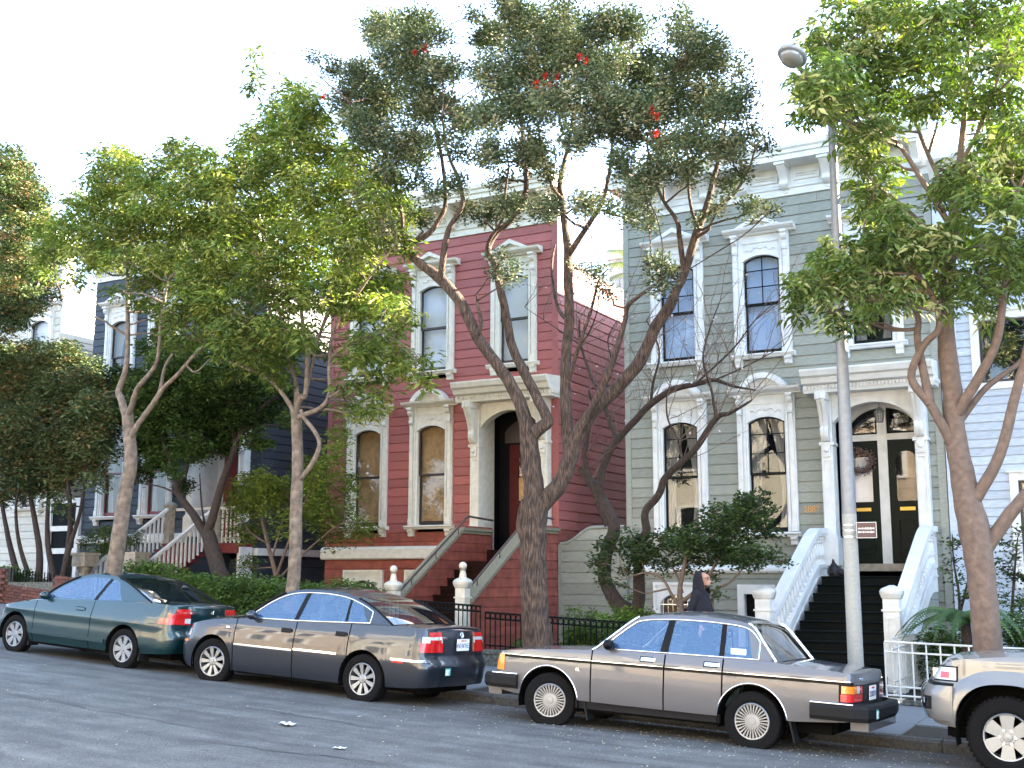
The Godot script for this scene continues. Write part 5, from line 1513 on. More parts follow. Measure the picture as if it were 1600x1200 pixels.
# ---------------------------------------------------------------- cars
# Local axes: x back from the front axle, y up from the ground, z towards the kerb's far side (+ is the viewer's side).
func curve(t: Array, u: float) -> float:
	# smooth reading of a [[u, value], ...] table
	var n := t.size()
	if u <= t[0][0]: return t[0][1]
	if u >= t[n - 1][0]: return t[n - 1][1]
	for i in n - 1:
		if u <= t[i + 1][0]:
			var a: Array = t[maxi(i - 1, 0)]; var b: Array = t[i]; var c: Array = t[i + 1]; var d: Array = t[mini(i + 2, n - 1)]
			var h: float = c[0] - b[0]
			var s: float = (u - b[0]) / h
			var m0: float = (c[1] - a[1]) / maxf(c[0] - a[0], 0.01) * h; var m1: float = (d[1] - b[1]) / maxf(d[0] - b[0], 0.01) * h
			var lim: float = absf(c[1] - b[1]) * 3.0 + 1e-4
			m0 = clampf(m0, -lim, lim); m1 = clampf(m1, -lim, lim)
			var s2 := s * s; var s3 := s2 * s
			return (2 * s3 - 3 * s2 + 1) * b[1] + (s3 - 2 * s2 + s) * m0 + (3 * s2 - 2 * s3) * c[1] + (s3 - s2) * m1
	return t[n - 1][1]

func plan(c: Dictionary, s: float) -> Array:
	# half outline from above: s runs 0 (front middle) .. 1 (front corner done) .. 2 (rear corner starts) .. 3 (rear middle); gives [x, half width, outward]
	var W: float = c.W
	var fa: float = c.fa; var fb: float = c.fb; var ra: float = c.ra; var rb: float = c.rb
	var p := Vector2(); var nn := Vector2()
	if s < 1.0:
		var k: float = c.get("fe", 2.4)
		if s < 0.5:
			var t := s / 0.5
			p = V(c.x0 + c.get("fbow", 0.08) * t * t, (W - fb) * t); nn = V(-1, 0.35 * t)
		else:
			var t := (s - 0.5) / 0.5 * PI / 2
			p = V(c.x0 + c.get("fbow", 0.08) + fa * (1.0 - pow(cos(t), 2.0 / k)), W - fb + fb * pow(sin(t), 2.0 / k))
			nn = V(-cos(t) - 0.001, sin(t) + 0.35 * (1.0 - t / (PI / 2)))
	elif s <= 2.0:
		var t := s - 1.0
		p = V(lerpf(c.x0 + c.get("fbow", 0.08) + fa, c.x1 - c.get("rbow", 0.05) - ra, t), W); nn = V(0, 1)
	else:
		var k: float = c.get("re", 2.8)
		var q := 3.0 - s
		if q < 0.5:
			var t := q / 0.5
			p = V(c.x1 - c.get("rbow", 0.05) * t * t, (W - rb) * t); nn = V(1, 0.25 * t)
		else:
			var t := (q - 0.5) / 0.5 * PI / 2
			p = V(c.x1 - c.get("rbow", 0.05) - ra * (1.0 - pow(cos(t), 2.0 / k)), W - rb + rb * pow(sin(t), 2.0 / k))
			nn = V(cos(t) + 0.001, sin(t) + 0.25 * (1.0 - t / (PI / 2)))
	# the sides draw in a little towards both ends
	var taper: float = c.get("taper", 0.04)
	var mid: float = (c.x0 + c.x1) * 0.5
	var q2: float = (p.x - mid) / (c.x1 - c.x0) * 2.0
	p.y *= 1.0 - taper * q2 * q2
	return [p, nn.normalized()]

func s_at(c: Dictionary, x: float) -> float:
	var a: float = c.x0 + c.get("fbow", 0.08) + c.fa; var b: float = c.x1 - c.get("rbow", 0.05) - c.ra
	if x >= a and x <= b: return 1.0 + (x - a) / (b - a)
	var lo := 0.0 if x < a else 2.0; var hi := 1.0 if x < a else 3.0
	for i in 24:
		var m := (lo + hi) / 2
		if plan(c, m)[0].x < x: lo = m
		else: hi = m
	return (lo + hi) / 2

func skin(c: Dictionary, s: float, y: float, side: float, o := 0.0) -> Vector3:
	var pn := plan(c, s)
	var p: Vector2 = pn[0]; var n: Vector2 = pn[1]
	var ins := curve(c.flank, y)
	if s < 1.0: ins = lerpf(ins, curve(c.nose, y), smoothstep(1.0, 0.55, s))
	elif s > 2.0: ins = lerpf(ins, curve(c.tail, y), smoothstep(2.0, 2.45, s))
	p += n * (o - ins)
	if p.y < 0.0: p.y = 0.0
	return Vector3(p.x, y, p.y * side)

func top_y(c: Dictionary, x: float) -> float: return curve(c.belt, x)

func low_y(c: Dictionary, x: float, s: float) -> float:
	var y: float = curve(c.sill, x)
	for ax in [0.0, c.wb]:
		var d: float = absf(x - ax)
		var R: float = c.arch
		if d < R:
			var e: float = c.get("arch_e", 2.0)
			y = maxf(y, c.r + R * pow(1.0 - pow(d / R, e), 1.0 / e) * c.get("arch_h", 1.0))
	return y

func flank_piece(c: Dictionary, s0: float, s1: float, side: float, lo: Callable, hi: Callable, o := 0.0, cols := 0, rows := 12) -> Geo:
	# a piece of the body's side between two places of the outline and two height curves
	var n: int = cols if cols else maxi(6, int((s1 - s0) * 70))
	var list := []
	for i in n + 1: list.append(lerpf(s0, s1, float(i) / n))
	for ax in [0.0, c.wb]:
		for k in [-1.0, -0.97, -0.9, 0.9, 0.97, 1.0]:
			var s := s_at(c, ax + c.arch * k)
			if s > s0 + 0.001 and s < s1 - 0.001: list.append(s)
	list.sort()
	var g := []
	for s in list:
		var r := PackedVector3Array()
		var x: float = plan(c, s)[0].x
		var a: float = lo.call(x, s); var b: float = hi.call(x, s)
		for j in rows + 1: r.append(skin(c, s, lerpf(a, maxf(a + 0.002, b), float(j) / rows), side, o))
		g.append(r)
	var q := Geo.new()
	q.grid(g, Vector3((c.x0 + c.x1) / 2, 0.55, 0))
	return q

func patch(c: Dictionary, s0: float, s1: float, y0: float, y1: float, side: float, o: float, cols := 8, rows := 4, th := 0.012) -> Geo:
	# a raised plate on the skin, with edges
	var top := []; 
	for i in cols + 1:
		var r := PackedVector3Array()
		for j in rows + 1: r.append(skin(c, lerpf(s0, s1, float(i) / cols), lerpf(y0, y1, float(j) / rows), side, o))
		top.append(r)
	var g := Geo.new()
	var mid := Vector3((c.x0 + c.x1) / 2, (y0 + y1) / 2, 0)
	g.grid(top, mid)
	var loop := []
	for i in cols + 1: loop.append([lerpf(s0, s1, float(i) / cols), y0])
	for j in range(1, rows + 1): loop.append([s1, lerpf(y0, y1, float(j) / rows)])
	for i in range(1, cols + 1): loop.append([lerpf(s1, s0, float(i) / cols), y1])
	for j in range(1, rows + 1): loop.append([s0, lerpf(y1, y0, float(j) / rows)])
	var cen := skin(c, (s0 + s1) / 2, (y0 + y1) / 2, side, o)
	for i in loop.size() - 1:
		var a: Array = loop[i]; var b: Array = loop[i + 1]
		var A := skin(c, a[0], a[1], side, o); var B := skin(c, b[0], b[1], side, o); var C := skin(c, b[0], b[1], side, o - th); var D := skin(c, a[0], a[1], side, o - th)
		g.quado(A, B, C, D, (A + B) / 2 - cen)
	return g

func house_w(c: Dictionary, x: float, y: float) -> float:
	# half width of the glasshouse at x, y
	var yb := top_y(c, x)
	var base: float = plan(c, clampf(s_at(c, clampf(x, c.x0 + 0.3, c.x1 - 0.25)), 0.7, 2.3))[0].y - c.shoulder
	var k: float = c.lean
	return base - k * (y - yb) - 0.12 * pow(maxf(0.0, y - yb), 2.0)

func side_pt(c: Dictionary, x: float, y: float, side: float, o := 0.0) -> Vector3:
	return Vector3(x, y, (house_w(c, x, y) + o) * side)

func glass_patch(c: Dictionary, w: Array, side: float, o: float, n := 14, rows := 6) -> Geo:
	# w: [x bottom front, x top front, x bottom rear, x top rear]
	var g := []
	for i in n + 1:
		var r := PackedVector3Array()
		for j in rows + 1:
			var t := float(j) / rows
			var x := lerpf(lerpf(w[0], w[1], t), lerpf(w[2], w[3], t), float(i) / n)
			var yb: float = top_y(c, x) + c.dlo_b
			var yt := maxf(yb + 0.004, curve(c.roof, x) - c.dlo_t)
			r.append(side_pt(c, x, lerpf(yb, yt, t), side, o))
		g.append(r)
	return Geo.new().grid(g, Vector3(0, 0.3, side), false)

func strip(c: Dictionary, x0: float, x1: float, side: float, lo: Callable, hi: Callable, o := 0.0, n := 30) -> Geo:
	var g := []
	for i in n + 1:
		var x := lerpf(x0, x1, float(i) / n); var r := PackedVector3Array()
		var a: float = lo.call(x); var b: float = maxf(a + 0.001, hi.call(x))
		for j in 5: r.append(side_pt(c, x, lerpf(a, b, j / 4.0), side, o))
		g.append(r)
	return Geo.new().grid(g, Vector3(0, 0.3, side), false)

func sheet_between(L: Array, bow: Array, rise: Array, n := 14) -> Geo:
	# surface from a line of points on the viewer's side across to its mirror, bowed along x and raised in the middle
	var g := []
	for i in L.size():
		var r := PackedVector3Array()
		for j in n + 1:
			var t := 1.0 - 2.0 * j / n
			var q := 1.0 - t * t
			var p: Vector3 = L[i]
			r.append(Vector3(p.x + bow[i] * q, p.y + rise[i] * q, p.z * t))
		g.append(r)
	return Geo.new().grid(g, Vector3(1.5, 0.0, 0))

func wheel(root: Node3D, c: Dictionary, x: float, side: float, turn := 0.0) -> void:
	var r: float = c.r; var tw: float = c.tyre
	var zc: float = (c.W - 0.035 - tw / 2) * side
	var b := Basis(Vector3.UP, turn) * Basis(Vector3.RIGHT, PI / 2 * side)   # y of the lathe points outward
	var o := Vector3(x, r, zc)
	var h := tw / 2
	var rr: float = c.rim
	var g := Geo.new()
	g.lathe(PackedVector2Array([V(rr - 0.01, -h), V(r * 0.9, -h), V(r * 0.975, -h * 0.86), V(r, -h * 0.6), V(r, h * 0.6), V(r * 0.975, h * 0.86), V(r * 0.93, h * 0.98), V(rr + 0.03, h * 1.0), V(rr + 0.012, h * 0.93), V(rr, h * 0.86), V(rr - 0.01, h * 0.5)]), o, 40, b)
	var w := part(root, "wheel", g, M.tyre)
	if c.get("lug", 0):
		g = Geo.new()
		for k in 44:
			var a := TAU * k / 44; var d := b * Vector3(cos(a), 0, sin(a)); var t := b * Vector3(-sin(a), 0, cos(a)); var y := b * Vector3.UP
			for s in [-0.55, 0.0, 0.55]: g.box(o + d * (r + 0.002) + y * h * s, Vector3(0.018, 0.05, 0.034), Basis(d, y, t))
		part(w, "tread", g, M.tyre)
	g = Geo.new()
	g.lathe(PackedVector2Array([V(rr, h * 0.9), V(rr - 0.006, h * 0.95), V(rr - 0.018, h * 0.93), V(rr - 0.022, h * 0.6), V(rr - 0.03, h * 0.1), V(rr - 0.03, -h)]), o, 36, b)
	var n: int = c.spokes
	var hubr: float = c.hub
	for k in n:
		var a := TAU * (k + 0.5) / n
		var d := Vector3(cos(a), 0, sin(a)); var t := Vector3(-sin(a), 0, cos(a))
		var w0: float = c.sw0; var w1: float = c.sw1
		var y0: float = h * c.get("dish0", 0.72); var y1 := h * 0.84
		var A := [d * hubr * 0.8 - t * w0 + Vector3.UP * y0, d * hubr * 0.8 + t * w0 + Vector3.UP * y0, d * (rr - 0.014) + t * w1 + Vector3.UP * y1, d * (rr - 0.014) - t * w1 + Vector3.UP * y1]
		var Bt := []
		for q in A: Bt.append(q - Vector3.UP * 0.028)
		var e := []; var f := []
		for q in 4: e.append(o + b * A[q]); f.append(o + b * Bt[q])
		var up := b * Vector3.UP
		g.face(e, up)
		for q in 4: g.quado(e[q], e[(q + 1) % 4], f[(q + 1) % 4], f[q], (e[q] + e[(q + 1) % 4]) / 2 - (e[0] + e[2]) / 2)
	g.lathe(PackedVector2Array([V(hubr, h * 0.55), V(hubr, h * 0.74), V(hubr * 0.75, h * 0.8), V(hubr * 0.5, h * 0.8), V(hubr * 0.45, h * 0.86), V(0, h * 0.88)]), o, 20, b)
	part(w, "rim", g, M.alloy)
	if c.get("nuts", 0):
		for k in c.nuts:
			var a: float = TAU * k / float(c.nuts); g = Geo.new()
			g.lathe(PackedVector2Array([V(0.014, h * 0.7), V(0.014, h * 0.9), V(0, h * 0.9)]), o + b * Vector3(cos(a) * hubr * 0.78, 0, sin(a) * hubr * 0.78), 6, b); part(w, "wheel_nut", g, M.steel)
	g = Geo.new()
	g.lathe(PackedVector2Array([V(rr - 0.025, -h * 0.1), V(0, -h * 0.1)]), o, 24, b); part(w, "brake", g, M.under)

func car(c: Dictionary, at: Vector3, slope: float, called: String, label: String) -> Node3D:
	var o := thing(called, at, label, "car", "cars parked along the kerb")
	off = Vector3.ZERO
	o.basis = Basis(Vector3.BACK, slope) * Basis(Vector3.RIGHT, -0.03)
	var P: Material = c.paint
	var sA := s_at(c, c.cowl); var sD := s_at(c, c.deck)
	var cuts: Array = c.doors            # x of the shut lines
	var lo := func(x, s): return low_y(c, x, s)
	var hi := func(x, s): return top_y(c, x)
	var gap := 0.0022
	var names: Array = c.panels
	for sd in [1.0, -1.0]:
		var ss := [0.0]
		for x in cuts: ss.append(s_at(c, x))
		ss.append(3.0)
		for i in ss.size() - 1:
			part(o, names[i], flank_piece(c, ss[i] + (gap if i else 0.0), ss[i + 1] - (gap if i < ss.size() - 2 else 0.0), sd, lo, hi, 0.0, 0, 14), P)
		# black lining behind the gaps and inside the arches
		var ln := flank_piece(c, s_at(c, cuts[0] - 0.1), s_at(c, cuts[cuts.size() - 1] + 0.1), sd, func(x, s): return maxf(low_y(c, x, s), 0.0), hi, -0.02, 24, 4)
		part(o, "lining", ln, M.under)
		for ax in [0.0, c.wb]:
			var g := []
			for i in 17:
				var a := PI * (i / 16.0) * 1.16 - 0.08 * PI
				var q := PackedVector3Array()
				for z in [c.W - 0.025, c.W - 0.34]: q.append(Vector3(ax - cos(a) * (c.arch + 0.004), c.r + sin(a) * (c.arch + 0.004) * c.get("arch_h", 1.0), z * sd))
				g.append(q)
			part(o, "wheel_arch", Geo.new().grid(g, Vector3(ax, c.r, 0)), M.under)
			if c.get("lip", 0.0) > 0.0:
				var p := []; var rr := []
				for i in 25:
					var x: float = ax + c.arch * 0.995 * cos(PI * i / 24.0)
					p.append(skin(c, s_at(c, x), low_y(c, x, 0) + 0.012, sd, 0.004)); rr.append(c.lip)
				part(o, "arch_trim", Geo.new().tube(p, rr, 6), c.lip_mat)
			wheel(o, c, ax, sd, c.get("steer", 0.0) if ax == 0.0 else 0.0)
	# floor, hood, deck
	var g := Geo.new()
	g.bx(c.x0 + 0.35, c.x1 - 0.3, c.floor, c.floor + 0.1, -c.W + 0.3, c.W - 0.3)
	g.bx(c.arch + 0.05, c.wb - c.arch - 0.05, c.floor, c.floor + 0.08, -c.W + 0.1, c.W - 0.1)
	g.bx(c.x0 + 0.3, c.arch, c.floor, curve(c.belt, 0.0) - 0.15, -c.W + 0.38, c.W - 0.38)
	g.bx(c.wb - c.arch, c.x1 - 0.25, c.floor + 0.03, curve(c.belt, c.wb) - 0.12, -c.W + 0.38, c.W - 0.38)
	part(o, "underbody", g, M.under)
	var L := []; var bow := []; var rise := []
	for i in 25:
		var s := lerpf(0.02, sA, i / 24.0); var x: float = plan(c, s)[0].x
		L.append(skin(c, s, top_y(c, x), 1.0)); bow.append(-c.get("cowlbow", 0.12) * pow(i / 24.0, 2.0)); rise.append(c.crown * smoothstep(0.0, 0.5, i / 24.0))
	part(o, "bonnet", sheet_between(L, bow, rise), P)
	L = []; bow = []; rise = []
	for i in 19:
		var s := lerpf(sD, 2.98, i / 18.0); var x: float = plan(c, s)[0].x
		L.append(skin(c, s, top_y(c, x), 1.0)); bow.append(c.get("deckbow", 0.1) * pow(1.0 - i / 18.0, 2.0)); rise.append(c.get("deckcrown", 0.03) * (1.0 - pow(i / 18.0, 3.0)))
	part(o, "boot_lid", sheet_between(L, bow, rise), P)
	# glasshouse
	var A0: float = c.A[0]; var A1: float = c.A[1]; var C1: float = c.C[1]; var C0: float = c.C[0]
	for sd in [1.0, -1.0]:
		var wb := func(x): return top_y(c, x) - 0.012
		# shoulder between flank and glass
		var sh := []
		for i in 31:
			var x := lerpf(A0 - 0.03, C0 + 0.03, i / 30.0); var r := PackedVector3Array()
			var a := skin(c, s_at(c, x), top_y(c, x), sd); var b := side_pt(c, x, top_y(c, x) + 0.004, sd)
			for j in 4: r.append(a.lerp(b, j / 3.0) + Vector3.UP * 0.012 * sin(PI * j / 3.0))
			sh.append(r)
		part(o, "shoulder", Geo.new().grid(sh, Vector3.UP, false), P)
		part(o, "waist", strip(c, A0, C0, sd, func(x): return top_y(c, x), func(x): return minf(top_y(c, x) + c.dlo_b, curve(c.roof, x)), 0.0), c.get("waist_mat", P))
		part(o, "roof_rail", strip(c, A0, C0, sd, func(x): return maxf(top_y(c, x) + c.dlo_b, curve(c.roof, x) - c.dlo_t), func(x): return curve(c.roof, x), 0.0), P)
		var ws: Array = c.windows
		for w in ws: part(o, "side_window", glass_patch(c, w, sd, 0.0), M.sky_sheen_glass)
		var ends := [[A0, A0, ws[0][0], ws[0][1]]]
		for i in ws.size() - 1: ends.append([ws[i][2], ws[i][3], ws[i + 1][0], ws[i + 1][1]])
		ends.append([ws[ws.size() - 1][2], ws[ws.size() - 1][3], C0, C0])
		for i in ends.size():
			var mt: Material = P if i == 0 or i == ends.size() - 1 else c.get("pillar_mat", M.trimblack)
			part(o, "pillar", glass_patch(c, ends[i], sd, 0.003, 8), mt)
		if c.has("bright"):
			# bright line round the side windows
			var p := []; var rr := []
			for i in 41:
				var x := lerpf(ws[0][0], c.C[2], i / 40.0); p.append(side_pt(c, x, maxf(top_y(c, x) + c.dlo_b, curve(c.roof, x) - c.dlo_t + 0.008), sd, 0.006)); rr.append(c.bright)
			for i in 21:
				var x := lerpf(c.C[2], ws[0][0], i / 20.0); p.append(side_pt(c, x, top_y(c, x) + c.dlo_b - 0.005, sd, 0.008)); rr.append(c.bright)
			part(o, "window_trim", Geo.new().tube(p, rr, 6), M.chrome)
	# front and rear screens, roof
	var mk := func(x0: float, x1: float, n: int):
		var q := []
		for i in n + 1:
			var x := lerpf(x0, x1, float(i) / n); q.append(side_pt(c, x, curve(c.roof, x), 1.0))
		return q
	var F: Array = mk.call(A0, A1, 10)
	var fb := []; var fr := []
	for i in F.size():
		fb.append(lerpf(-c.get("cowlbow", 0.12) - 0.03, -0.05, i / 10.0)); fr.append(lerpf(c.crown * 0.6, 0.02, i / 10.0))
	part(o, "windscreen", sheet_between(F, fb, fr), M.screen)
	var Rr: Array = mk.call(A1, C1, 22)
	fb = []; fr = []
	for i in Rr.size(): fb.append(lerpf(-0.05, 0.03, i / 22.0)); fr.append(0.02 + c.roofcrown * sin(PI * i / 22.0))
	part(o, "roof", sheet_between(Rr, fb, fr), P)
	var B: Array = mk.call(C1, C0, 10)
	fb = []; fr = []
	for i in B.size(): fb.append(lerpf(0.03, c.get("deckbow", 0.1), i / 10.0)); fr.append(lerpf(0.02, c.get("deckcrown", 0.03), i / 10.0))
	part(o, "rear_screen", sheet_between(B, fb, fr), M.screen)
	for q in [[F, -0.05, c.get("cowlbow", 0.12)], [B, 0.03, c.get("deckbow", 0.1)]]:
		var p := []; var rr := []
		for e in q[0]: p.append(e + Vector3(0, 0.004, 0.004)); rr.append(0.016)
		for sd in [1.0, -1.0]:
			var pp := []
			for e in p: pp.append(Vector3(e.x, e.y, e.z * sd))
			part(o, "screen_trim", Geo.new().tube(pp, rr, 6), c.get("screen_mat", M.trimblack))
	# inside: seats, dashboard, steering wheel
	for x in c.seats:
		for z in ([0.36, -0.36] if x < 1.3 else [0.0]):
			g = Geo.new(); var ww: float = 0.46 if x < 1.3 else 1.15
			g.box(Vector3(x, 0.52, z), Vector3(0.5, 0.16, ww)); g.box(Vector3(x + 0.3, 0.82, z), Vector3(0.14, 0.56, ww), Basis(Vector3.BACK, -0.25))
			if x < 1.3: g.box(Vector3(x + 0.4, 1.16, z), Vector3(0.09, 0.16, 0.26), Basis(Vector3.BACK, -0.2))
			part(o, "seat", g, M.cloth)
	g = Geo.new(); g.bx(c.cowl - 0.05, c.cowl + 0.42, 0.6, curve(c.belt, c.cowl) + 0.0, -c.W + 0.2, c.W - 0.2); part(o, "dashboard", g, M.under)
	g = Geo.new(); var p2 := []; var r2 := []
	for i in 17: p2.append(Vector3(c.cowl + 0.6 + 0.07 * sin(TAU * i / 16), 0.93 + 0.17 * sin(TAU * i / 16), 0.36 + 0.18 * cos(TAU * i / 16))); r2.append(0.014)
	g.tube(p2, r2, 6, false); part(o, "steering_wheel", g, M.under)
	return o

func mirror(o: Node3D, c: Dictionary, x: float, y: float, m: Material) -> void:
	for sd in [1.0, -1.0]:
		var g := Geo.new()
		var z: float = house_w(c, x, y) + 0.1
		g.ball(Vector3(x, y, z * sd), Vector3(0.06, 0.065, 0.1), 12, 8); g.bx(x - 0.02, x + 0.03, y - 0.06, y - 0.02, (z - 0.13) * sd, z * sd)
		part(o, "door_mirror", g, m)

func handle(o: Node3D, c: Dictionary, x: float, y: float, m: Material, w := 0.09) -> void:
	for sd in [1.0, -1.0]:
		var s := s_at(c, x)
		var ds := s_at(c, x + w) - s
		part(o, "door_handle", patch(c, s - ds, s + ds, y - 0.02, y + 0.02, sd, 0.016, 6, 2, 0.02), m)
		part(o, "handle_recess", patch(c, s - ds * 1.2, s + ds * 0.7, y - 0.034, y + 0.03, sd, 0.003, 6, 2, 0.01), M.trimblack)

func plate(o: Node3D, c: Dictionary, y: float, out: float, txt: String) -> void:
	var x: float = c.x1 - curve(c.tail, y) + out
	var g := Geo.new(); g.box(Vector3(x, y, 0), Vector3(0.008, 0.155, 0.31)); var p := part(o, "number_plate", g, M.platewhite)
	var b := Basis(Vector3.UP, PI / 2)
	letters(p, txt, 0.085, M.plateblue, Transform3D(b, Vector3(x + 0.005, y - 0.012, 0)), "lettering", "Droid Sans", 0.003)
	letters(p, "California", 0.03, M.platered, Transform3D(b, Vector3(x + 0.005, y + 0.055, 0)), "lettering", "Droid Serif", 0.003)

func sticker(o: Node3D, c: Dictionary, z: float, y: float, out: float) -> void:
	var x: float = c.x1 - curve(c.tail, y) + out
	var g := Geo.new(); g.box(Vector3(x, y, z), Vector3(0.004, 0.1, 0.13)); var p := part(o, "permit_sticker", g, M.permit)
	g = Geo.new(); g.box(Vector3(x + 0.003, y - 0.005, z + 0.008), Vector3(0.002, 0.075, 0.1)); part(p, "print", g, M.platewhite)
	letters(p, "G", 0.06, M.permit, Transform3D(Basis(Vector3.UP, PI / 2), Vector3(x + 0.005, y - 0.01, z - 0.02)), "lettering", "Droid Sans", 0.002)

func paint(key: String, c: Color, metal := 0.35, rough := 0.32) -> StandardMaterial3D:
	var m := mat(key, c, rough)
	m.metallic = metal; m.clearcoat_enabled = true; m.clearcoat = 1.0; m.clearcoat_roughness = 0.04
	return m

func cars() -> void:
	mat("tyre", Color(0.006, 0.006, 0.0065), 0.85)
	mat("under", Color(0.003, 0.003, 0.003), 0.95)
	mat("trimblack", Color(0.006, 0.006, 0.0065), 0.4)
	mat("rubber", Color(0.012, 0.012, 0.013), 0.6)
	for k in ["tyre", "under", "trimblack", "rubber"]: M[k].metallic_specular = 0.25
	mat("cloth", Color(0.02, 0.045, 0.05), 0.9)
	var al := mat("alloy", Color(0.26, 0.28, 0.31), 0.4); al.metallic = 0.8
	var ch := mat("chrome", Color(0.85, 0.86, 0.88), 0.08); ch.metallic = 1.0
	mat("platewhite", Color(0.75, 0.75, 0.74), 0.5); mat("plateblue", Color(0.03, 0.04, 0.16), 0.5); mat("platered", Color(0.5, 0.04, 0.04), 0.5); mat("permit", Color(0.02, 0.3, 0.24), 0.5)
	for q in [["lampred", Color(0.5, 0.012, 0.012)], ["lampamber", Color(0.75, 0.2, 0.01)], ["lampclear", Color(0.5, 0.51, 0.53)], ["lampdark", Color(0.12, 0.01, 0.012)]]:
		var m := mat(q[0], q[1], 0.12); m.clearcoat_enabled = true; m.clearcoat = 1.0; m.clearcoat_roughness = 0.02
	# dark grey saloon
	var c := {"W": 0.873, "x0": -0.93, "x1": 3.77, "fa": 0.5, "fb": 0.42, "ra": 0.3, "rb": 0.36, "fbow": 0.14, "rbow": 0.07, "taper": 0.045, "wb": 2.684, "r": 0.325, "tyre": 0.2, "rim": 0.212, "arch": 0.375, "arch_h": 1.02, "floor": 0.2, "cowl": 0.5, "deck": 3.05,
		"belt": [[-0.93, 0.66], [-0.8, 0.72], [-0.5, 0.82], [-0.1, 0.91], [0.5, 0.965], [1.6, 0.995], [2.8, 1.045], [3.2, 1.055], [3.6, 1.045], [3.77, 1.01]],
		"sill": [[-0.93, 0.24], [-0.4, 0.22], [0.4, 0.235], [2.3, 0.235], [3.1, 0.26], [3.77, 0.3]],
		"flank": [[0.2, 0.05], [0.32, 0.02], [0.5, 0.004], [0.62, 0.0], [0.8, 0.016], [0.92, 0.045], [1.06, 0.085]],
		"nose": [[0.2, 0.12], [0.32, 0.02], [0.5, 0.0], [0.58, 0.03], [0.68, 0.13], [0.8, 0.22], [1.06, 0.3]], "tail": [[0.2, 0.14], [0.32, 0.04], [0.5, 0.0], [0.6, 0.0], [0.63, 0.07], [0.8, 0.08], [0.95, 0.09], [1.06, 0.13]],
		"roof": [[0.5, 0.965], [0.72, 1.13], [0.95, 1.285], [1.2, 1.395], [1.5, 1.44], [1.9, 1.445], [2.25, 1.41], [2.55, 1.325], [2.8, 1.215], [3.08, 1.06]], "A": [0.48, 1.12], "C": [3.08, 2.42, 2.72], "shoulder": 0.07, "lean": 0.36, "dlo_b": 0.02, "dlo_t": 0.055, "crown": 0.07, "roofcrown": 0.03,
		"doors": [0.41, 1.5, 2.42], "panels": ["front_wing", "front_door", "rear_door", "rear_wing"], "windows": [[0.62, 0.74, 1.42, 1.5], [1.5, 1.58, 2.3, 2.28], [2.34, 2.32, 2.68, 2.52]], "seats": [1.25, 2.1], "paint": paint("paint_graphite", Color(0.014, 0.018, 0.028)), "bright": 0.009, "spokes": 9, "hub": 0.06, "sw0": 0.016, "sw1": 0.032, "steer": 0.12}
	M["pillar"] = M.trimblack
	var o := car(c, Vector3(-12.26, 0.395, -12.97 - 0.873), -0.052, "parked_saloon", "dark grey four-door saloon with bright window line and white-and-red tail lamps")
	for sd in [1.0, -1.0]:
		for q in [[0.43, 1.49], [1.52, 2.26]]: part(o, "side_moulding", patch(c, s_at(c, q[0]), s_at(c, q[1]), 0.585 + q[0] * 0.016, 0.61 + q[0] * 0.016, sd, 0.014, 10, 2, 0.016), M.chrome)
		part(o, "bumper_moulding", patch(c, s_at(c, 3.14), 2.9, 0.615, 0.64, sd, 0.012, 18, 2, 0.016), M.chrome)
		part(o, "side_reflector", patch(c, s_at(c, 3.16), s_at(c, 3.34), 0.585, 0.612, sd, 0.006, 5, 2, 0.01), M.lampred)
		var tl := part(o, "tail_lamp", patch(c, s_at(c, 3.56), 2.58, 0.74, 0.86, sd, 0.012, 10, 4, 0.02), M.lampred)
		part(tl, "lens", patch(c, s_at(c, 3.58), 2.57, 0.862, 0.94, sd, 0.012, 10, 3, 0.02), M.lampclear)
		part(tl, "lens", patch(c, s_at(c, 3.66), 2.555, 0.942, 1.0, sd, 0.012, 10, 3, 0.02), M.lampred)
		part(tl, "lens", patch(c, s_at(c, 3.67), 2.545, 0.835, 0.9, sd, 0.016, 8, 3, 0.02), M.lampred)
		part(o, "head_lamp", patch(c, s_at(c, -0.78), s_at(c, -0.45), 0.66, 0.76, sd, 0.008, 8, 4, 0.02), M.lampclear)
		part(o, "indicator", patch(c, s_at(c, -0.76), s_at(c, -0.5), 0.575, 0.605, sd, 0.01, 8, 2, 0.02), M.lampamber)
		part(o, "side_repeater", patch(c, s_at(c, 0.24), s_at(c, 0.31), 0.82, 0.845, sd, 0.01, 4, 2, 0.014), M.lampclear)
	handle(o, c, 1.36, 0.865, M.trimblack); handle(o, c, 2.3, 0.885, M.trimblack); mirror(o, c, 0.72, 1.03, c.paint)
	plate(o, c, 0.84, 0.03, "4VEN163"); sticker(o, c, 0.42, 0.5, 0.0)
	var g := Geo.new()
	var bx: float = c.x1 - curve(c.tail, 0.96)
	var p := []; var rr := []
	for i in 17: p.append(Vector3(bx + 0.012, 0.965 + 0.042 * sin(TAU * i / 16), 0.042 * cos(TAU * i / 16))); rr.append(0.006)
	g.tube(p, rr, 6, false)
	for q in [[-0.03, 0.03, -0.012, -0.035], [-0.012, -0.035, 0.0, -0.005], [0.0, -0.005, 0.012, -0.035], [0.012, -0.035, 0.03, 0.03], [-0.014, 0.038, 0.0, 0.005], [0.0, 0.005, 0.014, 0.038]]: g.tube([Vector3(bx + 0.012, 0.965 + q[1], -q[0]), Vector3(bx + 0.012, 0.965 + q[3], -q[2])], [0.0045, 0.0045], 5)
	part(o, "badge", g, M.chrome)
	letters(o, "PASSAT", 0.045, M.chrome, Transform3D(Basis(Vector3.UP, PI / 2), Vector3(bx - 0.005, 0.93, 0.42)), "lettering", "Droid Sans", 0.03)
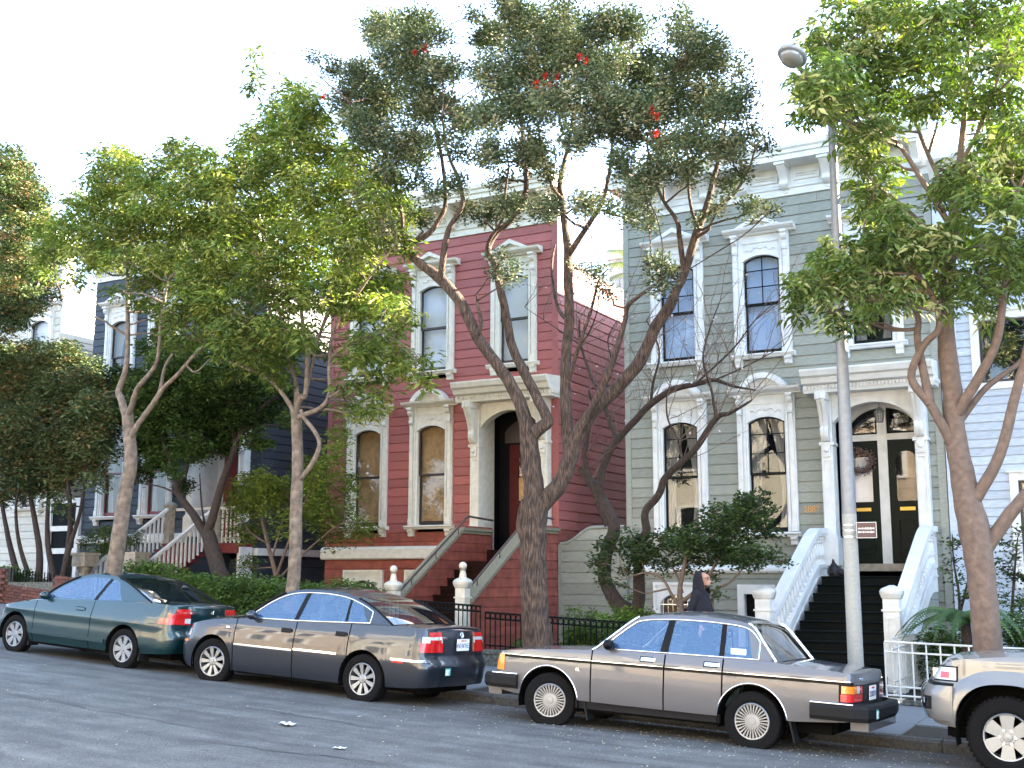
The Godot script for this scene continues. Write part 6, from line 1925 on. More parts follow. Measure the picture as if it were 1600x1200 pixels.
	# green coupe
	c = {"W": 0.84, "x0": -0.85, "x1": 3.53, "fa": 0.55, "fb": 0.45, "ra": 0.32, "rb": 0.38, "fbow": 0.16, "rbow": 0.09, "taper": 0.05, "wb": 2.488, "r": 0.305, "tyre": 0.185, "rim": 0.2, "arch": 0.35, "arch_h": 1.04, "floor": 0.2, "cowl": 0.45, "deck": 2.85,
		"belt": [[-0.85, 0.58], [-0.7, 0.64], [-0.4, 0.73], [-0.1, 0.8], [0.45, 0.885], [0.9, 0.93], [1.8, 0.965], [2.6, 1.01], [2.95, 1.03], [3.35, 1.02], [3.53, 0.99]],
		"sill": [[-0.85, 0.22], [0.4, 0.235], [2.2, 0.245], [2.85, 0.27], [3.53, 0.32]],
		"flank": [[0.2, 0.05], [0.32, 0.02], [0.36, 0.0], [0.5, 0.0], [0.64, 0.005], [0.72, 0.0], [0.85, 0.03], [1.06, 0.09]],
		"nose": [[0.2, 0.1], [0.32, 0.01], [0.45, 0.0], [0.55, 0.05], [0.68, 0.17], [0.8, 0.25], [1.06, 0.3]], "tail": [[0.2, 0.14], [0.32, 0.04], [0.45, 0.0], [0.56, 0.0], [0.62, 0.05], [0.8, 0.08], [0.92, 0.07], [1.06, 0.1]],
		"roof": [[0.45, 0.885], [0.7, 1.08], [0.95, 1.22], [1.2, 1.32], [1.5, 1.372], [1.85, 1.37], [2.15, 1.32], [2.45, 1.22], [2.7, 1.12], [2.92, 1.035]], "A": [0.43, 1.15], "C": [2.92, 2.05, 2.6], "shoulder": 0.08, "lean": 0.38, "dlo_b": 0.02, "dlo_t": 0.05, "crown": 0.07, "roofcrown": 0.03,
		"doors": [0.45, 1.75], "panels": ["front_wing", "door", "rear_wing"], "windows": [[0.56, 0.72, 1.68, 1.85], [1.76, 1.92, 2.3, 2.08]], "seats": [1.2, 1.95], "paint": paint("paint_green", Color(0.0015, 0.024, 0.029)), "spokes": 7, "hub": 0.07, "sw0": 0.026, "sw1": 0.05, "dish0": 0.8}
	o = car(c, Vector3(-16.56, 0.7, -12.98 - 0.84), -0.0665, "parked_coupe", "dark green two-door coupe with silver wheel covers, leftmost of the parked cars")
	for sd in [1.0, -1.0]:
		var tl := part(o, "tail_lamp", patch(c, s_at(c, 3.18), 2.56, 0.74, 0.83, sd, 0.012, 12, 3, 0.02), M.lampred)
		part(tl, "lens", patch(c, s_at(c, 3.3), 2.55, 0.832, 0.9, sd, 0.012, 10, 3, 0.02), M.lampred)
		part(tl, "lens", patch(c, s_at(c, 3.4), 2.54, 0.902, 0.97, sd, 0.012, 8, 3, 0.02), M.lampred)
		part(tl, "lens", patch(c, 2.48, 2.56, 0.76, 0.83, sd, 0.016, 5, 3, 0.02), M.lampclear)
		part(o, "head_lamp", patch(c, s_at(c, -0.72), s_at(c, -0.38), 0.6, 0.68, sd, 0.006, 8, 3, 0.02), M.lampclear)
		part(o, "side_moulding", patch(c, s_at(c, 0.42), s_at(c, 2.1), 0.36, 0.42, sd, 0.012, 14, 3, 0.016), c.paint)
		for q in [0.0, c.wb]: part(o, "mud_flap", Geo.new().bx(q + c.arch - 0.01, q + c.arch + 0.02, 0.16, 0.41, sd * 0.6, sd * 0.8), M.rubber)
	handle(o, c, 1.5, 0.83, c.paint); mirror(o, c, 0.66, 0.97, c.paint); plate(o, c, 0.72, 0.02, "5BKL208")
	bx = c.x1 - curve(c.tail, 0.93)
	g = Geo.new()
	for q in [[-0.03, 0.025, -0.018, -0.025], [0.03, 0.025, 0.018, -0.025], [-0.02, 0.0, 0.02, 0.0]]: g.tube([Vector3(bx + 0.01, 0.93 + q[1], q[0]), Vector3(bx + 0.01, 0.93 + q[3], q[2])], [0.006, 0.006], 5)
	part(o, "badge", g, M.chrome)
	letters(o, "CIVIC", 0.045, M.chrome, Transform3D(Basis(Vector3.UP, PI / 2), Vector3(bx - 0.01, 0.92, 0.4)), "lettering", "Droid Sans", 0.03)
	# boxy silver saloon
	c = {"W": 0.83, "x0": -0.78, "x1": 3.66, "fa": 0.1, "fb": 0.1, "ra": 0.1, "rb": 0.1, "fbow": 0.03, "rbow": 0.03, "taper": 0.035, "wb": 2.541, "r": 0.325, "tyre": 0.18, "rim": 0.2, "arch": 0.4, "arch_h": 1.0, "floor": 0.24, "cowl": 0.6, "deck": 2.75, "fe": 2.6, "re": 2.6,
		"belt": [[-0.78, 0.84], [-0.6, 0.875], [-0.12, 0.92], [0.6, 0.96], [1.5, 0.972], [2.67, 0.975], [3.0, 0.965], [3.62, 0.92], [3.66, 0.91]],
		"sill": [[-0.78, 0.42], [-0.45, 0.37], [0.3, 0.36], [2.2, 0.35], [2.95, 0.37], [3.66, 0.42]],
		"flank": [[0.3, 0.03], [0.42, 0.012], [0.6, 0.0], [0.79, 0.0], [0.81, 0.006], [0.83, 0.004], [0.9, 0.02], [1.0, 0.05]],
		"nose": [[0.3, 0.06], [0.5, 0.03], [0.62, 0.0], [0.8, 0.03], [0.88, 0.07], [1.0, 0.1]], "tail": [[0.3, 0.06], [0.5, 0.02], [0.62, 0.0], [0.8, 0.0], [0.9, 0.01], [1.0, 0.06]],
		"roof": [[0.58, 0.96], [0.8, 1.15], [1.02, 1.33], [1.12, 1.385], [1.4, 1.42], [1.8, 1.43], [2.2, 1.415], [2.42, 1.385], [2.52, 1.33], [2.65, 1.17], [2.8, 0.98]], "A": [0.56, 1.1], "C": [2.8, 2.44, 2.6], "shoulder": 0.06, "lean": 0.3, "dlo_b": 0.025, "dlo_t": 0.06, "crown": 0.035, "roofcrown": 0.035, "cowlbow": 0.08, "deckbow": 0.06,
		"doors": [0.57, 1.5, 2.2], "panels": ["front_wing", "front_door", "rear_door", "rear_wing"], "windows": [[0.74, 0.84, 1.42, 1.48], [1.52, 1.56, 2.14, 2.13], [2.2, 2.19, 2.53, 2.44]], "seats": [1.2, 2.0], "paint": paint("paint_silver", Color(0.098, 0.097, 0.106), 0.25, 0.42), "bright": 0.009, "screen_mat": M.chrome, "spokes": 28, "hub": 0.085, "sw0": 0.005, "sw1": 0.009, "dish0": 0.82, "lip": 0.009, "lip_mat": M.chrome, "steer": 0.22}
	o = car(c, Vector3(-6.776, 0.125, -12.96 - 0.83), -0.0405, "parked_sedan", "boxy silver-brown sedan with black bumpers and many-slotted wheels")
	for sd in [1.0, -1.0]:
		for q in [[-0.66, 0.56], [0.58, 1.49], [1.51, 2.19], [2.21, 3.63]]:
			part(o, "side_strip", patch(c, s_at(c, q[0]), s_at(c, q[1]), 0.8, 0.83, sd, 0.008, 12, 2, 0.012), M.trimblack)
			part(o, "strip_edge", patch(c, s_at(c, q[0]), s_at(c, q[1]), 0.832, 0.839, sd, 0.009, 12, 2, 0.012), M.chrome)
		part(o, "rocker", patch(c, s_at(c, 0.36), s_at(c, 2.16), 0.27, 0.362, sd, -0.025, 14, 3, 0.05), M.rubber)
		for q in [["front_bumper", -0.96, -0.45, 0.0, 1.0], ["rear_bumper", 3.2, 3.86, 3.0, 2.0]]: pass
		var tl := part(o, "tail_lamp", patch(c, s_at(c, 3.52), 2.72, 0.625, 0.705, sd, 0.014, 12, 3, 0.02), M.lampred)
		part(tl, "lens", patch(c, s_at(c, 3.53), 2.56, 0.712, 0.79, sd, 0.014, 10, 3, 0.02), M.lampamber)
		part(tl, "lens", patch(c, 2.565, 2.63, 0.712, 0.79, sd, 0.014, 4, 3, 0.02), M.lampclear)
		part(tl, "lens", patch(c, 2.635, 2.72, 0.712, 0.79, sd, 0.014, 4, 3, 0.02), M.lampred)
		part(tl, "surround", patch(c, s_at(c, 3.5), 2.735, 0.612, 0.8, sd, 0.006, 12, 3, 0.014), M.trimblack)
		part(o, "head_lamp", patch(c, 0.22, 0.6, 0.68, 0.82, sd, 0.01, 6, 3, 0.02), M.lampclear)
		part(o, "indicator", patch(c, 0.62, s_at(c, -0.62), 0.64, 0.83, sd, 0.012, 6, 3, 0.02), M.lampamber)
		for q in [0.1, c.wb + 0.05]: part(o, "mud_flap", Geo.new().box(Vector3(q + c.arch, 0.27, sd * 0.7), Vector3(0.02, 0.26, 0.19), Basis(Vector3.BACK, 0.25)), M.rubber)
		part(o, "sticker", Geo.new().bx(2.27, 2.45, 1.03, 1.1, sd * (house_w(c, 2.36, 1.06) + 0.004), sd * (house_w(c, 2.36, 1.06) + 0.006)), mat("decal", Color(0.6, 0.75, 0.8), 0.5)) if sd > 0 else null
	for q in [["front_bumper", -0.92, -0.42, -1.0], ["rear_bumper", 3.2, 3.82, 1.0]]:
		g = Geo.new()
		var sec := PackedVector2Array([V(0.0, 0.42), V(0.09, 0.43), V(0.11, 0.47), V(0.11, 0.56), V(0.09, 0.595), V(0.0, 0.6)])
		var e: float = q[1] if q[3] < 0 else q[2]; var ix: float = q[2] if q[3] < 0 else q[1]
		var path := [Vector3(ix, 0, 0.82), Vector3(e - q[3] * 0.16, 0, 0.83), Vector3(e - q[3] * 0.05, 0, 0.77), Vector3(e, 0, 0.4), Vector3(e, 0, -0.4), Vector3(e - q[3] * 0.05, 0, -0.77), Vector3(e - q[3] * 0.16, 0, -0.83), Vector3(ix, 0, -0.82)]
		var rows := []
		for i in path.size():
			var d: Vector3 = (path[mini(i + 1, 7)] - path[maxi(i - 1, 0)]).normalized()
			var nn: Vector3 = Vector3(-d.z, 0, d.x) * q[3]
			if nn.dot(path[i] - Vector3((q[1] + q[2]) / 2 - q[3] * 0.5, 0, 0)) < 0.0: nn = -nn
			var r := PackedVector3Array()
			for k in sec.size() + 1: r.append(path[i] + nn * (sec[k % sec.size()].x - 0.07) + Vector3.UP * sec[k % sec.size()].y)
			rows.append(r)
		for i in 7:
			for k in 6: g.quado(rows[i][k], rows[i + 1][k], rows[i + 1][k + 1], rows[i][k + 1], (rows[i][k] + rows[i + 1][k + 1]) / 2 - (path[i] + path[i + 1]) / 2 - Vector3.UP * 0.51)
		g.face(Array(rows[0]), Vector3(-q[3], 0, 0)); g.face(Array(rows[7]), Vector3(-q[3], 0, 0))
		var bp := part(o, q[0], g, M.rubber)
		for sd in [1.0, -1.0]:
			g = Geo.new(); g.tube([Vector3(ix, 0.603, 0.83 * sd), Vector3(e - q[3] * 0.16, 0.603, 0.845 * sd)], [0.012, 0.012], 6); part(bp, "bright_strip", g, M.chrome)
		g = Geo.new(); g.bx(e - q[3] * 0.03, e - q[3] * 0.22, 0.33, 0.42, -0.7, 0.7); part(bp, "valance", g, c.paint)
	handle(o, c, 1.3, 0.905, M.chrome); handle(o, c, 2.08, 0.905, M.chrome); mirror(o, c, 0.8, 1.04, M.trimblack)
	g = Geo.new(); g.bx(c.x0 - 0.02, c.x0 + 0.05, 0.64, 0.84, -0.36, 0.36); part(o, "grille", g, M.chrome)
	plate(o, c, 0.7, 0.02, "2DRK914"); sticker(o, c, 0.52, 0.51, 0.205)
	g = Geo.new(); g.bx(c.x1 - 0.01, c.x1 + 0.006, 0.61, 0.8, -0.42, 0.42); part(o, "number_panel", g, M.trimblack)
	letters(o, "VOLVO", 0.045, M.chrome, Transform3D(Basis(Vector3.UP, PI / 2), Vector3(c.x1 - 0.012, 0.85, 0.45)), "lettering", "Droid Sans", 0.02)
	letters(o, "DL", 0.05, M.chrome, Transform3D(Basis.IDENTITY, Vector3(0.4, 0.72, 0.83)), "lettering", "Droid Sans", 0.01)
	# silver off-roader at the right edge
	c = {"W": 0.93, "x0": -0.92, "x1": 3.82, "fa": 0.4, "fb": 0.34, "ra": 0.2, "rb": 0.25, "fbow": 0.12, "rbow": 0.05, "taper": 0.02, "wb": 2.79, "r": 0.385, "tyre": 0.25, "rim": 0.235, "arch": 0.49, "arch_h": 1.04, "arch_e": 2.6, "floor": 0.32, "cowl": 0.62, "deck": 3.6,
		"belt": [[-0.92, 0.92], [-0.78, 1.0], [-0.6, 1.08], [-0.4, 1.12], [0.0, 1.165], [0.62, 1.2], [2.0, 1.22], [3.6, 1.24], [3.82, 1.22]],
		"sill": [[-0.92, 0.56], [-0.82, 0.48], [-0.5, 0.44], [0.45, 0.45], [2.3, 0.46], [3.3, 0.5], [3.82, 0.55]],
		"flank": [[0.4, 0.04], [0.55, 0.0], [0.72, 0.0], [0.86, 0.012], [0.92, 0.04], [1.1, 0.05], [1.25, 0.1]],
		"nose": [[0.4, 0.12], [0.52, 0.03], [0.62, 0.0], [0.78, 0.0], [0.84, 0.05], [0.95, 0.09], [1.1, 0.2], [1.25, 0.3]], "tail": [[0.4, 0.06], [0.6, 0.0], [0.9, 0.02], [1.25, 0.05]],
		"roof": [[0.6, 1.2], [0.9, 1.48], [1.15, 1.66], [1.4, 1.73], [2.0, 1.76], [3.0, 1.74], [3.45, 1.7], [3.6, 1.55], [3.72, 1.24]], "A": [0.58, 1.25], "C": [3.72, 3.46, 3.5], "shoulder": 0.1, "lean": 0.25, "dlo_b": 0.02, "dlo_t": 0.08, "crown": 0.06, "roofcrown": 0.03,
		"doors": [0.55, 1.6, 2.5], "panels": ["front_wing", "front_door", "rear_door", "rear_wing"], "windows": [[0.8, 0.95, 1.55, 1.58], [1.65, 1.68, 2.4, 2.38], [2.55, 2.53, 3.4, 3.35]], "seats": [1.2, 2.1], "paint": paint("paint_champagne", Color(0.17, 0.167, 0.16), 0.3, 0.38), "spokes": 6, "hub": 0.095, "sw0": 0.05, "sw1": 0.075, "dish0": 0.8, "nuts": 6, "lug": 1}
	o = car(c, Vector3(-1.6, -0.04, -12.93 - 0.93), -0.03, "parked_off_roader", "silver off-roader with big six-spoke wheels, cut off by the right edge")
	for sd in [1.0, -1.0]:
		var hl := part(o, "head_lamp", patch(c, 0.52, s_at(c, -0.48), 0.905, 1.03, sd, 0.01, 10, 5, 0.02), M.lampclear)
		part(hl, "lens", patch(c, s_at(c, -0.66), s_at(c, -0.56), 0.925, 0.985, sd, 0.016, 5, 3, 0.02), M.lampred)
		part(hl, "surround", patch(c, 0.5, s_at(c, -0.46), 0.89, 1.045, sd, 0.004, 10, 5, 0.014), M.trimblack)
		part(o, "front_bumper", patch(c, 0.0, s_at(c, -0.5), 0.5, 0.845, sd, 0.04, 20, 8, 0.06), c.paint)
		part(o, "bumper_gap", patch(c, 0.0, s_at(c, -0.5), 0.846, 0.875, sd, 0.012, 20, 2, 0.03), M.trimblack)
		part(o, "fog_surround", patch(c, 0.55, s_at(c, -0.7), 0.6, 0.73, sd, 0.046, 8, 4, 0.02), M.rubber)
		part(o, "fog_lamp", patch(c, 0.58, s_at(c, -0.74), 0.62, 0.71, sd, 0.054, 6, 3, 0.02), M.chrome)
		# flared arch
		var rows := []
		for i in 31:
			var a := PI * i / 30.0
			var x: float = -cos(a) * c.arch
			var r := PackedVector3Array()
			for k in 4:
				var u := k / 3.0
				var y: float = low_y(c, x * 0.999, 0.0) + u * 0.17
				var xx: float = x * (1.0 + u * 0.22)
				var yy: float = lerpf(maxf(c.r * 0.0 + low_y(c, x * 0.999, 0.0), 0.47), maxf(0.47, c.r + (low_y(c, x * 0.999, 0.0) - c.r) * 1.26), u)
				r.append(skin(c, s_at(c, xx), yy, sd, lerpf(0.035, 0.0, u * u)))
			rows.append(r)
		part(o, "flared_arch", Geo.new().grid(rows, Vector3(0, 0.6, 0)), c.paint)
	g = Geo.new(); g.bx(c.x0 + 0.14, c.x0 + 0.22, 0.88, 1.0, -0.42, 0.42); part(o, "grille", g, M.chrome)
	handle(o, c, 1.4, 1.05, c.paint); mirror(o, c, 0.95, 1.28, c.paint)

# ---------------------------------------------------------------- the passer-by
func body_field(bones: Array, cell: float, g: Geo) -> void:
	# surface nets over a smooth union of tapered capsules: [a, b, ra, rb]
	var lo := Vector3.INF; var hi := -Vector3.INF
	for b in bones:
		var m: float = maxf(b[2], b[3]) + 0.05
		lo = lo.min(b[0] - Vector3.ONE * m).min(b[1] - Vector3.ONE * m); hi = hi.max(b[0] + Vector3.ONE * m).max(b[1] + Vector3.ONE * m)
	var n := Vector3i(((hi - lo) / cell).ceil()) + Vector3i.ONE
	var f := PackedFloat32Array(); f.resize(n.x * n.y * n.z); f.fill(1.0)
	for b in bones:
		var m: float = maxf(b[2], b[3]) + 0.09
		var l0 := Vector3i((((b[0] as Vector3).min(b[1]) - Vector3.ONE * m - lo) / cell).floor()).clamp(Vector3i.ZERO, n - Vector3i.ONE)
		var l1 := Vector3i((((b[0] as Vector3).max(b[1]) + Vector3.ONE * m - lo) / cell).ceil()).clamp(Vector3i.ZERO, n - Vector3i.ONE)
		var ab: Vector3 = b[1] - b[0]; var L := maxf(ab.length_squared(), 1e-8)
		for z in range(l0.z, l1.z + 1):
			for y in range(l0.y, l1.y + 1):
				for x in range(l0.x, l1.x + 1):
					var p := lo + Vector3(x, y, z) * cell
					var t := clampf((p - b[0]).dot(ab) / L, 0.0, 1.0)
					var d := p.distance_to(b[0] + ab * t) - lerpf(b[2], b[3], t)
					var i := x + n.x * (y + n.y * z)
					var k := 0.035
					var h := maxf(k - absf(f[i] - d), 0.0) / k
					f[i] = minf(f[i], d) - h * h * k * 0.25
	var vid := {}; var pos := PackedVector3Array(); var nor := PackedVector3Array()
	var s := [1, n.x, n.x * n.y]
	for z in n.z - 1:
		for y in n.y - 1:
			for x in n.x - 1:
				var i := x + n.x * (y + n.y * z)
				var c := 0; var acc := Vector3.ZERO
				for e in 12:
					var ax := e / 4; var u := (ax + 1) % 3; var w := (ax + 2) % 3
					var o := Vector3i.ZERO; o[u] = e % 2; o[w] = (e % 4) / 2
					var a: float = f[i + o.x * s[0] + o.y * s[1] + o.z * s[2]]; var bb: float = f[i + o.x * s[0] + o.y * s[1] + o.z * s[2] + s[ax]]
					if (a < 0.0) != (bb < 0.0):
						var q := Vector3(o); q[ax] += a / (a - bb); acc += q; c += 1
				if c:
					vid[i] = pos.size(); pos.append(lo + (Vector3(x, y, z) + acc / c) * cell)
					nor.append(Vector3(f[i + 1] - f[i], f[i + s[1]] - f[i], f[i + s[2]] - f[i]).normalized())
	for i in vid:
		for ax in 3:
			var u: int = s[(ax + 1) % 3]; var w: int = s[(ax + 2) % 3]
			if i + s[ax] >= f.size() or (f[i] < 0.0) == (f[i + s[ax]] < 0.0): continue
			if not (vid.has(i - u) and vid.has(i - w) and vid.has(i - u - w)): continue
			var q := [vid[i], vid[i - u], vid[i - u - w], vid[i - w]]
			g.trin(pos[q[0]], pos[q[1]], pos[q[2]], nor[q[0]], nor[q[1]], nor[q[2]]); g.trin(pos[q[0]], pos[q[2]], pos[q[3]], nor[q[0]], nor[q[2]], nor[q[3]])

func person() -> void:
	var at := Vector3(-6.33, walk_y(-6.33, -17.2), -17.2)
	var o := thing("person", at, "person in a dark hooded jacket and glasses walking right on the pavement", "person")
	off = Vector3.ZERO
	# faces +x; y up from the soles
	var B := func(a, b, c, d, e, f, r0, r1): return [Vector3(a, b, c), Vector3(d, e, f), r0, r1]
	var g := Geo.new()
	body_field([B.call(0, 0.98, 0, 0.0, 1.2, 0, 0.15, 0.16), B.call(0, 1.2, 0.06, 0.0, 1.38, 0.08, 0.13, 0.11), B.call(0, 1.2, -0.06, 0.0, 1.38, -0.08, 0.13, 0.11), B.call(-0.01, 1.42, 0.14, -0.01, 1.42, -0.14, 0.075, 0.075), B.call(0.0, 1.42, 0, 0.02, 1.55, 0, 0.07, 0.06), B.call(0.03, 1.6, 0, 0.06, 1.64, 0, 0.085, 0.08),
		B.call(0, 1.41, 0.18, -0.1, 1.14, 0.24, 0.065, 0.05), B.call(-0.1, 1.14, 0.24, 0.06, 0.95, 0.25, 0.048, 0.035), B.call(0, 1.41, -0.18, 0.08, 1.14, -0.24, 0.065, 0.05), B.call(0.08, 1.14, -0.24, 0.26, 1.0, -0.22, 0.048, 0.035),
		B.call(0, 0.95, 0.09, 0.16, 0.5, 0.09, 0.1, 0.07), B.call(0.16, 0.5, 0.09, 0.2, 0.09, 0.09, 0.066, 0.045), B.call(0, 0.95, -0.09, -0.06, 0.5, -0.09, 0.1, 0.07), B.call(-0.06, 0.5, -0.09, -0.28, 0.12, -0.09, 0.066, 0.045), B.call(0.17, 0.045, 0.09, 0.36, 0.035, 0.1, 0.045, 0.035), B.call(-0.3, 0.08, -0.09, -0.14, 0.03, -0.1, 0.045, 0.035)], 0.02, g)
	var skin_m := mat("skin", Color(0.42, 0.22, 0.15), 0.6)
	# head: skull, jaw, nose, ear, brow
	var h := Geo.new()
	body_field([B.call(0.045, 1.665, 0, 0.06, 1.655, 0, 0.088, 0.085), B.call(0.075, 1.585, 0, 0.11, 1.57, 0, 0.06, 0.045), B.call(0.135, 1.655, 0, 0.165, 1.61, 0, 0.012, 0.018), B.call(0.12, 1.68, 0.035, 0.12, 1.68, -0.035, 0.022, 0.022), B.call(0.135, 1.585, 0.018, 0.135, 1.585, -0.018, 0.012, 0.012), B.call(0.03, 1.64, 0.088, 0.03, 1.66, 0.09, 0.016, 0.02), B.call(0.03, 1.64, -0.088, 0.03, 1.66, -0.09, 0.016, 0.02), B.call(0.03, 1.6, 0, 0.02, 1.48, 0, 0.055, 0.055)], 0.008, h)
	# hands with fingers, in their own fine grid
	for q in [[Vector3(0.09, 0.91, 0.25), 1.0], [Vector3(0.3, 0.97, -0.21), -1.0]]:
		var p: Vector3 = q[0]; var bs := [[p + Vector3(0, 0.04, 0), p + Vector3(0.012, -0.03, 0), 0.03, 0.034]]
		for k in 4:
			var r := p + Vector3(0.03 - k * 0.017, -0.05, 0.004 * k * q[1])
			var m := r + Vector3(0.008, -0.035 + 0.004 * absf(k - 1.0), -0.006 * q[1]); bs.append([r, m, 0.0095, 0.009]); bs.append([m, m + Vector3(-0.004, -0.03, -0.012 * q[1]), 0.009, 0.0075])
		bs.append([p + Vector3(0.03, -0.005, 0), p + Vector3(0.055, -0.04, -0.01 * q[1]), 0.012, 0.009])
		body_field(bs, 0.006, h)
	var body := part(o, "body", h, skin_m)
	part(o, "jacket_and_trousers", g, mat("navy", Color(0.007, 0.006, 0.012), 0.9))
	# hood: shell round the head, open at the face
	g = Geo.new(); var rows := []
	for i in 15:
		var t := i / 14.0; var r := PackedVector3Array()
		for j in 17:
			var a := lerpf(-0.72, 0.72, j / 16.0) * PI * lerpf(0.82, 1.0, t)
			var y := 1.79 - 0.36 * t
			var rad := 0.125 * sqrt(maxf(0.0, 1.0 - pow(1.0 - minf(t * 2.2, 1.0), 2.0))) + 0.02 * t
			r.append(Vector3(0.03 - cos(a) * rad * 1.02, y, sin(a) * rad * 0.95))
		rows.append(r)
	g.grid(rows, Vector3(0.03, 1.6, 0)); part(o, "hood", g, M.navy)
	# beard, glasses
	g = Geo.new(); g.ball(Vector3(0.105, 1.555, 0), Vector3(0.05, 0.035, 0.05), 10, 6); part(o, "beard", g, mat("beard", Color(0.09, 0.055, 0.035), 0.9))
	g = Geo.new()
	for s in [1.0, -1.0]:
		var p := []; var rr := []
		for i in 11: p.append(Vector3(0.15, 1.66 + 0.02 * sin(TAU * i / 10), s * (0.035 + 0.025 * cos(TAU * i / 10)))); rr.append(0.0035)
		g.tube(p, rr, 5, false); g.tube([Vector3(0.148, 1.665, s * 0.06), Vector3(0.05, 1.67, s * 0.092)], [0.0035, 0.0035], 5)
		g.ball(Vector3(0.132, 1.66, s * 0.034), Vector3(0.01, 0.011, 0.013), 8, 6)
	part(o, "glasses", g, M.black)

func _ready() -> void:
	rng.seed = 11
	light_and_lens()
	palette()
	setting()
	grey_house(); red_house(); blue_house(); white_house(); pale_house(); backdrop()
	grey_stairs(); red_stairs(); blue_stairs(); fences()
	cars()
	plants()
	lamp(); small_things(); person()

# ---------------------------------------------------------------- where limbs run and leaves gather: [x, y, z, radius] in metres

func tree_one() -> Dictionary:
	var limbs := [
		[[-16.80,1.57,-15.25,0.155],[-16.80,1.98,-15.25,0.146],[-16.68,2.81,-15.25,0.137],[-16.59,3.51,-15.25,0.128],[-16.51,4.03,-15.25,0.118],[-16.60,4.58,-15.25,0.109],[-16.67,4.96,-15.25,0.100]],
		[[-16.64,4.76,-15.25,0.075],[-16.88,5.20,-15.29,0.067],[-17.03,5.39,-15.34,0.059],[-16.91,5.84,-15.38,0.051],[-16.96,6.46,-15.42,0.044],[-17.10,7.70,-15.46,0.036],[-17.14,8.70,-15.51,0.028],[-17.07,9.48,-15.55,0.020]],
		[[-16.65,4.88,-15.25,0.060],[-16.45,5.06,-15.15,0.053],[-16.22,5.34,-15.05,0.047],[-15.77,5.61,-14.95,0.040],[-15.54,5.84,-14.85,0.033],[-15.41,6.46,-14.75,0.027],[-15.19,7.12,-14.65,0.020]],
		[[-16.57,4.40,-15.25,0.060],[-16.40,4.62,-15.21,0.054],[-15.95,5.02,-15.16,0.048],[-15.64,5.31,-15.12,0.042],[-15.31,5.49,-15.08,0.036],[-14.67,5.95,-15.04,0.030],[-14.29,6.01,-14.99,0.024],[-14.09,6.59,-14.95,0.018]],
		[[-15.93,5.02,-15.15,0.040],[-15.92,5.31,-15.30,0.034],[-15.96,5.81,-15.45,0.028],[-15.73,6.30,-15.60,0.021],[-15.68,7.06,-15.75,0.015]],
		[[-16.99,6.47,-15.45,0.028],[-17.25,6.64,-15.28,0.023],[-17.40,6.77,-15.12,0.017],[-18.19,7.03,-14.95,0.012]],
		[[-17.15,7.82,-15.55,0.030],[-17.99,8.37,-15.75,0.024],[-19.00,8.83,-15.95,0.018],[-19.92,9.01,-16.15,0.012]],
		[[-17.17,8.33,-15.55,0.030],[-16.01,8.64,-15.00,0.021],[-14.67,8.63,-14.45,0.012]]]
	var blobs := [[-17.49,10.09,-15.00,0.26],[-16.68,9.68,-14.77,0.37],[-18.24,10.41,-16.15,0.40],[-16.87,9.30,-14.66,0.48],[-18.16,9.87,-15.78,0.52],[-15.55,9.10,-14.37,0.41],[-17.37,9.95,-16.05,0.46],[-15.20,9.54,-14.77,0.35],[-16.62,10.25,-16.15,0.39],[-14.35,9.15,-14.41,0.38],[-15.95,9.95,-16.01,0.43],[-17.30,9.45,-16.19,0.56],[-15.39,8.61,-14.40,0.50],[-15.39,9.00,-15.32,0.52],[-14.41,8.55,-14.35,0.49],[-13.84,8.58,-14.36,0.40],[-15.46,9.36,-16.05,0.44],[-16.98,8.90,-14.95,0.48],[-18.35,9.46,-16.15,0.52],[-17.26,8.80,-14.45,0.36],[-19.09,9.53,-15.97,0.40],[-19.48,9.05,-16.02,0.48],[-17.70,8.40,-14.55,0.44],[-17.71,8.60,-15.31,0.50],[-16.59,8.18,-14.35,0.47],[-17.15,8.77,-15.76,0.55],[-16.10,8.35,-14.79,0.51],[-15.51,8.36,-15.16,0.52],[-16.52,8.78,-16.15,0.55],[-14.66,8.22,-15.10,0.46],[-15.68,8.66,-16.15,0.49],[-20.56,9.55,-16.22,0.31],[-19.77,8.63,-15.82,0.42],[-18.43,8.17,-14.74,0.39],[-18.65,8.31,-15.69,0.40],[-17.06,7.76,-14.35,0.37],[-16.13,7.65,-14.42,0.37],[-17.90,8.29,-16.00,0.41],[-15.49,7.64,-14.72,0.46],[-16.55,8.04,-15.73,0.49],[-15.75,7.98,-15.93,0.49],[-14.47,7.48,-14.64,0.45],[-14.02,7.09,-14.66,0.38],[-15.10,7.48,-15.78,0.41],[-16.09,7.53,-15.97,0.42],[-14.71,7.04,-14.60,0.38],[-15.94,7.41,-15.02,0.29],[-15.76,7.12,-16.00,0.37],[-14.36,6.66,-14.58,0.34],[-16.67,7.02,-16.25,0.36],[-14.72,6.42,-14.35,0.31],[-13.98,6.26,-14.51,0.33],[-15.34,6.68,-15.92,0.36],[-15.71,6.34,-15.83,0.30],[-16.45,6.47,-15.82,0.25],[-13.52,5.68,-14.29,0.20],[-17.38,7.48,-14.51,0.25],[-19.64,8.10,-15.67,0.25],[-16.06,6.97,-14.33,0.16],[-16.48,7.03,-15.17,0.16],[-15.86,6.95,-14.89,0.27],[-16.49,6.79,-15.84,0.26],[-14.49,6.01,-14.37,0.25],[-16.07,7.27,-14.87,0.22],[-14.26,6.76,-14.32,0.27],[-13.74,6.56,-14.46,0.27]]
	return {"limbs": limbs, "blobs": blobs, "rough": 0.06}

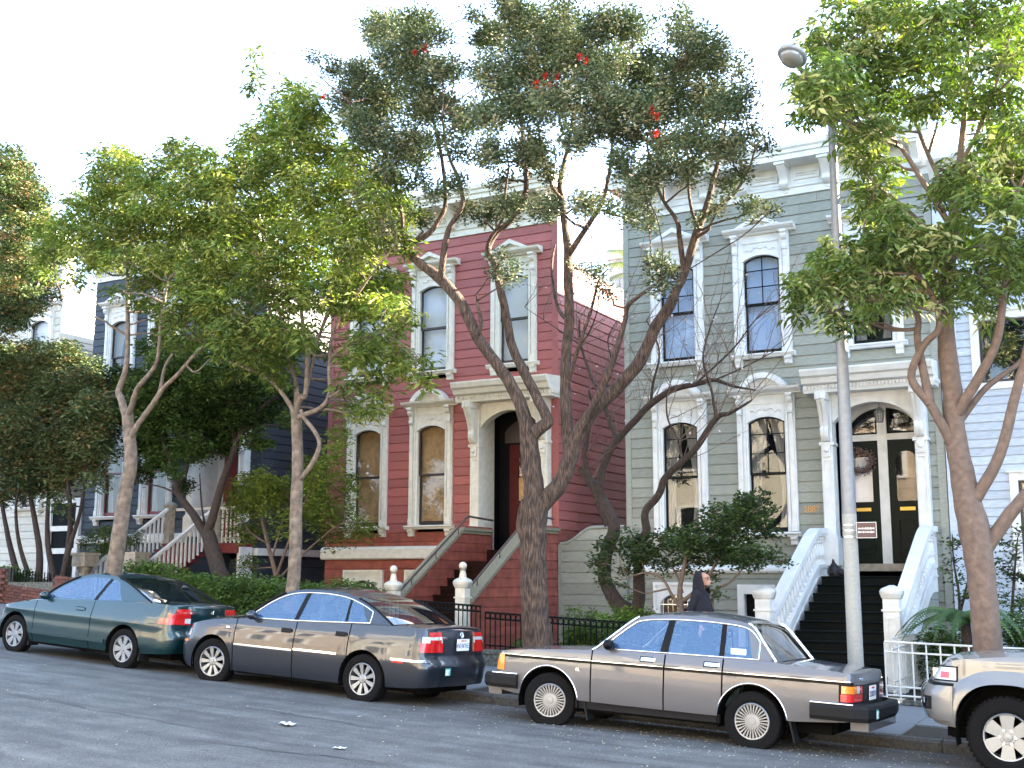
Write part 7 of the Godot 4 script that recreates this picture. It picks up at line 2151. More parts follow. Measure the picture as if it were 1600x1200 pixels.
func tree_two() -> Dictionary:
	var limbs := [
		[[-12.68,1.40,-15.25,0.115],[-12.64,1.69,-15.25,0.110],[-12.60,2.37,-15.25,0.105],[-12.61,3.20,-15.25,0.100],[-12.61,3.74,-15.25,0.095],[-12.67,4.56,-15.25,0.090],[-12.71,4.71,-15.25,0.085]],
		[[-12.70,4.57,-15.25,0.045],[-12.72,4.76,-15.17,0.039],[-13.06,5.19,-15.09,0.033],[-13.46,5.42,-15.01,0.026],[-14.02,5.67,-14.93,0.020],[-14.29,6.13,-14.85,0.014]],
		[[-12.70,4.62,-15.25,0.050],[-12.76,5.10,-15.33,0.043],[-13.03,5.66,-15.41,0.036],[-13.58,6.64,-15.49,0.028],[-13.99,7.65,-15.57,0.021],[-14.25,8.92,-15.65,0.014]],
		[[-12.69,4.67,-15.25,0.055],[-12.57,4.93,-15.22,0.049],[-12.45,4.95,-15.19,0.043],[-12.41,5.56,-15.16,0.037],[-12.56,6.45,-15.14,0.030],[-12.65,7.58,-15.11,0.024],[-12.75,8.73,-15.08,0.018],[-12.90,10.03,-15.05,0.012]],
		[[-12.66,4.60,-15.25,0.050],[-12.44,4.60,-15.15,0.045],[-11.98,4.70,-15.05,0.039],[-11.75,4.90,-14.95,0.034],[-11.69,5.38,-14.85,0.028],[-11.36,5.56,-14.75,0.023],[-10.97,5.66,-14.65,0.017],[-10.41,5.68,-14.55,0.012]],
		[[-12.60,3.52,-15.25,0.045],[-12.46,3.60,-15.22,0.042],[-12.24,3.83,-15.20,0.040],[-12.10,4.11,-15.17,0.037],[-12.22,4.35,-15.15,0.035],[-12.38,4.53,-15.12,0.033],[-12.46,4.69,-15.10,0.030]],
		[[-12.42,4.94,-15.15,0.035],[-12.37,5.81,-15.35,0.029],[-12.21,6.73,-15.55,0.024],[-12.12,7.67,-15.75,0.018],[-12.24,8.68,-15.95,0.012]],
		[[-12.98,5.65,-15.35,0.030],[-13.50,6.42,-15.58,0.024],[-14.61,7.04,-15.82,0.018],[-15.20,7.68,-16.05,0.012]],
		[[-12.90,5.62,-15.25,0.026],[-12.90,6.25,-15.05,0.021],[-13.04,6.89,-14.85,0.017],[-12.97,7.73,-14.65,0.012]],
		[[-11.69,5.38,-14.85,0.030],[-11.54,5.83,-14.72,0.025],[-11.14,6.18,-14.60,0.021],[-10.63,6.61,-14.47,0.017],[-10.06,7.02,-14.35,0.012]],
		[[-12.48,5.58,-15.25,0.025],[-12.31,6.03,-15.35,0.019],[-12.13,6.47,-15.45,0.012]],
		[[-13.07,10.14,-15.25,0.012],[-13.52,10.46,-15.22,0.009],[-13.85,10.99,-15.18,0.007],[-13.78,11.48,-15.15,0.004]]]
	var blobs := [[-13.42,10.81,-15.69,0.31],[-12.92,10.34,-15.56,0.35],[-11.84,9.64,-14.26,0.32],[-13.88,10.45,-15.98,0.43],[-12.66,9.70,-14.59,0.39],[-13.14,10.07,-16.03,0.47],[-11.93,9.32,-14.55,0.42],[-14.68,10.17,-16.21,0.42],[-13.03,9.25,-14.39,0.37],[-13.44,9.64,-15.69,0.51],[-12.22,8.94,-14.26,0.46],[-12.02,9.04,-15.02,0.43],[-13.00,9.62,-16.24,0.47],[-12.49,9.44,-16.34,0.40],[-10.90,8.48,-14.27,0.35],[-13.72,8.95,-14.86,0.45],[-15.00,9.60,-16.24,0.49],[-13.64,9.05,-15.61,0.57],[-12.46,8.43,-14.26,0.52],[-12.81,8.80,-15.67,0.56],[-11.65,8.18,-14.26,0.51],[-11.10,8.07,-14.55,0.45],[-12.12,8.64,-15.88,0.49],[-11.00,8.28,-15.29,0.40],[-10.26,7.85,-14.26,0.38],[-10.86,8.03,-15.66,0.27],[-14.39,8.47,-15.29,0.51],[-13.42,8.03,-14.26,0.47],[-13.19,8.03,-14.80,0.54],[-14.47,8.63,-16.24,0.60],[-13.53,8.36,-16.22,0.58],[-11.99,7.62,-14.37,0.51],[-11.07,7.33,-14.20,0.50],[-12.62,8.09,-16.19,0.57],[-11.85,8.01,-16.30,0.45],[-10.40,7.26,-14.31,0.40],[-10.21,7.13,-14.70,0.25],[-13.45,7.42,-14.49,0.43],[-14.79,7.97,-15.93,0.48],[-14.34,7.88,-16.31,0.55],[-12.57,7.14,-14.30,0.48],[-12.03,7.04,-14.62,0.48],[-13.02,7.46,-15.82,0.52],[-11.96,7.26,-15.54,0.44],[-10.97,6.81,-14.26,0.40],[-11.07,6.81,-15.08,0.42],[-11.92,7.19,-16.24,0.45],[-11.44,7.03,-16.33,0.30],[-14.57,7.28,-16.25,0.48],[-12.87,6.65,-14.35,0.42],[-13.54,6.97,-15.95,0.46],[-12.41,6.55,-14.62,0.42],[-11.45,6.35,-14.25,0.40],[-12.97,6.95,-16.15,0.46],[-12.08,6.68,-15.92,0.44],[-11.12,6.30,-14.65,0.41],[-10.52,6.13,-14.69,0.38],[-11.29,6.44,-15.76,0.41],[-9.83,5.78,-14.30,0.24],[-12.50,5.95,-14.28,0.35],[-14.12,6.47,-16.13,0.40],[-14.25,6.50,-15.59,0.33],[-13.03,6.11,-14.26,0.30],[-12.90,6.13,-15.57,0.36],[-11.82,5.77,-14.26,0.33],[-12.99,5.62,-15.20,0.29],[-13.07,5.54,-14.64,0.28],[-11.80,6.00,-16.11,0.38],[-10.60,5.59,-14.47,0.34],[-10.27,5.29,-14.70,0.28],[-11.34,5.65,-16.24,0.31],[-10.92,5.33,-14.60,0.29],[-11.85,5.63,-15.84,0.31],[-9.74,5.11,-14.46,0.26],[-11.62,5.40,-16.27,0.25],[-10.91,4.88,-14.27,0.22],[-12.27,4.81,-16.15,0.29],[-11.45,4.69,-15.60,0.18],[-12.95,5.26,-15.01,0.22],[-9.54,4.87,-14.33,0.16],[-14.71,6.32,-15.60,0.37],[-13.44,5.94,-14.26,0.34],[-12.92,5.68,-14.32,0.34],[-14.53,6.15,-16.09,0.38],[-13.11,6.07,-15.15,0.31],[-14.06,6.37,-16.24,0.33],[-12.55,5.88,-15.66,0.29],[-14.57,5.72,-15.65,0.31],[-11.52,4.96,-15.96,0.25],[-15.61,7.14,-16.18,0.35],[-13.91,6.57,-14.41,0.31],[-11.33,6.05,-16.02,0.29],[-13.88,11.02,-15.25,0.15],[-13.90,10.70,-15.15,0.14],[-13.76,11.32,-15.15,0.10]]
	return {"limbs": limbs, "blobs": blobs, "rough": 0.06}

func tree_three() -> Dictionary:
	var limbs := [
		[[-8.10,0.52,-15.30,0.330],[-8.13,0.92,-15.30,0.230],[-8.16,1.51,-15.30,0.200],[-8.18,2.15,-15.30,0.195],[-8.19,2.71,-15.30,0.200],[-8.14,3.13,-15.30,0.200]],
		[[-8.16,2.99,-15.30,0.160],[-8.19,3.37,-15.30,0.150],[-8.25,3.85,-15.30,0.140],[-8.27,4.09,-15.30,0.130]],
		[[-8.27,3.95,-15.30,0.120],[-8.35,4.43,-15.24,0.100],[-8.54,4.87,-15.17,0.090],[-8.79,5.23,-15.11,0.085],[-9.03,5.59,-15.05,0.085],[-9.29,6.11,-14.99,0.085],[-9.61,6.52,-14.93,0.085],[-9.99,6.83,-14.86,0.070],[-10.20,7.05,-14.80,0.060]],
		[[-10.20,7.03,-14.80,0.055],[-10.17,7.16,-14.85,0.050],[-9.90,7.26,-14.90,0.045],[-9.73,7.44,-14.95,0.040],[-9.60,7.77,-15.00,0.035],[-9.69,8.42,-15.05,0.030],[-9.88,9.11,-15.10,0.025],[-10.18,9.96,-15.15,0.020],[-10.35,10.70,-15.20,0.015]],
		[[-10.13,6.96,-14.80,0.040],[-10.21,7.24,-14.72,0.035],[-10.18,7.63,-14.63,0.030],[-10.36,8.37,-14.55,0.025],[-10.62,8.93,-14.47,0.020],[-10.95,9.40,-14.38,0.015],[-11.63,10.06,-14.30,0.010]],
		[[-9.59,6.51,-14.90,0.060],[-9.50,6.74,-14.78,0.052],[-9.33,7.20,-14.67,0.045],[-9.01,7.53,-14.55,0.037],[-9.01,7.90,-14.43,0.030],[-9.13,8.29,-14.32,0.022],[-9.18,8.87,-14.20,0.015]],
		[[-9.00,5.58,-15.00,0.045],[-8.96,5.78,-15.05,0.033],[-9.07,6.15,-15.10,0.020]],
		[[-8.27,4.00,-15.30,0.110],[-8.08,4.15,-15.33,0.100],[-7.98,4.25,-15.37,0.085],[-8.16,4.59,-15.40,0.075],[-8.46,5.10,-15.43,0.075],[-8.65,5.48,-15.47,0.070],[-8.78,6.00,-15.50,0.065],[-8.92,6.49,-15.53,0.060],[-9.01,6.82,-15.57,0.060],[-9.17,7.09,-15.60,0.050],[-9.04,7.37,-15.63,0.050],[-8.77,7.57,-15.67,0.045],[-8.56,7.91,-15.70,0.045],[-8.55,8.35,-15.73,0.040],[-8.65,9.11,-15.77,0.025],[-8.73,10.02,-15.80,0.015]],
		[[-9.20,7.11,-15.65,0.035],[-9.05,7.21,-15.44,0.030],[-8.69,7.46,-15.23,0.025],[-8.52,7.79,-15.01,0.020],[-8.34,8.10,-14.80,0.015]],
		[[-8.14,2.90,-15.30,0.150],[-8.01,3.06,-15.34,0.130],[-7.79,3.32,-15.39,0.120],[-7.65,3.67,-15.43,0.115],[-7.56,3.98,-15.48,0.110],[-7.30,4.37,-15.52,0.100],[-6.93,4.70,-15.56,0.095],[-6.59,5.07,-15.61,0.090],[-6.34,5.57,-15.65,0.085],[-6.15,5.85,-15.69,0.085],[-6.06,6.09,-15.74,0.070],[-5.93,6.37,-15.78,0.065],[-5.73,6.98,-15.82,0.060],[-5.59,7.37,-15.87,0.050],[-5.50,7.76,-15.91,0.040],[-5.40,8.15,-15.96,0.030],[-5.30,8.75,-16.00,0.015]],
		[[-5.94,6.37,-15.80,0.045],[-5.95,6.86,-15.66,0.038],[-5.94,7.08,-15.52,0.032],[-6.10,7.40,-15.38,0.025],[-6.18,7.76,-15.24,0.019],[-6.22,8.21,-15.10,0.012]],
		[[-5.64,7.16,-15.80,0.035],[-5.34,7.26,-15.70,0.029],[-5.06,7.40,-15.60,0.023],[-4.83,7.66,-15.50,0.016],[-4.70,7.93,-15.40,0.010]],
		[[-5.72,6.98,-15.80,0.035],[-5.92,7.57,-16.03,0.027],[-6.02,8.26,-16.27,0.020],[-6.14,9.10,-16.50,0.012]],
		[[-7.73,3.38,-15.42,0.080],[-7.69,3.70,-15.49,0.100],[-7.74,3.95,-15.57,0.090],[-7.82,4.68,-15.64,0.085],[-7.85,5.24,-15.71,0.080],[-7.82,5.85,-15.79,0.075],[-7.87,6.48,-15.86,0.075],[-7.91,6.97,-15.93,0.070],[-8.01,7.47,-16.01,0.055],[-8.09,7.93,-16.08,0.050],[-8.15,8.28,-16.15,0.045],[-8.04,8.88,-16.23,0.030],[-7.93,9.71,-16.30,0.015]],
		[[-7.89,6.91,-15.90,0.050],[-7.55,7.27,-15.82,0.042],[-7.24,7.61,-15.74,0.035],[-7.09,7.95,-15.66,0.027],[-6.99,8.32,-15.58,0.020],[-6.90,8.88,-15.50,0.012]],
		[[-8.05,7.90,-16.00,0.030],[-8.14,8.08,-15.83,0.024],[-8.19,8.46,-15.67,0.018],[-8.22,9.04,-15.50,0.012]],
		[[-7.80,5.83,-15.70,0.040],[-8.11,6.12,-15.97,0.031],[-8.35,6.84,-16.23,0.021],[-8.42,7.34,-16.50,0.012]],
		[[-7.62,3.75,-15.40,0.050],[-7.33,4.23,-15.31,0.054],[-6.98,4.71,-15.22,0.049],[-6.74,5.19,-15.14,0.043],[-6.57,5.58,-15.05,0.037],[-6.49,5.75,-14.96,0.032],[-6.26,5.86,-14.87,0.026],[-6.07,5.92,-14.79,0.021],[-5.90,5.98,-14.70,0.015]],
		[[-7.77,4.83,-15.60,0.035],[-7.49,5.36,-15.45,0.029],[-7.21,5.88,-15.30,0.023],[-7.03,6.22,-15.15,0.016],[-6.80,6.35,-15.00,0.010]],
		[[-8.12,2.15,-15.18,0.030],[-8.27,2.43,-15.18,0.050],[-8.35,2.71,-15.18,0.060],[-8.27,3.08,-15.18,0.050]]]
	var blobs := [[-10.75,10.87,-14.85,0.41],[-11.86,11.80,-16.38,0.46],[-9.61,10.28,-14.11,0.42],[-11.15,11.62,-16.37,0.49],[-11.24,10.93,-16.11,0.57],[-10.16,10.06,-14.57,0.52],[-10.60,10.77,-16.38,0.38],[-9.27,9.66,-14.32,0.33],[-10.71,9.79,-14.13,0.32],[-12.40,11.03,-16.35,0.37],[-12.10,10.64,-15.22,0.25],[-12.78,11.13,-15.53,0.15],[-12.49,10.40,-15.93,0.28],[-11.02,9.78,-15.07,0.50],[-11.97,10.46,-16.38,0.54],[-9.74,9.31,-14.52,0.47],[-10.74,10.07,-16.00,0.52],[-9.83,9.55,-15.41,0.25],[-11.44,9.44,-15.49,0.45],[-10.50,8.82,-14.22,0.41],[-11.24,9.47,-16.37,0.53],[-9.85,8.53,-14.34,0.46],[-9.24,8.50,-14.30,0.25],[-11.82,9.11,-16.42,0.41],[-10.29,8.17,-14.29,0.35],[-11.66,9.65,-15.32,0.31],[-10.82,9.09,-14.22,0.28],[-9.82,8.05,-14.49,0.26],[-12.29,9.12,-16.19,0.28],[-11.43,9.85,-14.74,0.24],[-9.21,10.13,-14.22,0.18],[-8.75,10.35,-14.99,0.36],[-9.56,11.13,-16.38,0.39],[-7.96,10.21,-14.61,0.43],[-8.68,10.95,-15.92,0.47],[-8.25,10.88,-16.24,0.47],[-7.34,9.89,-14.45,0.42],[-8.90,9.92,-15.46,0.44],[-8.18,9.28,-14.22,0.41],[-8.56,10.34,-16.14,0.55],[-7.71,9.50,-14.54,0.50],[-7.04,9.43,-14.47,0.42],[-7.80,10.24,-16.04,0.46],[-7.34,10.47,-15.79,0.36],[-6.61,9.61,-14.22,0.32],[-6.84,10.39,-15.41,0.31],[-6.31,9.74,-14.22,0.29],[-8.33,8.66,-14.10,0.35],[-9.68,9.76,-16.38,0.41],[-7.88,8.80,-14.45,0.44],[-8.75,9.57,-16.06,0.49],[-7.09,8.63,-14.16,0.41],[-8.18,9.66,-16.33,0.47],[-7.17,9.42,-15.41,0.38],[-6.62,8.84,-14.22,0.35],[-8.99,8.60,-15.33,0.32],[-8.34,8.11,-14.22,0.30],[-7.93,8.21,-14.75,0.39],[-8.81,8.91,-16.38,0.44],[-8.83,8.15,-15.35,0.23],[-8.15,8.33,-15.80,0.26],[-6.90,9.72,-15.53,0.35],[-6.32,9.06,-14.22,0.32],[-6.84,10.50,-16.15,0.32],[-6.15,9.64,-14.54,0.29],[-7.15,8.87,-15.60,0.37],[-6.52,8.25,-14.22,0.33],[-6.88,8.00,-14.13,0.28],[-7.96,8.97,-16.35,0.33],[-6.31,8.48,-14.20,0.32],[-7.25,9.46,-16.29,0.36],[-6.26,9.26,-15.00,0.33],[-6.83,9.94,-16.38,0.36],[-6.39,8.81,-15.30,0.37],[-5.94,8.32,-14.22,0.34],[-9.47,11.21,-15.69,0.20],[-9.78,10.56,-16.29,0.25],[-8.88,11.31,-15.85,0.30],[-7.97,10.34,-14.22,0.27],[-7.32,10.36,-14.62,0.23],[-5.43,9.61,-14.42,0.23],[-5.69,9.90,-15.63,0.32],[-5.17,9.18,-14.22,0.29],[-5.05,9.03,-14.61,0.35],[-5.50,9.67,-15.92,0.38],[-5.53,8.96,-14.64,0.35],[-6.00,9.57,-15.89,0.38],[-5.81,8.52,-14.83,0.39],[-6.41,9.21,-16.38,0.43],[-5.26,8.53,-14.91,0.42],[-5.78,9.19,-16.38,0.46],[-4.71,8.80,-14.68,0.21],[-5.13,8.68,-15.63,0.36],[-4.66,8.07,-14.22,0.33],[-4.56,8.54,-14.81,0.16],[-5.70,8.36,-15.83,0.39],[-5.12,7.71,-14.22,0.35],[-5.05,7.98,-15.33,0.34],[-4.68,7.54,-14.22,0.31],[-4.46,7.82,-14.65,0.18],[-5.82,7.95,-14.84,0.29],[-6.42,8.58,-16.38,0.32],[-6.41,7.98,-15.79,0.34],[-5.77,7.37,-14.22,0.31],[-5.97,7.13,-14.23,0.28],[-6.82,7.88,-16.26,0.32],[-5.02,7.28,-14.94,0.21],[-4.52,7.82,-15.11,0.16],[-7.02,7.56,-16.47,0.21],[-4.83,7.51,-15.19,0.22],[-6.98,8.21,-15.90,0.28],[-6.24,7.54,-14.22,0.25],[-6.43,8.28,-14.89,0.31],[-7.07,8.91,-16.38,0.34],[-4.77,7.00,-15.39,0.20],[-4.26,6.69,-14.54,0.12],[-10.49,7.77,-14.95,0.29],[-11.50,8.33,-16.38,0.32],[-9.53,7.82,-14.59,0.24],[-9.54,7.82,-15.67,0.25],[-8.37,7.49,-14.95,0.27],[-9.17,8.02,-16.38,0.30],[-7.65,7.31,-14.73,0.26],[-8.51,7.92,-16.38,0.29],[-6.92,7.19,-14.51,0.25],[-7.64,7.73,-16.01,0.28],[-6.99,7.48,-15.66,0.23],[-5.98,6.80,-14.48,0.21],[-10.74,7.87,-14.41,0.25],[-9.18,9.00,-14.85,0.30],[-10.12,9.73,-16.38,0.33],[-8.78,8.17,-14.16,0.25],[-8.88,7.70,-14.20,0.23],[-6.21,9.56,-15.26,0.25],[-6.10,9.03,-15.23,0.26],[-6.57,9.56,-16.38,0.28],[-9.38,7.81,-16.10,0.24],[-5.37,7.39,-14.49,0.24],[-5.93,7.97,-16.03,0.27],[-10.18,7.27,-14.25,0.20],[-10.27,7.69,-15.35,0.19],[-5.09,6.90,-14.84,0.15],[-5.85,6.24,-14.70,0.19],[-5.90,5.98,-14.70,0.23],[-6.00,6.19,-14.60,0.12],[-5.77,6.12,-14.80,0.12],[-8.50,6.74,-14.90,0.15],[-8.34,6.42,-14.90,0.19],[-8.59,6.48,-14.80,0.13],[-7.22,6.38,-14.90,0.13],[-6.96,6.27,-15.00,0.19],[-6.81,5.99,-15.00,0.15],[-5.61,7.02,-15.50,0.11]]
	return {"limbs": limbs, "blobs": blobs, "rough": 0.1}

func tree_five() -> Dictionary:
	var limbs := [
		[[-2.02,0.84,-15.30,0.210],[-2.03,1.00,-15.30,0.175],[-2.04,1.59,-15.30,0.165],[-2.05,2.05,-15.30,0.165],[-2.09,2.49,-15.30,0.190],[-2.16,2.91,-15.30,0.165],[-2.21,3.34,-15.30,0.140],[-2.25,3.77,-15.30,0.130],[-2.25,4.20,-15.30,0.120],[-2.28,4.65,-15.30,0.120],[-2.28,5.10,-15.30,0.100],[-2.22,5.66,-15.30,0.080],[-2.12,6.31,-15.30,0.060],[-2.00,7.15,-15.30,0.045],[-1.86,8.16,-15.30,0.030],[-1.77,9.02,-15.30,0.015]],
		[[-2.29,3.54,-15.30,0.070],[-2.32,3.68,-15.21,0.064],[-2.49,4.07,-15.12,0.058],[-2.69,4.42,-15.04,0.051],[-2.51,4.79,-14.95,0.045],[-2.29,5.01,-14.86,0.039],[-2.39,5.48,-14.78,0.033],[-2.73,5.91,-14.69,0.026],[-3.09,6.19,-14.60,0.020]],
		[[-2.49,4.07,-15.10,0.060],[-2.55,4.51,-15.10,0.052],[-2.60,4.91,-15.10,0.044],[-2.59,5.24,-15.10,0.036],[-2.83,5.60,-15.10,0.028],[-3.30,5.74,-15.10,0.020],[-3.72,5.71,-15.10,0.012]],
		[[-2.23,3.90,-15.30,0.075],[-2.16,4.02,-15.22,0.068],[-1.91,4.37,-15.13,0.060],[-1.68,4.77,-15.05,0.052],[-1.56,5.26,-14.97,0.045],[-1.46,5.79,-14.88,0.037],[-1.30,6.54,-14.80,0.030]],
		[[-2.22,3.82,-15.30,0.050],[-2.18,3.91,-15.43,0.044],[-1.89,4.30,-15.55,0.038],[-1.56,4.56,-15.68,0.031],[-1.29,4.83,-15.80,0.025]],
		[[-2.13,2.82,-15.30,0.085],[-2.03,2.94,-15.27,0.076],[-1.74,3.43,-15.23,0.067],[-1.52,4.14,-15.20,0.058],[-1.37,4.61,-15.17,0.048],[-1.19,5.41,-15.13,0.039],[-1.04,6.59,-15.10,0.030]],
		[[-2.06,2.20,-15.30,0.100],[-1.94,2.36,-15.34,0.090],[-1.68,2.73,-15.38,0.080],[-1.48,2.97,-15.42,0.070],[-1.07,3.49,-15.46,0.060],[-0.74,4.25,-15.50,0.050]],
		[[-2.12,6.31,-15.30,0.040],[-2.44,6.98,-15.08,0.033],[-2.68,7.46,-14.85,0.026],[-3.02,7.88,-14.62,0.019],[-3.44,8.23,-14.40,0.012]],
		[[-2.09,6.56,-15.30,0.035],[-2.42,7.48,-15.57,0.027],[-2.67,8.35,-15.83,0.020],[-2.93,9.26,-16.10,0.012]],
		[[-2.15,5.98,-15.30,0.035],[-2.68,6.70,-15.47,0.027],[-3.11,7.18,-15.63,0.020],[-3.38,7.64,-15.80,0.012]],
		[[-2.00,7.15,-15.30,0.035],[-1.72,7.56,-15.17,0.027],[-1.44,8.14,-15.03,0.020],[-1.24,8.72,-14.90,0.012]],
		[[-2.42,7.49,-15.60,0.025],[-2.28,7.77,-15.45,0.019],[-2.18,8.05,-15.30,0.012]]]
	var blobs := [[-3.50,9.02,-14.77,0.31],[-3.88,9.80,-16.38,0.35],[-2.99,9.07,-14.75,0.35],[-3.32,9.86,-16.38,0.39],[-2.82,9.71,-16.09,0.38],[-2.56,8.98,-14.59,0.35],[-2.10,8.89,-14.63,0.34],[-2.28,9.50,-15.91,0.37],[-1.71,9.00,-15.11,0.35],[-1.85,9.60,-16.38,0.38],[-1.24,8.72,-14.90,0.34],[-1.37,9.39,-16.38,0.37],[-3.60,8.88,-15.49,0.36],[-3.31,8.31,-14.22,0.33],[-3.84,8.55,-15.00,0.24],[-4.19,9.16,-16.38,0.26],[-2.99,8.49,-14.64,0.38],[-3.25,9.06,-15.89,0.41],[-2.49,8.60,-14.97,0.38],[-2.73,9.23,-16.38,0.42],[-1.92,8.39,-14.77,0.34],[-2.13,9.10,-16.38,0.38],[-1.57,8.90,-16.43,0.37],[-1.36,7.98,-14.28,0.32],[-4.04,8.69,-16.12,0.26],[-3.65,8.03,-14.57,0.23],[-3.44,8.36,-15.44,0.35],[-3.16,7.85,-14.22,0.33],[-2.75,8.12,-14.94,0.34],[-3.02,8.72,-16.38,0.37],[-2.52,8.46,-15.97,0.31],[-2.32,7.94,-14.69,0.28],[-1.89,7.91,-14.85,0.32],[-2.08,8.52,-16.38,0.36],[-1.39,7.77,-14.99,0.34],[-1.52,8.31,-16.38,0.37],[-3.58,8.26,-16.40,0.29],[-3.12,7.45,-14.31,0.25],[-2.97,7.88,-15.37,0.25],[-2.75,7.43,-14.22,0.23],[-1.58,7.72,-15.96,0.31],[-1.46,7.27,-14.71,0.29],[-1.30,7.90,-16.37,0.28],[-1.14,7.16,-14.34,0.25],[-3.33,7.75,-16.18,0.25],[-2.98,7.15,-14.51,0.22],[-3.34,7.25,-15.74,0.21],[-3.20,7.23,-16.06,0.28],[-2.91,6.75,-14.61,0.25],[-2.96,7.55,-16.04,0.18],[-3.46,7.09,-16.41,0.23],[-2.91,6.63,-15.38,0.26],[-2.69,6.27,-14.22,0.24],[-2.04,7.16,-15.59,0.31],[-1.86,6.70,-14.22,0.28],[-1.59,6.99,-15.03,0.31],[-1.73,7.44,-16.38,0.33],[-1.31,6.87,-15.08,0.26],[-1.42,7.30,-16.38,0.28],[-2.26,7.03,-15.93,0.27],[-2.09,6.65,-14.73,0.25],[-1.68,6.38,-14.33,0.32],[-1.89,6.96,-16.17,0.36],[-1.46,6.81,-16.50,0.33],[-1.26,6.13,-14.22,0.29],[-3.21,6.36,-15.53,0.28],[-2.94,5.98,-14.22,0.26],[-2.85,6.47,-15.83,0.33],[-2.56,6.01,-14.22,0.30],[-3.72,6.25,-15.52,0.32],[-3.41,5.88,-14.22,0.29],[-4.27,6.12,-16.22,0.27],[-3.80,5.66,-14.47,0.24],[-3.97,5.56,-14.50,0.14],[-3.84,5.93,-15.60,0.34],[-3.50,5.57,-14.22,0.31],[-3.59,6.17,-16.41,0.38],[-3.13,5.62,-14.30,0.33],[-2.80,5.83,-15.03,0.35],[-3.05,6.19,-16.38,0.38],[-2.59,6.46,-16.27,0.37],[-2.30,5.95,-14.42,0.33],[-2.03,6.19,-15.19,0.34],[-2.19,6.52,-16.38,0.37],[-1.65,6.09,-15.69,0.35],[-1.50,5.70,-14.22,0.31],[-1.30,5.82,-15.11,0.26],[-1.42,6.15,-16.38,0.28],[-3.51,5.16,-14.20,0.20],[-3.32,5.12,-14.54,0.18],[-3.24,5.56,-15.49,0.26],[-2.97,5.26,-14.22,0.24],[-2.58,5.41,-14.55,0.24],[-2.83,5.75,-15.98,0.27],[-2.26,5.58,-14.96,0.28],[-2.47,5.93,-16.38,0.30],[-1.89,5.69,-15.61,0.30],[-1.73,5.35,-14.22,0.27],[-1.57,5.81,-16.16,0.28],[-1.41,5.42,-14.53,0.25],[-4.06,5.48,-15.07,0.14],[-1.78,5.24,-15.15,0.16],[-2.09,5.12,-14.20,0.14],[-3.33,7.74,-13.10,0.18],[-3.22,7.60,-13.30,0.21],[-3.36,7.49,-13.40,0.17],[-3.05,7.92,-13.30,0.23],[-3.21,7.56,-13.70,0.19],[-2.98,7.66,-13.40,0.23],[-0.80,8.27,-15.30,0.56],[-0.81,7.02,-15.30,0.55],[-0.95,5.98,-15.30,0.47],[-2.58,9.80,-14.90,0.46],[-1.88,10.00,-15.60,0.51],[-1.09,9.46,-15.30,0.49],[-3.40,10.02,-15.60,0.36]]
	return {"limbs": limbs, "blobs": blobs, "rough": 0.06}

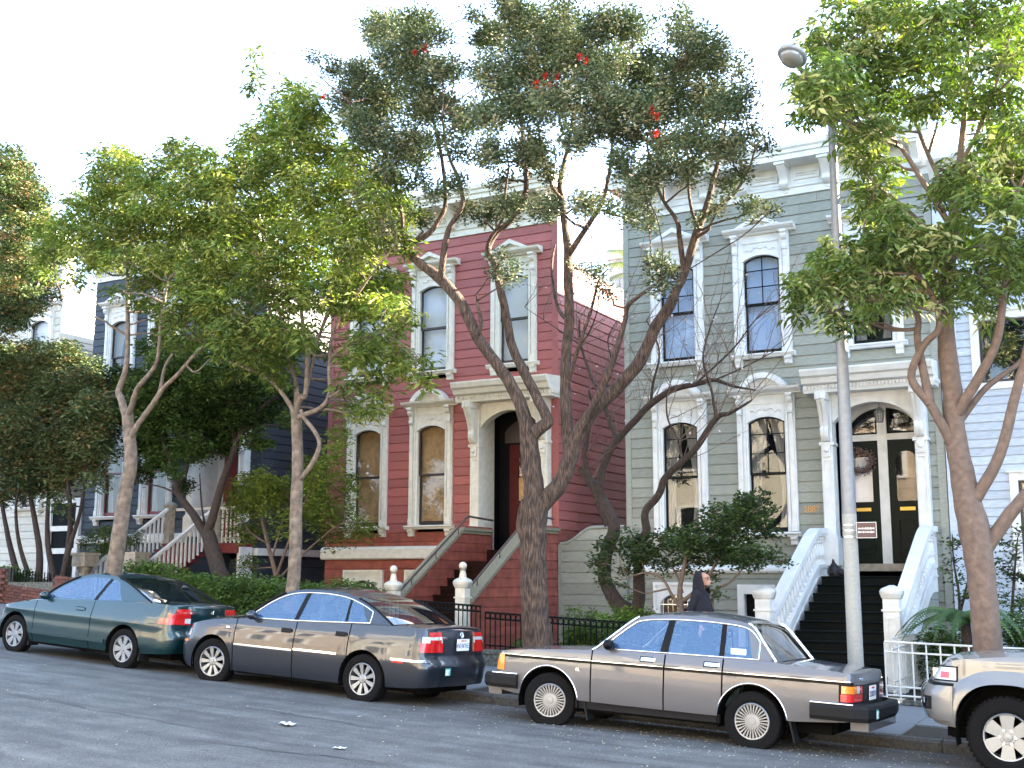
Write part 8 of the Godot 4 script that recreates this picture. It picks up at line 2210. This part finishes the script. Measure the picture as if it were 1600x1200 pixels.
func tree_four() -> Dictionary:
	var limbs := [
		[[-8.34,1.05,-19.30,0.200],[-8.36,1.30,-19.30,0.170],[-8.61,1.48,-19.30,0.140],[-8.82,1.79,-19.30,0.120],[-8.90,2.04,-19.30,0.120],[-8.84,2.44,-19.30,0.120],[-8.69,2.84,-19.30,0.115],[-8.87,3.24,-19.30,0.110],[-9.13,3.65,-19.30,0.085],[-9.36,3.92,-19.30,0.060]],
		[[-8.79,2.89,-19.30,0.090],[-8.93,3.29,-19.24,0.085],[-8.88,3.75,-19.17,0.070],[-8.71,4.12,-19.11,0.065],[-8.48,4.40,-19.05,0.065],[-8.09,4.73,-18.98,0.060],[-7.79,4.96,-18.92,0.060],[-7.35,5.17,-18.85,0.055],[-6.93,5.22,-18.79,0.045],[-6.56,5.26,-18.73,0.035],[-6.21,5.12,-18.66,0.025],[-5.81,5.01,-18.60,0.012]],
		[[-8.57,4.37,-19.20,0.045],[-8.78,4.86,-19.28,0.039],[-8.95,5.28,-19.36,0.033],[-9.18,5.63,-19.44,0.027],[-9.43,6.27,-19.52,0.021],[-9.50,6.79,-19.60,0.015]],
		[[-9.13,3.65,-19.30,0.055],[-9.22,4.09,-19.23,0.046],[-9.11,4.61,-19.15,0.036],[-8.99,4.96,-19.07,0.027],[-9.03,5.31,-19.00,0.018]],
		[[-8.32,1.27,-19.30,0.120],[-8.20,1.60,-19.23,0.110],[-8.17,2.10,-19.17,0.100],[-8.11,2.54,-19.10,0.090],[-7.96,2.76,-19.03,0.075],[-7.95,3.08,-18.97,0.065],[-7.67,3.36,-18.90,0.065],[-7.51,3.65,-18.83,0.062],[-7.17,3.91,-18.77,0.058],[-6.88,4.13,-18.70,0.055],[-6.50,4.59,-18.63,0.050],[-6.22,4.66,-18.57,0.030],[-5.84,4.83,-18.50,0.015]],
		[[-6.49,4.58,-18.60,0.032],[-6.59,5.09,-18.68,0.026],[-6.75,5.65,-18.75,0.020],[-6.63,6.21,-18.83,0.014],[-6.47,6.66,-18.90,0.008]],
		[[-7.18,3.91,-18.80,0.025],[-7.22,4.25,-18.73,0.021],[-7.37,4.63,-18.65,0.017],[-7.35,5.01,-18.57,0.012],[-7.22,5.32,-18.50,0.008]],
		[[-7.82,4.98,-19.00,0.030],[-7.75,5.31,-18.93,0.025],[-7.59,5.75,-18.85,0.020],[-7.61,6.08,-18.77,0.015],[-7.76,6.42,-18.70,0.010]],
		[[-6.93,5.22,-18.80,0.022],[-6.50,5.52,-18.73,0.018],[-6.13,5.80,-18.65,0.014],[-5.76,6.18,-18.57,0.010],[-5.35,6.45,-18.50,0.006]],
		[[-6.55,5.25,-18.70,0.018],[-6.18,5.39,-18.77,0.014],[-5.75,5.58,-18.83,0.010],[-5.39,5.77,-18.90,0.006]],
		[[-9.47,6.29,-19.60,0.018],[-9.19,6.61,-19.50,0.014],[-9.00,7.06,-19.40,0.010],[-9.08,7.54,-19.30,0.006]],
		[[-9.02,5.31,-19.50,0.020],[-8.74,5.82,-19.37,0.016],[-8.74,6.27,-19.23,0.011],[-8.49,6.58,-19.10,0.007]],
		[[-9.47,6.29,-19.60,0.016],[-9.88,6.59,-19.67,0.012],[-10.33,6.90,-19.73,0.009],[-10.79,7.22,-19.80,0.005]]]
	var blobs := [[-8.40,1.60,-19.30,0.11],[-8.14,1.93,-19.20,0.13]]
	return {"limbs": limbs, "blobs": blobs, "rough": 0.08}

func tree_dark() -> Dictionary:
	var limbs := [
		[[-17.73,1.58,-19.20,0.200],[-17.88,1.97,-19.20,0.180],[-18.15,2.53,-19.20,0.165],[-18.32,2.92,-19.20,0.150]],
		[[-18.38,2.88,-19.20,0.100],[-18.68,3.31,-19.12,0.088],[-19.05,3.75,-19.03,0.075],[-19.08,3.99,-18.95,0.062],[-19.29,4.64,-18.87,0.050],[-19.52,5.22,-18.78,0.037],[-19.72,5.65,-18.70,0.025]],
		[[-19.10,3.93,-19.00,0.060],[-19.00,4.27,-19.15,0.050],[-19.01,4.81,-19.30,0.040],[-18.75,5.39,-19.45,0.030],[-18.78,6.00,-19.60,0.020]],
		[[-18.31,2.95,-19.20,0.110],[-18.15,3.23,-19.15,0.095],[-17.90,3.88,-19.10,0.080],[-17.55,4.60,-19.05,0.065],[-17.34,4.93,-19.00,0.050],[-16.89,5.39,-18.95,0.035],[-16.30,5.72,-18.90,0.020]],
		[[-17.43,4.73,-19.00,0.050],[-17.76,5.30,-19.20,0.040],[-18.06,6.06,-19.40,0.030],[-18.43,6.70,-19.60,0.020]],
		[[-17.34,4.93,-19.00,0.040],[-17.11,5.35,-18.80,0.030],[-16.84,5.99,-18.60,0.020]],
		[[-19.01,3.75,-19.00,0.030],[-19.51,3.94,-18.90,0.020],[-20.10,4.03,-18.80,0.010]],
		[[-18.36,2.95,-19.20,0.030],[-18.67,3.52,-19.35,0.020],[-18.92,4.25,-19.50,0.010]]]
	var blobs := [[-19.39,6.00,-18.26,0.56],[-21.28,6.40,-20.04,0.62],[-19.16,6.23,-18.98,0.57],[-20.29,6.49,-20.10,0.61],[-18.70,6.27,-19.50,0.58],[-17.55,6.00,-18.30,0.54],[-16.76,5.95,-18.41,0.48],[-18.12,6.28,-19.91,0.52],[-21.17,5.63,-20.20,0.56],[-19.18,5.28,-18.30,0.50],[-19.92,5.68,-19.98,0.60],[-18.43,5.40,-18.49,0.55],[-18.05,5.44,-19.07,0.56],[-19.03,5.64,-20.10,0.59],[-17.08,5.44,-18.97,0.52],[-18.10,5.65,-20.10,0.55],[-17.25,5.64,-19.92,0.38],[-19.60,4.66,-18.94,0.43],[-20.80,4.83,-20.10,0.46],[-18.13,4.68,-18.42,0.42],[-19.59,4.90,-19.90,0.45],[-18.28,4.86,-19.45,0.38],[-17.16,4.86,-19.34,0.32],[-21.08,5.12,-19.75,0.34],[-20.88,4.34,-19.62,0.28],[-18.52,4.16,-18.26,0.21],[-21.44,5.87,-19.44,0.40],[-18.86,6.53,-18.28,0.44],[-20.67,6.97,-20.03,0.48],[-18.02,6.61,-18.37,0.43],[-19.56,7.01,-19.94,0.47],[-17.70,6.69,-19.01,0.37],[-17.43,6.05,-19.68,0.35],[-15.74,5.85,-18.24,0.30],[-20.80,4.90,-19.21,0.25],[-20.93,5.67,-19.37,0.43],[-19.78,5.46,-18.30,0.40],[-20.11,5.79,-19.56,0.51],[-18.82,5.54,-18.30,0.47],[-17.83,5.74,-18.23,0.47],[-19.63,6.12,-20.07,0.51],[-17.79,5.02,-19.22,0.35],[-16.56,5.84,-19.63,0.32],[-16.13,5.20,-19.25,0.28],[-19.78,4.03,-19.96,0.22],[-20.97,6.52,-18.96,0.39],[-20.37,7.21,-19.31,0.40],[-17.69,6.79,-19.61,0.41],[-16.51,6.46,-18.30,0.38],[-15.93,6.46,-18.64,0.33]]
	return {"limbs": limbs, "blobs": blobs, "rough": 0.06}

func tree_left() -> Dictionary:
	var limbs := [
		[[-23.27,1.91,-18.90,0.090],[-23.30,2.57,-18.90,0.075],[-23.61,3.48,-18.90,0.060],[-23.98,4.41,-18.90,0.045],[-24.32,5.36,-18.90,0.030]],
		[[-22.41,2.05,-18.90,0.080],[-22.22,2.71,-18.82,0.068],[-22.16,3.44,-18.75,0.055],[-22.26,4.32,-18.67,0.042],[-22.36,5.22,-18.60,0.030]],
		[[-22.72,1.91,-18.90,0.080],[-23.19,2.73,-19.03,0.063],[-23.44,3.64,-19.17,0.047],[-23.60,4.74,-19.30,0.030]],
		[[-22.36,1.62,-18.80,0.070],[-22.23,2.12,-18.74,0.061],[-21.97,2.77,-18.68,0.052],[-21.68,3.42,-18.62,0.043],[-21.52,3.99,-18.56,0.034],[-21.35,4.71,-18.50,0.025]],
		[[-24.08,2.13,-18.90,0.080],[-24.38,2.74,-18.90,0.063],[-24.69,3.51,-18.90,0.047],[-25.04,4.46,-18.90,0.030]],
		[[-23.61,1.98,-18.90,0.060],[-23.86,2.73,-18.77,0.047],[-23.89,3.48,-18.63,0.033],[-23.67,4.07,-18.50,0.020]]]
	var blobs := [[-23.89,6.96,-18.25,0.55],[-25.51,7.31,-19.49,0.59],[-25.04,7.50,-19.87,0.53],[-22.71,6.97,-18.02,0.48],[-22.82,7.12,-18.83,0.44],[-23.99,7.39,-19.80,0.46],[-22.51,6.86,-19.35,0.35],[-23.29,6.11,-18.03,0.60],[-25.43,6.50,-19.68,0.65],[-22.58,6.25,-18.34,0.60],[-23.90,6.51,-19.41,0.63],[-22.76,6.42,-19.41,0.56],[-21.63,6.20,-18.44,0.53],[-21.92,6.20,-19.36,0.35],[-25.45,5.50,-19.59,0.65],[-23.74,5.26,-18.28,0.60],[-22.20,5.28,-17.92,0.64],[-24.50,5.63,-19.78,0.70],[-22.79,5.47,-19.31,0.61],[-21.24,5.23,-18.00,0.57],[-21.21,5.46,-18.68,0.39],[-24.30,4.59,-18.95,0.56],[-23.08,4.45,-18.00,0.53],[-22.74,4.49,-18.61,0.57],[-24.19,4.65,-19.80,0.60],[-21.77,4.60,-18.69,0.50],[-23.06,4.76,-19.80,0.53],[-20.73,4.67,-18.41,0.30],[-25.27,4.13,-19.66,0.34],[-20.95,4.03,-18.38,0.25],[-25.57,5.92,-18.90,0.70],[-23.08,4.10,-19.30,0.29],[-23.40,4.00,-18.83,0.29],[-25.38,6.92,-19.23,0.61],[-23.76,6.60,-18.00,0.57],[-24.41,5.89,-19.31,0.66],[-22.76,5.62,-18.00,0.62],[-22.70,5.80,-18.84,0.63],[-23.86,6.00,-19.80,0.67],[-21.77,5.83,-18.97,0.48],[-20.66,5.63,-18.00,0.46],[-25.10,4.96,-19.18,0.60],[-23.56,4.77,-18.00,0.57],[-21.89,4.87,-18.41,0.56],[-23.54,5.10,-19.80,0.60],[-23.29,4.29,-18.72,0.43],[-24.64,4.43,-19.80,0.46],[-22.91,5.23,-19.83,0.45],[-20.87,4.93,-18.07,0.41],[-21.77,5.27,-19.40,0.29],[-24.86,3.99,-18.99,0.42],[-21.78,3.54,-18.07,0.22]]
	return {"limbs": limbs, "blobs": blobs, "rough": 0.06}

func tree_edge() -> Dictionary:
	var limbs := [
		[[-23.56,1.13,-17.00,0.160],[-23.84,3.39,-17.00,0.136],[-24.00,5.58,-17.00,0.112],[-23.94,7.82,-17.00,0.088],[-23.67,9.31,-17.00,0.064],[-23.16,10.78,-17.00,0.040]],
		[[-23.94,6.91,-17.00,0.060],[-23.07,7.70,-16.87,0.047],[-22.07,8.00,-16.73,0.033],[-21.09,8.29,-16.60,0.020]],
		[[-23.84,8.88,-17.00,0.050],[-23.25,9.31,-17.20,0.035],[-22.67,9.74,-17.40,0.020]],
		[[-23.67,9.31,-17.00,0.050],[-23.62,10.86,-17.00,0.033],[-23.02,11.54,-17.00,0.015]]]
	var blobs := [[-22.07,11.14,-16.30,0.41],[-23.87,11.89,-17.63,0.44],[-22.46,11.02,-16.92,0.47],[-23.64,11.51,-17.81,0.50],[-24.09,11.03,-17.87,0.59],[-21.85,10.18,-16.21,0.54],[-21.42,10.20,-16.50,0.48],[-22.65,10.68,-17.45,0.51],[-22.78,9.83,-17.13,0.59],[-21.53,9.40,-16.19,0.56],[-21.57,9.73,-16.86,0.41],[-22.78,10.17,-17.81,0.43],[-22.02,8.85,-16.63,0.57],[-23.59,9.35,-17.81,0.61],[-21.42,8.51,-16.76,0.44],[-22.76,8.93,-17.81,0.47],[-22.59,8.28,-17.03,0.52],[-21.47,7.96,-16.19,0.50],[-20.82,7.76,-16.26,0.41],[-22.62,8.27,-17.67,0.45],[-22.64,7.72,-17.21,0.44],[-21.30,7.38,-16.19,0.42],[-21.40,8.24,-17.19,0.27],[-20.48,9.01,-16.37,0.29],[-23.85,10.90,-17.00,1.00],[-23.86,9.03,-17.00,0.99],[-23.64,7.19,-17.00,0.84]]
	return {"limbs": limbs, "blobs": blobs, "rough": 0.06}

func shrub_loose() -> Dictionary:
	var limbs := [
		[[-17.25,1.50,-20.40,0.060],[-17.40,2.06,-20.40,0.051],[-17.65,2.70,-20.40,0.042],[-17.83,3.20,-20.40,0.034],[-17.95,3.70,-20.40,0.025]],
		[[-17.36,1.99,-20.40,0.035],[-16.96,2.68,-20.27,0.029],[-16.53,3.37,-20.15,0.023],[-16.10,3.90,-20.02,0.016],[-15.50,4.28,-19.90,0.010]],
		[[-17.51,2.41,-20.40,0.030],[-17.40,3.12,-20.55,0.020],[-17.36,3.70,-20.70,0.010]],
		[[-17.22,1.99,-20.40,0.030],[-16.36,2.54,-20.20,0.023],[-15.36,3.06,-20.00,0.015],[-14.71,3.10,-19.80,0.008]],
		[[-17.65,2.70,-20.40,0.025],[-18.06,2.98,-20.25,0.017],[-18.32,3.41,-20.10,0.008]]]
	var blobs := [[-18.80,3.61,-20.82,0.42],[-18.07,3.54,-20.02,0.41],[-18.31,4.03,-20.68,0.46],[-17.50,3.93,-19.77,0.44],[-16.91,3.78,-19.94,0.40],[-17.65,3.86,-20.82,0.42],[-16.90,4.14,-21.01,0.47],[-15.97,4.02,-19.85,0.44],[-15.53,4.42,-19.93,0.36],[-15.32,3.88,-20.13,0.36],[-16.28,3.38,-20.49,0.40],[-15.70,3.32,-19.77,0.39],[-15.73,3.23,-20.70,0.37],[-14.83,2.91,-20.01,0.28],[-16.61,3.08,-19.83,0.34],[-18.45,3.01,-20.90,0.36],[-18.60,3.00,-20.43,0.30],[-18.09,2.20,-20.33,0.27],[-15.84,2.81,-20.40,0.34],[-16.79,4.40,-20.64,0.30],[-16.11,5.03,-20.89,0.30],[-18.51,3.86,-20.28,0.30],[-17.28,3.51,-19.96,0.35],[-17.24,3.57,-21.00,0.33]]
	return {"limbs": limbs, "blobs": blobs, "rough": 0.06}

func shrub_glossy() -> Dictionary:
	var limbs := [
		[[-7.15,1.10,-18.55,0.055],[-7.16,1.41,-18.55,0.049],[-7.18,1.72,-18.55,0.042],[-7.13,1.99,-18.55,0.036],[-7.06,2.30,-18.55,0.030]],
		[[-7.17,1.46,-18.55,0.035],[-7.29,1.67,-18.48,0.029],[-7.42,1.93,-18.40,0.023],[-7.68,2.04,-18.32,0.016],[-8.05,1.93,-18.25,0.010]],
		[[-7.14,1.57,-18.55,0.040],[-6.92,1.73,-18.52,0.033],[-6.62,2.04,-18.50,0.026],[-6.39,2.40,-18.48,0.019],[-6.04,2.80,-18.45,0.012]],
		[[-6.70,1.36,-18.75,0.035],[-6.67,1.62,-18.70,0.029],[-6.57,1.78,-18.65,0.024],[-6.34,1.88,-18.60,0.018],[-6.10,2.09,-18.55,0.012]],
		[[-7.14,1.72,-18.55,0.030],[-7.28,1.99,-18.70,0.020],[-7.54,2.31,-18.85,0.010]],
		[[-7.10,1.47,-18.55,0.025],[-6.94,1.52,-18.48,0.018],[-6.76,1.63,-18.40,0.010]]]
	var blobs := [[-8.72,2.21,-18.82,0.23],[-8.21,2.52,-18.23,0.23],[-8.41,1.93,-18.26,0.16],[-7.81,2.39,-18.39,0.31],[-8.07,2.40,-19.00,0.32],[-8.20,2.65,-19.02,0.19],[-7.44,2.51,-18.33,0.27],[-6.89,2.49,-18.07,0.31],[-7.24,2.52,-18.98,0.33],[-6.45,2.59,-18.05,0.35],[-6.79,2.63,-19.00,0.37],[-6.12,2.80,-18.35,0.35],[-6.33,2.83,-19.00,0.37],[-6.00,3.04,-19.00,0.32],[-5.73,2.98,-18.14,0.31],[-5.90,3.20,-18.21,0.16],[-5.74,2.71,-18.83,0.20],[-6.37,2.31,-18.40,0.30],[-6.57,2.33,-19.00,0.30],[-5.84,2.30,-18.10,0.29],[-6.12,2.32,-18.96,0.30],[-5.52,2.28,-18.34,0.17],[-7.11,2.20,-18.92,0.25],[-7.51,2.15,-18.76,0.21],[-5.29,2.20,-18.13,0.10],[-8.27,2.10,-18.90,0.17],[-8.15,1.82,-18.35,0.08],[-6.47,3.02,-18.44,0.20],[-5.77,3.22,-18.64,0.13],[-6.82,1.99,-18.89,0.14],[-6.55,1.68,-18.45,0.11],[-7.14,2.72,-18.43,0.16],[-6.44,3.05,-19.01,0.18]]
	return {"limbs": limbs, "blobs": blobs, "rough": 0.06}

func shrub_right() -> Dictionary:
	var limbs := [
		[[-3.14,1.12,-20.60,0.030],[-3.12,1.69,-20.60,0.023],[-3.17,2.21,-20.60,0.017],[-3.17,2.68,-20.60,0.010]],
		[[-3.12,1.38,-20.60,0.025],[-2.94,2.00,-20.60,0.018],[-2.77,2.41,-20.60,0.010]],
		[[-2.36,1.19,-20.60,0.030],[-2.25,2.00,-20.50,0.020],[-2.15,2.60,-20.40,0.010]],
		[[-3.11,1.58,-20.60,0.015],[-3.00,1.69,-20.60,0.011],[-2.95,1.84,-20.60,0.008]]]
	var blobs := [[-3.19,2.52,-20.60,0.13],[-3.04,2.51,-20.50,0.13],[-3.12,2.21,-20.60,0.14],[-3.26,2.10,-20.60,0.10],[-3.02,1.95,-20.50,0.13],[-2.96,1.64,-20.40,0.14],[-2.79,1.69,-20.50,0.13],[-2.82,2.31,-20.60,0.13],[-2.36,2.51,-20.50,0.16],[-2.19,2.40,-20.60,0.21],[-2.28,2.10,-20.40,0.22],[-2.12,2.00,-20.60,0.23],[-2.50,2.10,-20.70,0.17],[-2.12,2.71,-20.60,0.14],[-2.41,1.69,-20.50,0.21],[-2.14,1.59,-20.60,0.22]]
	return {"limbs": limbs, "blobs": blobs, "rough": 0.06}

func blossoms() -> Array:
	return [[-7.58,9.04,-14.25],[-7.38,9.09,-14.15],[-7.28,8.87,-14.05],[-7.26,8.91,-14.25],[-7.42,8.87,-14.15],[-6.78,9.21,-14.05],[-6.78,9.23,-14.25],[-5.74,8.24,-14.15],[-5.63,8.09,-14.05],[-5.73,7.94,-14.25],[-9.46,10.00,-14.15],[-9.59,9.91,-14.05],[-7.24,9.09,-14.25],[-11.43,9.60,-14.15]]
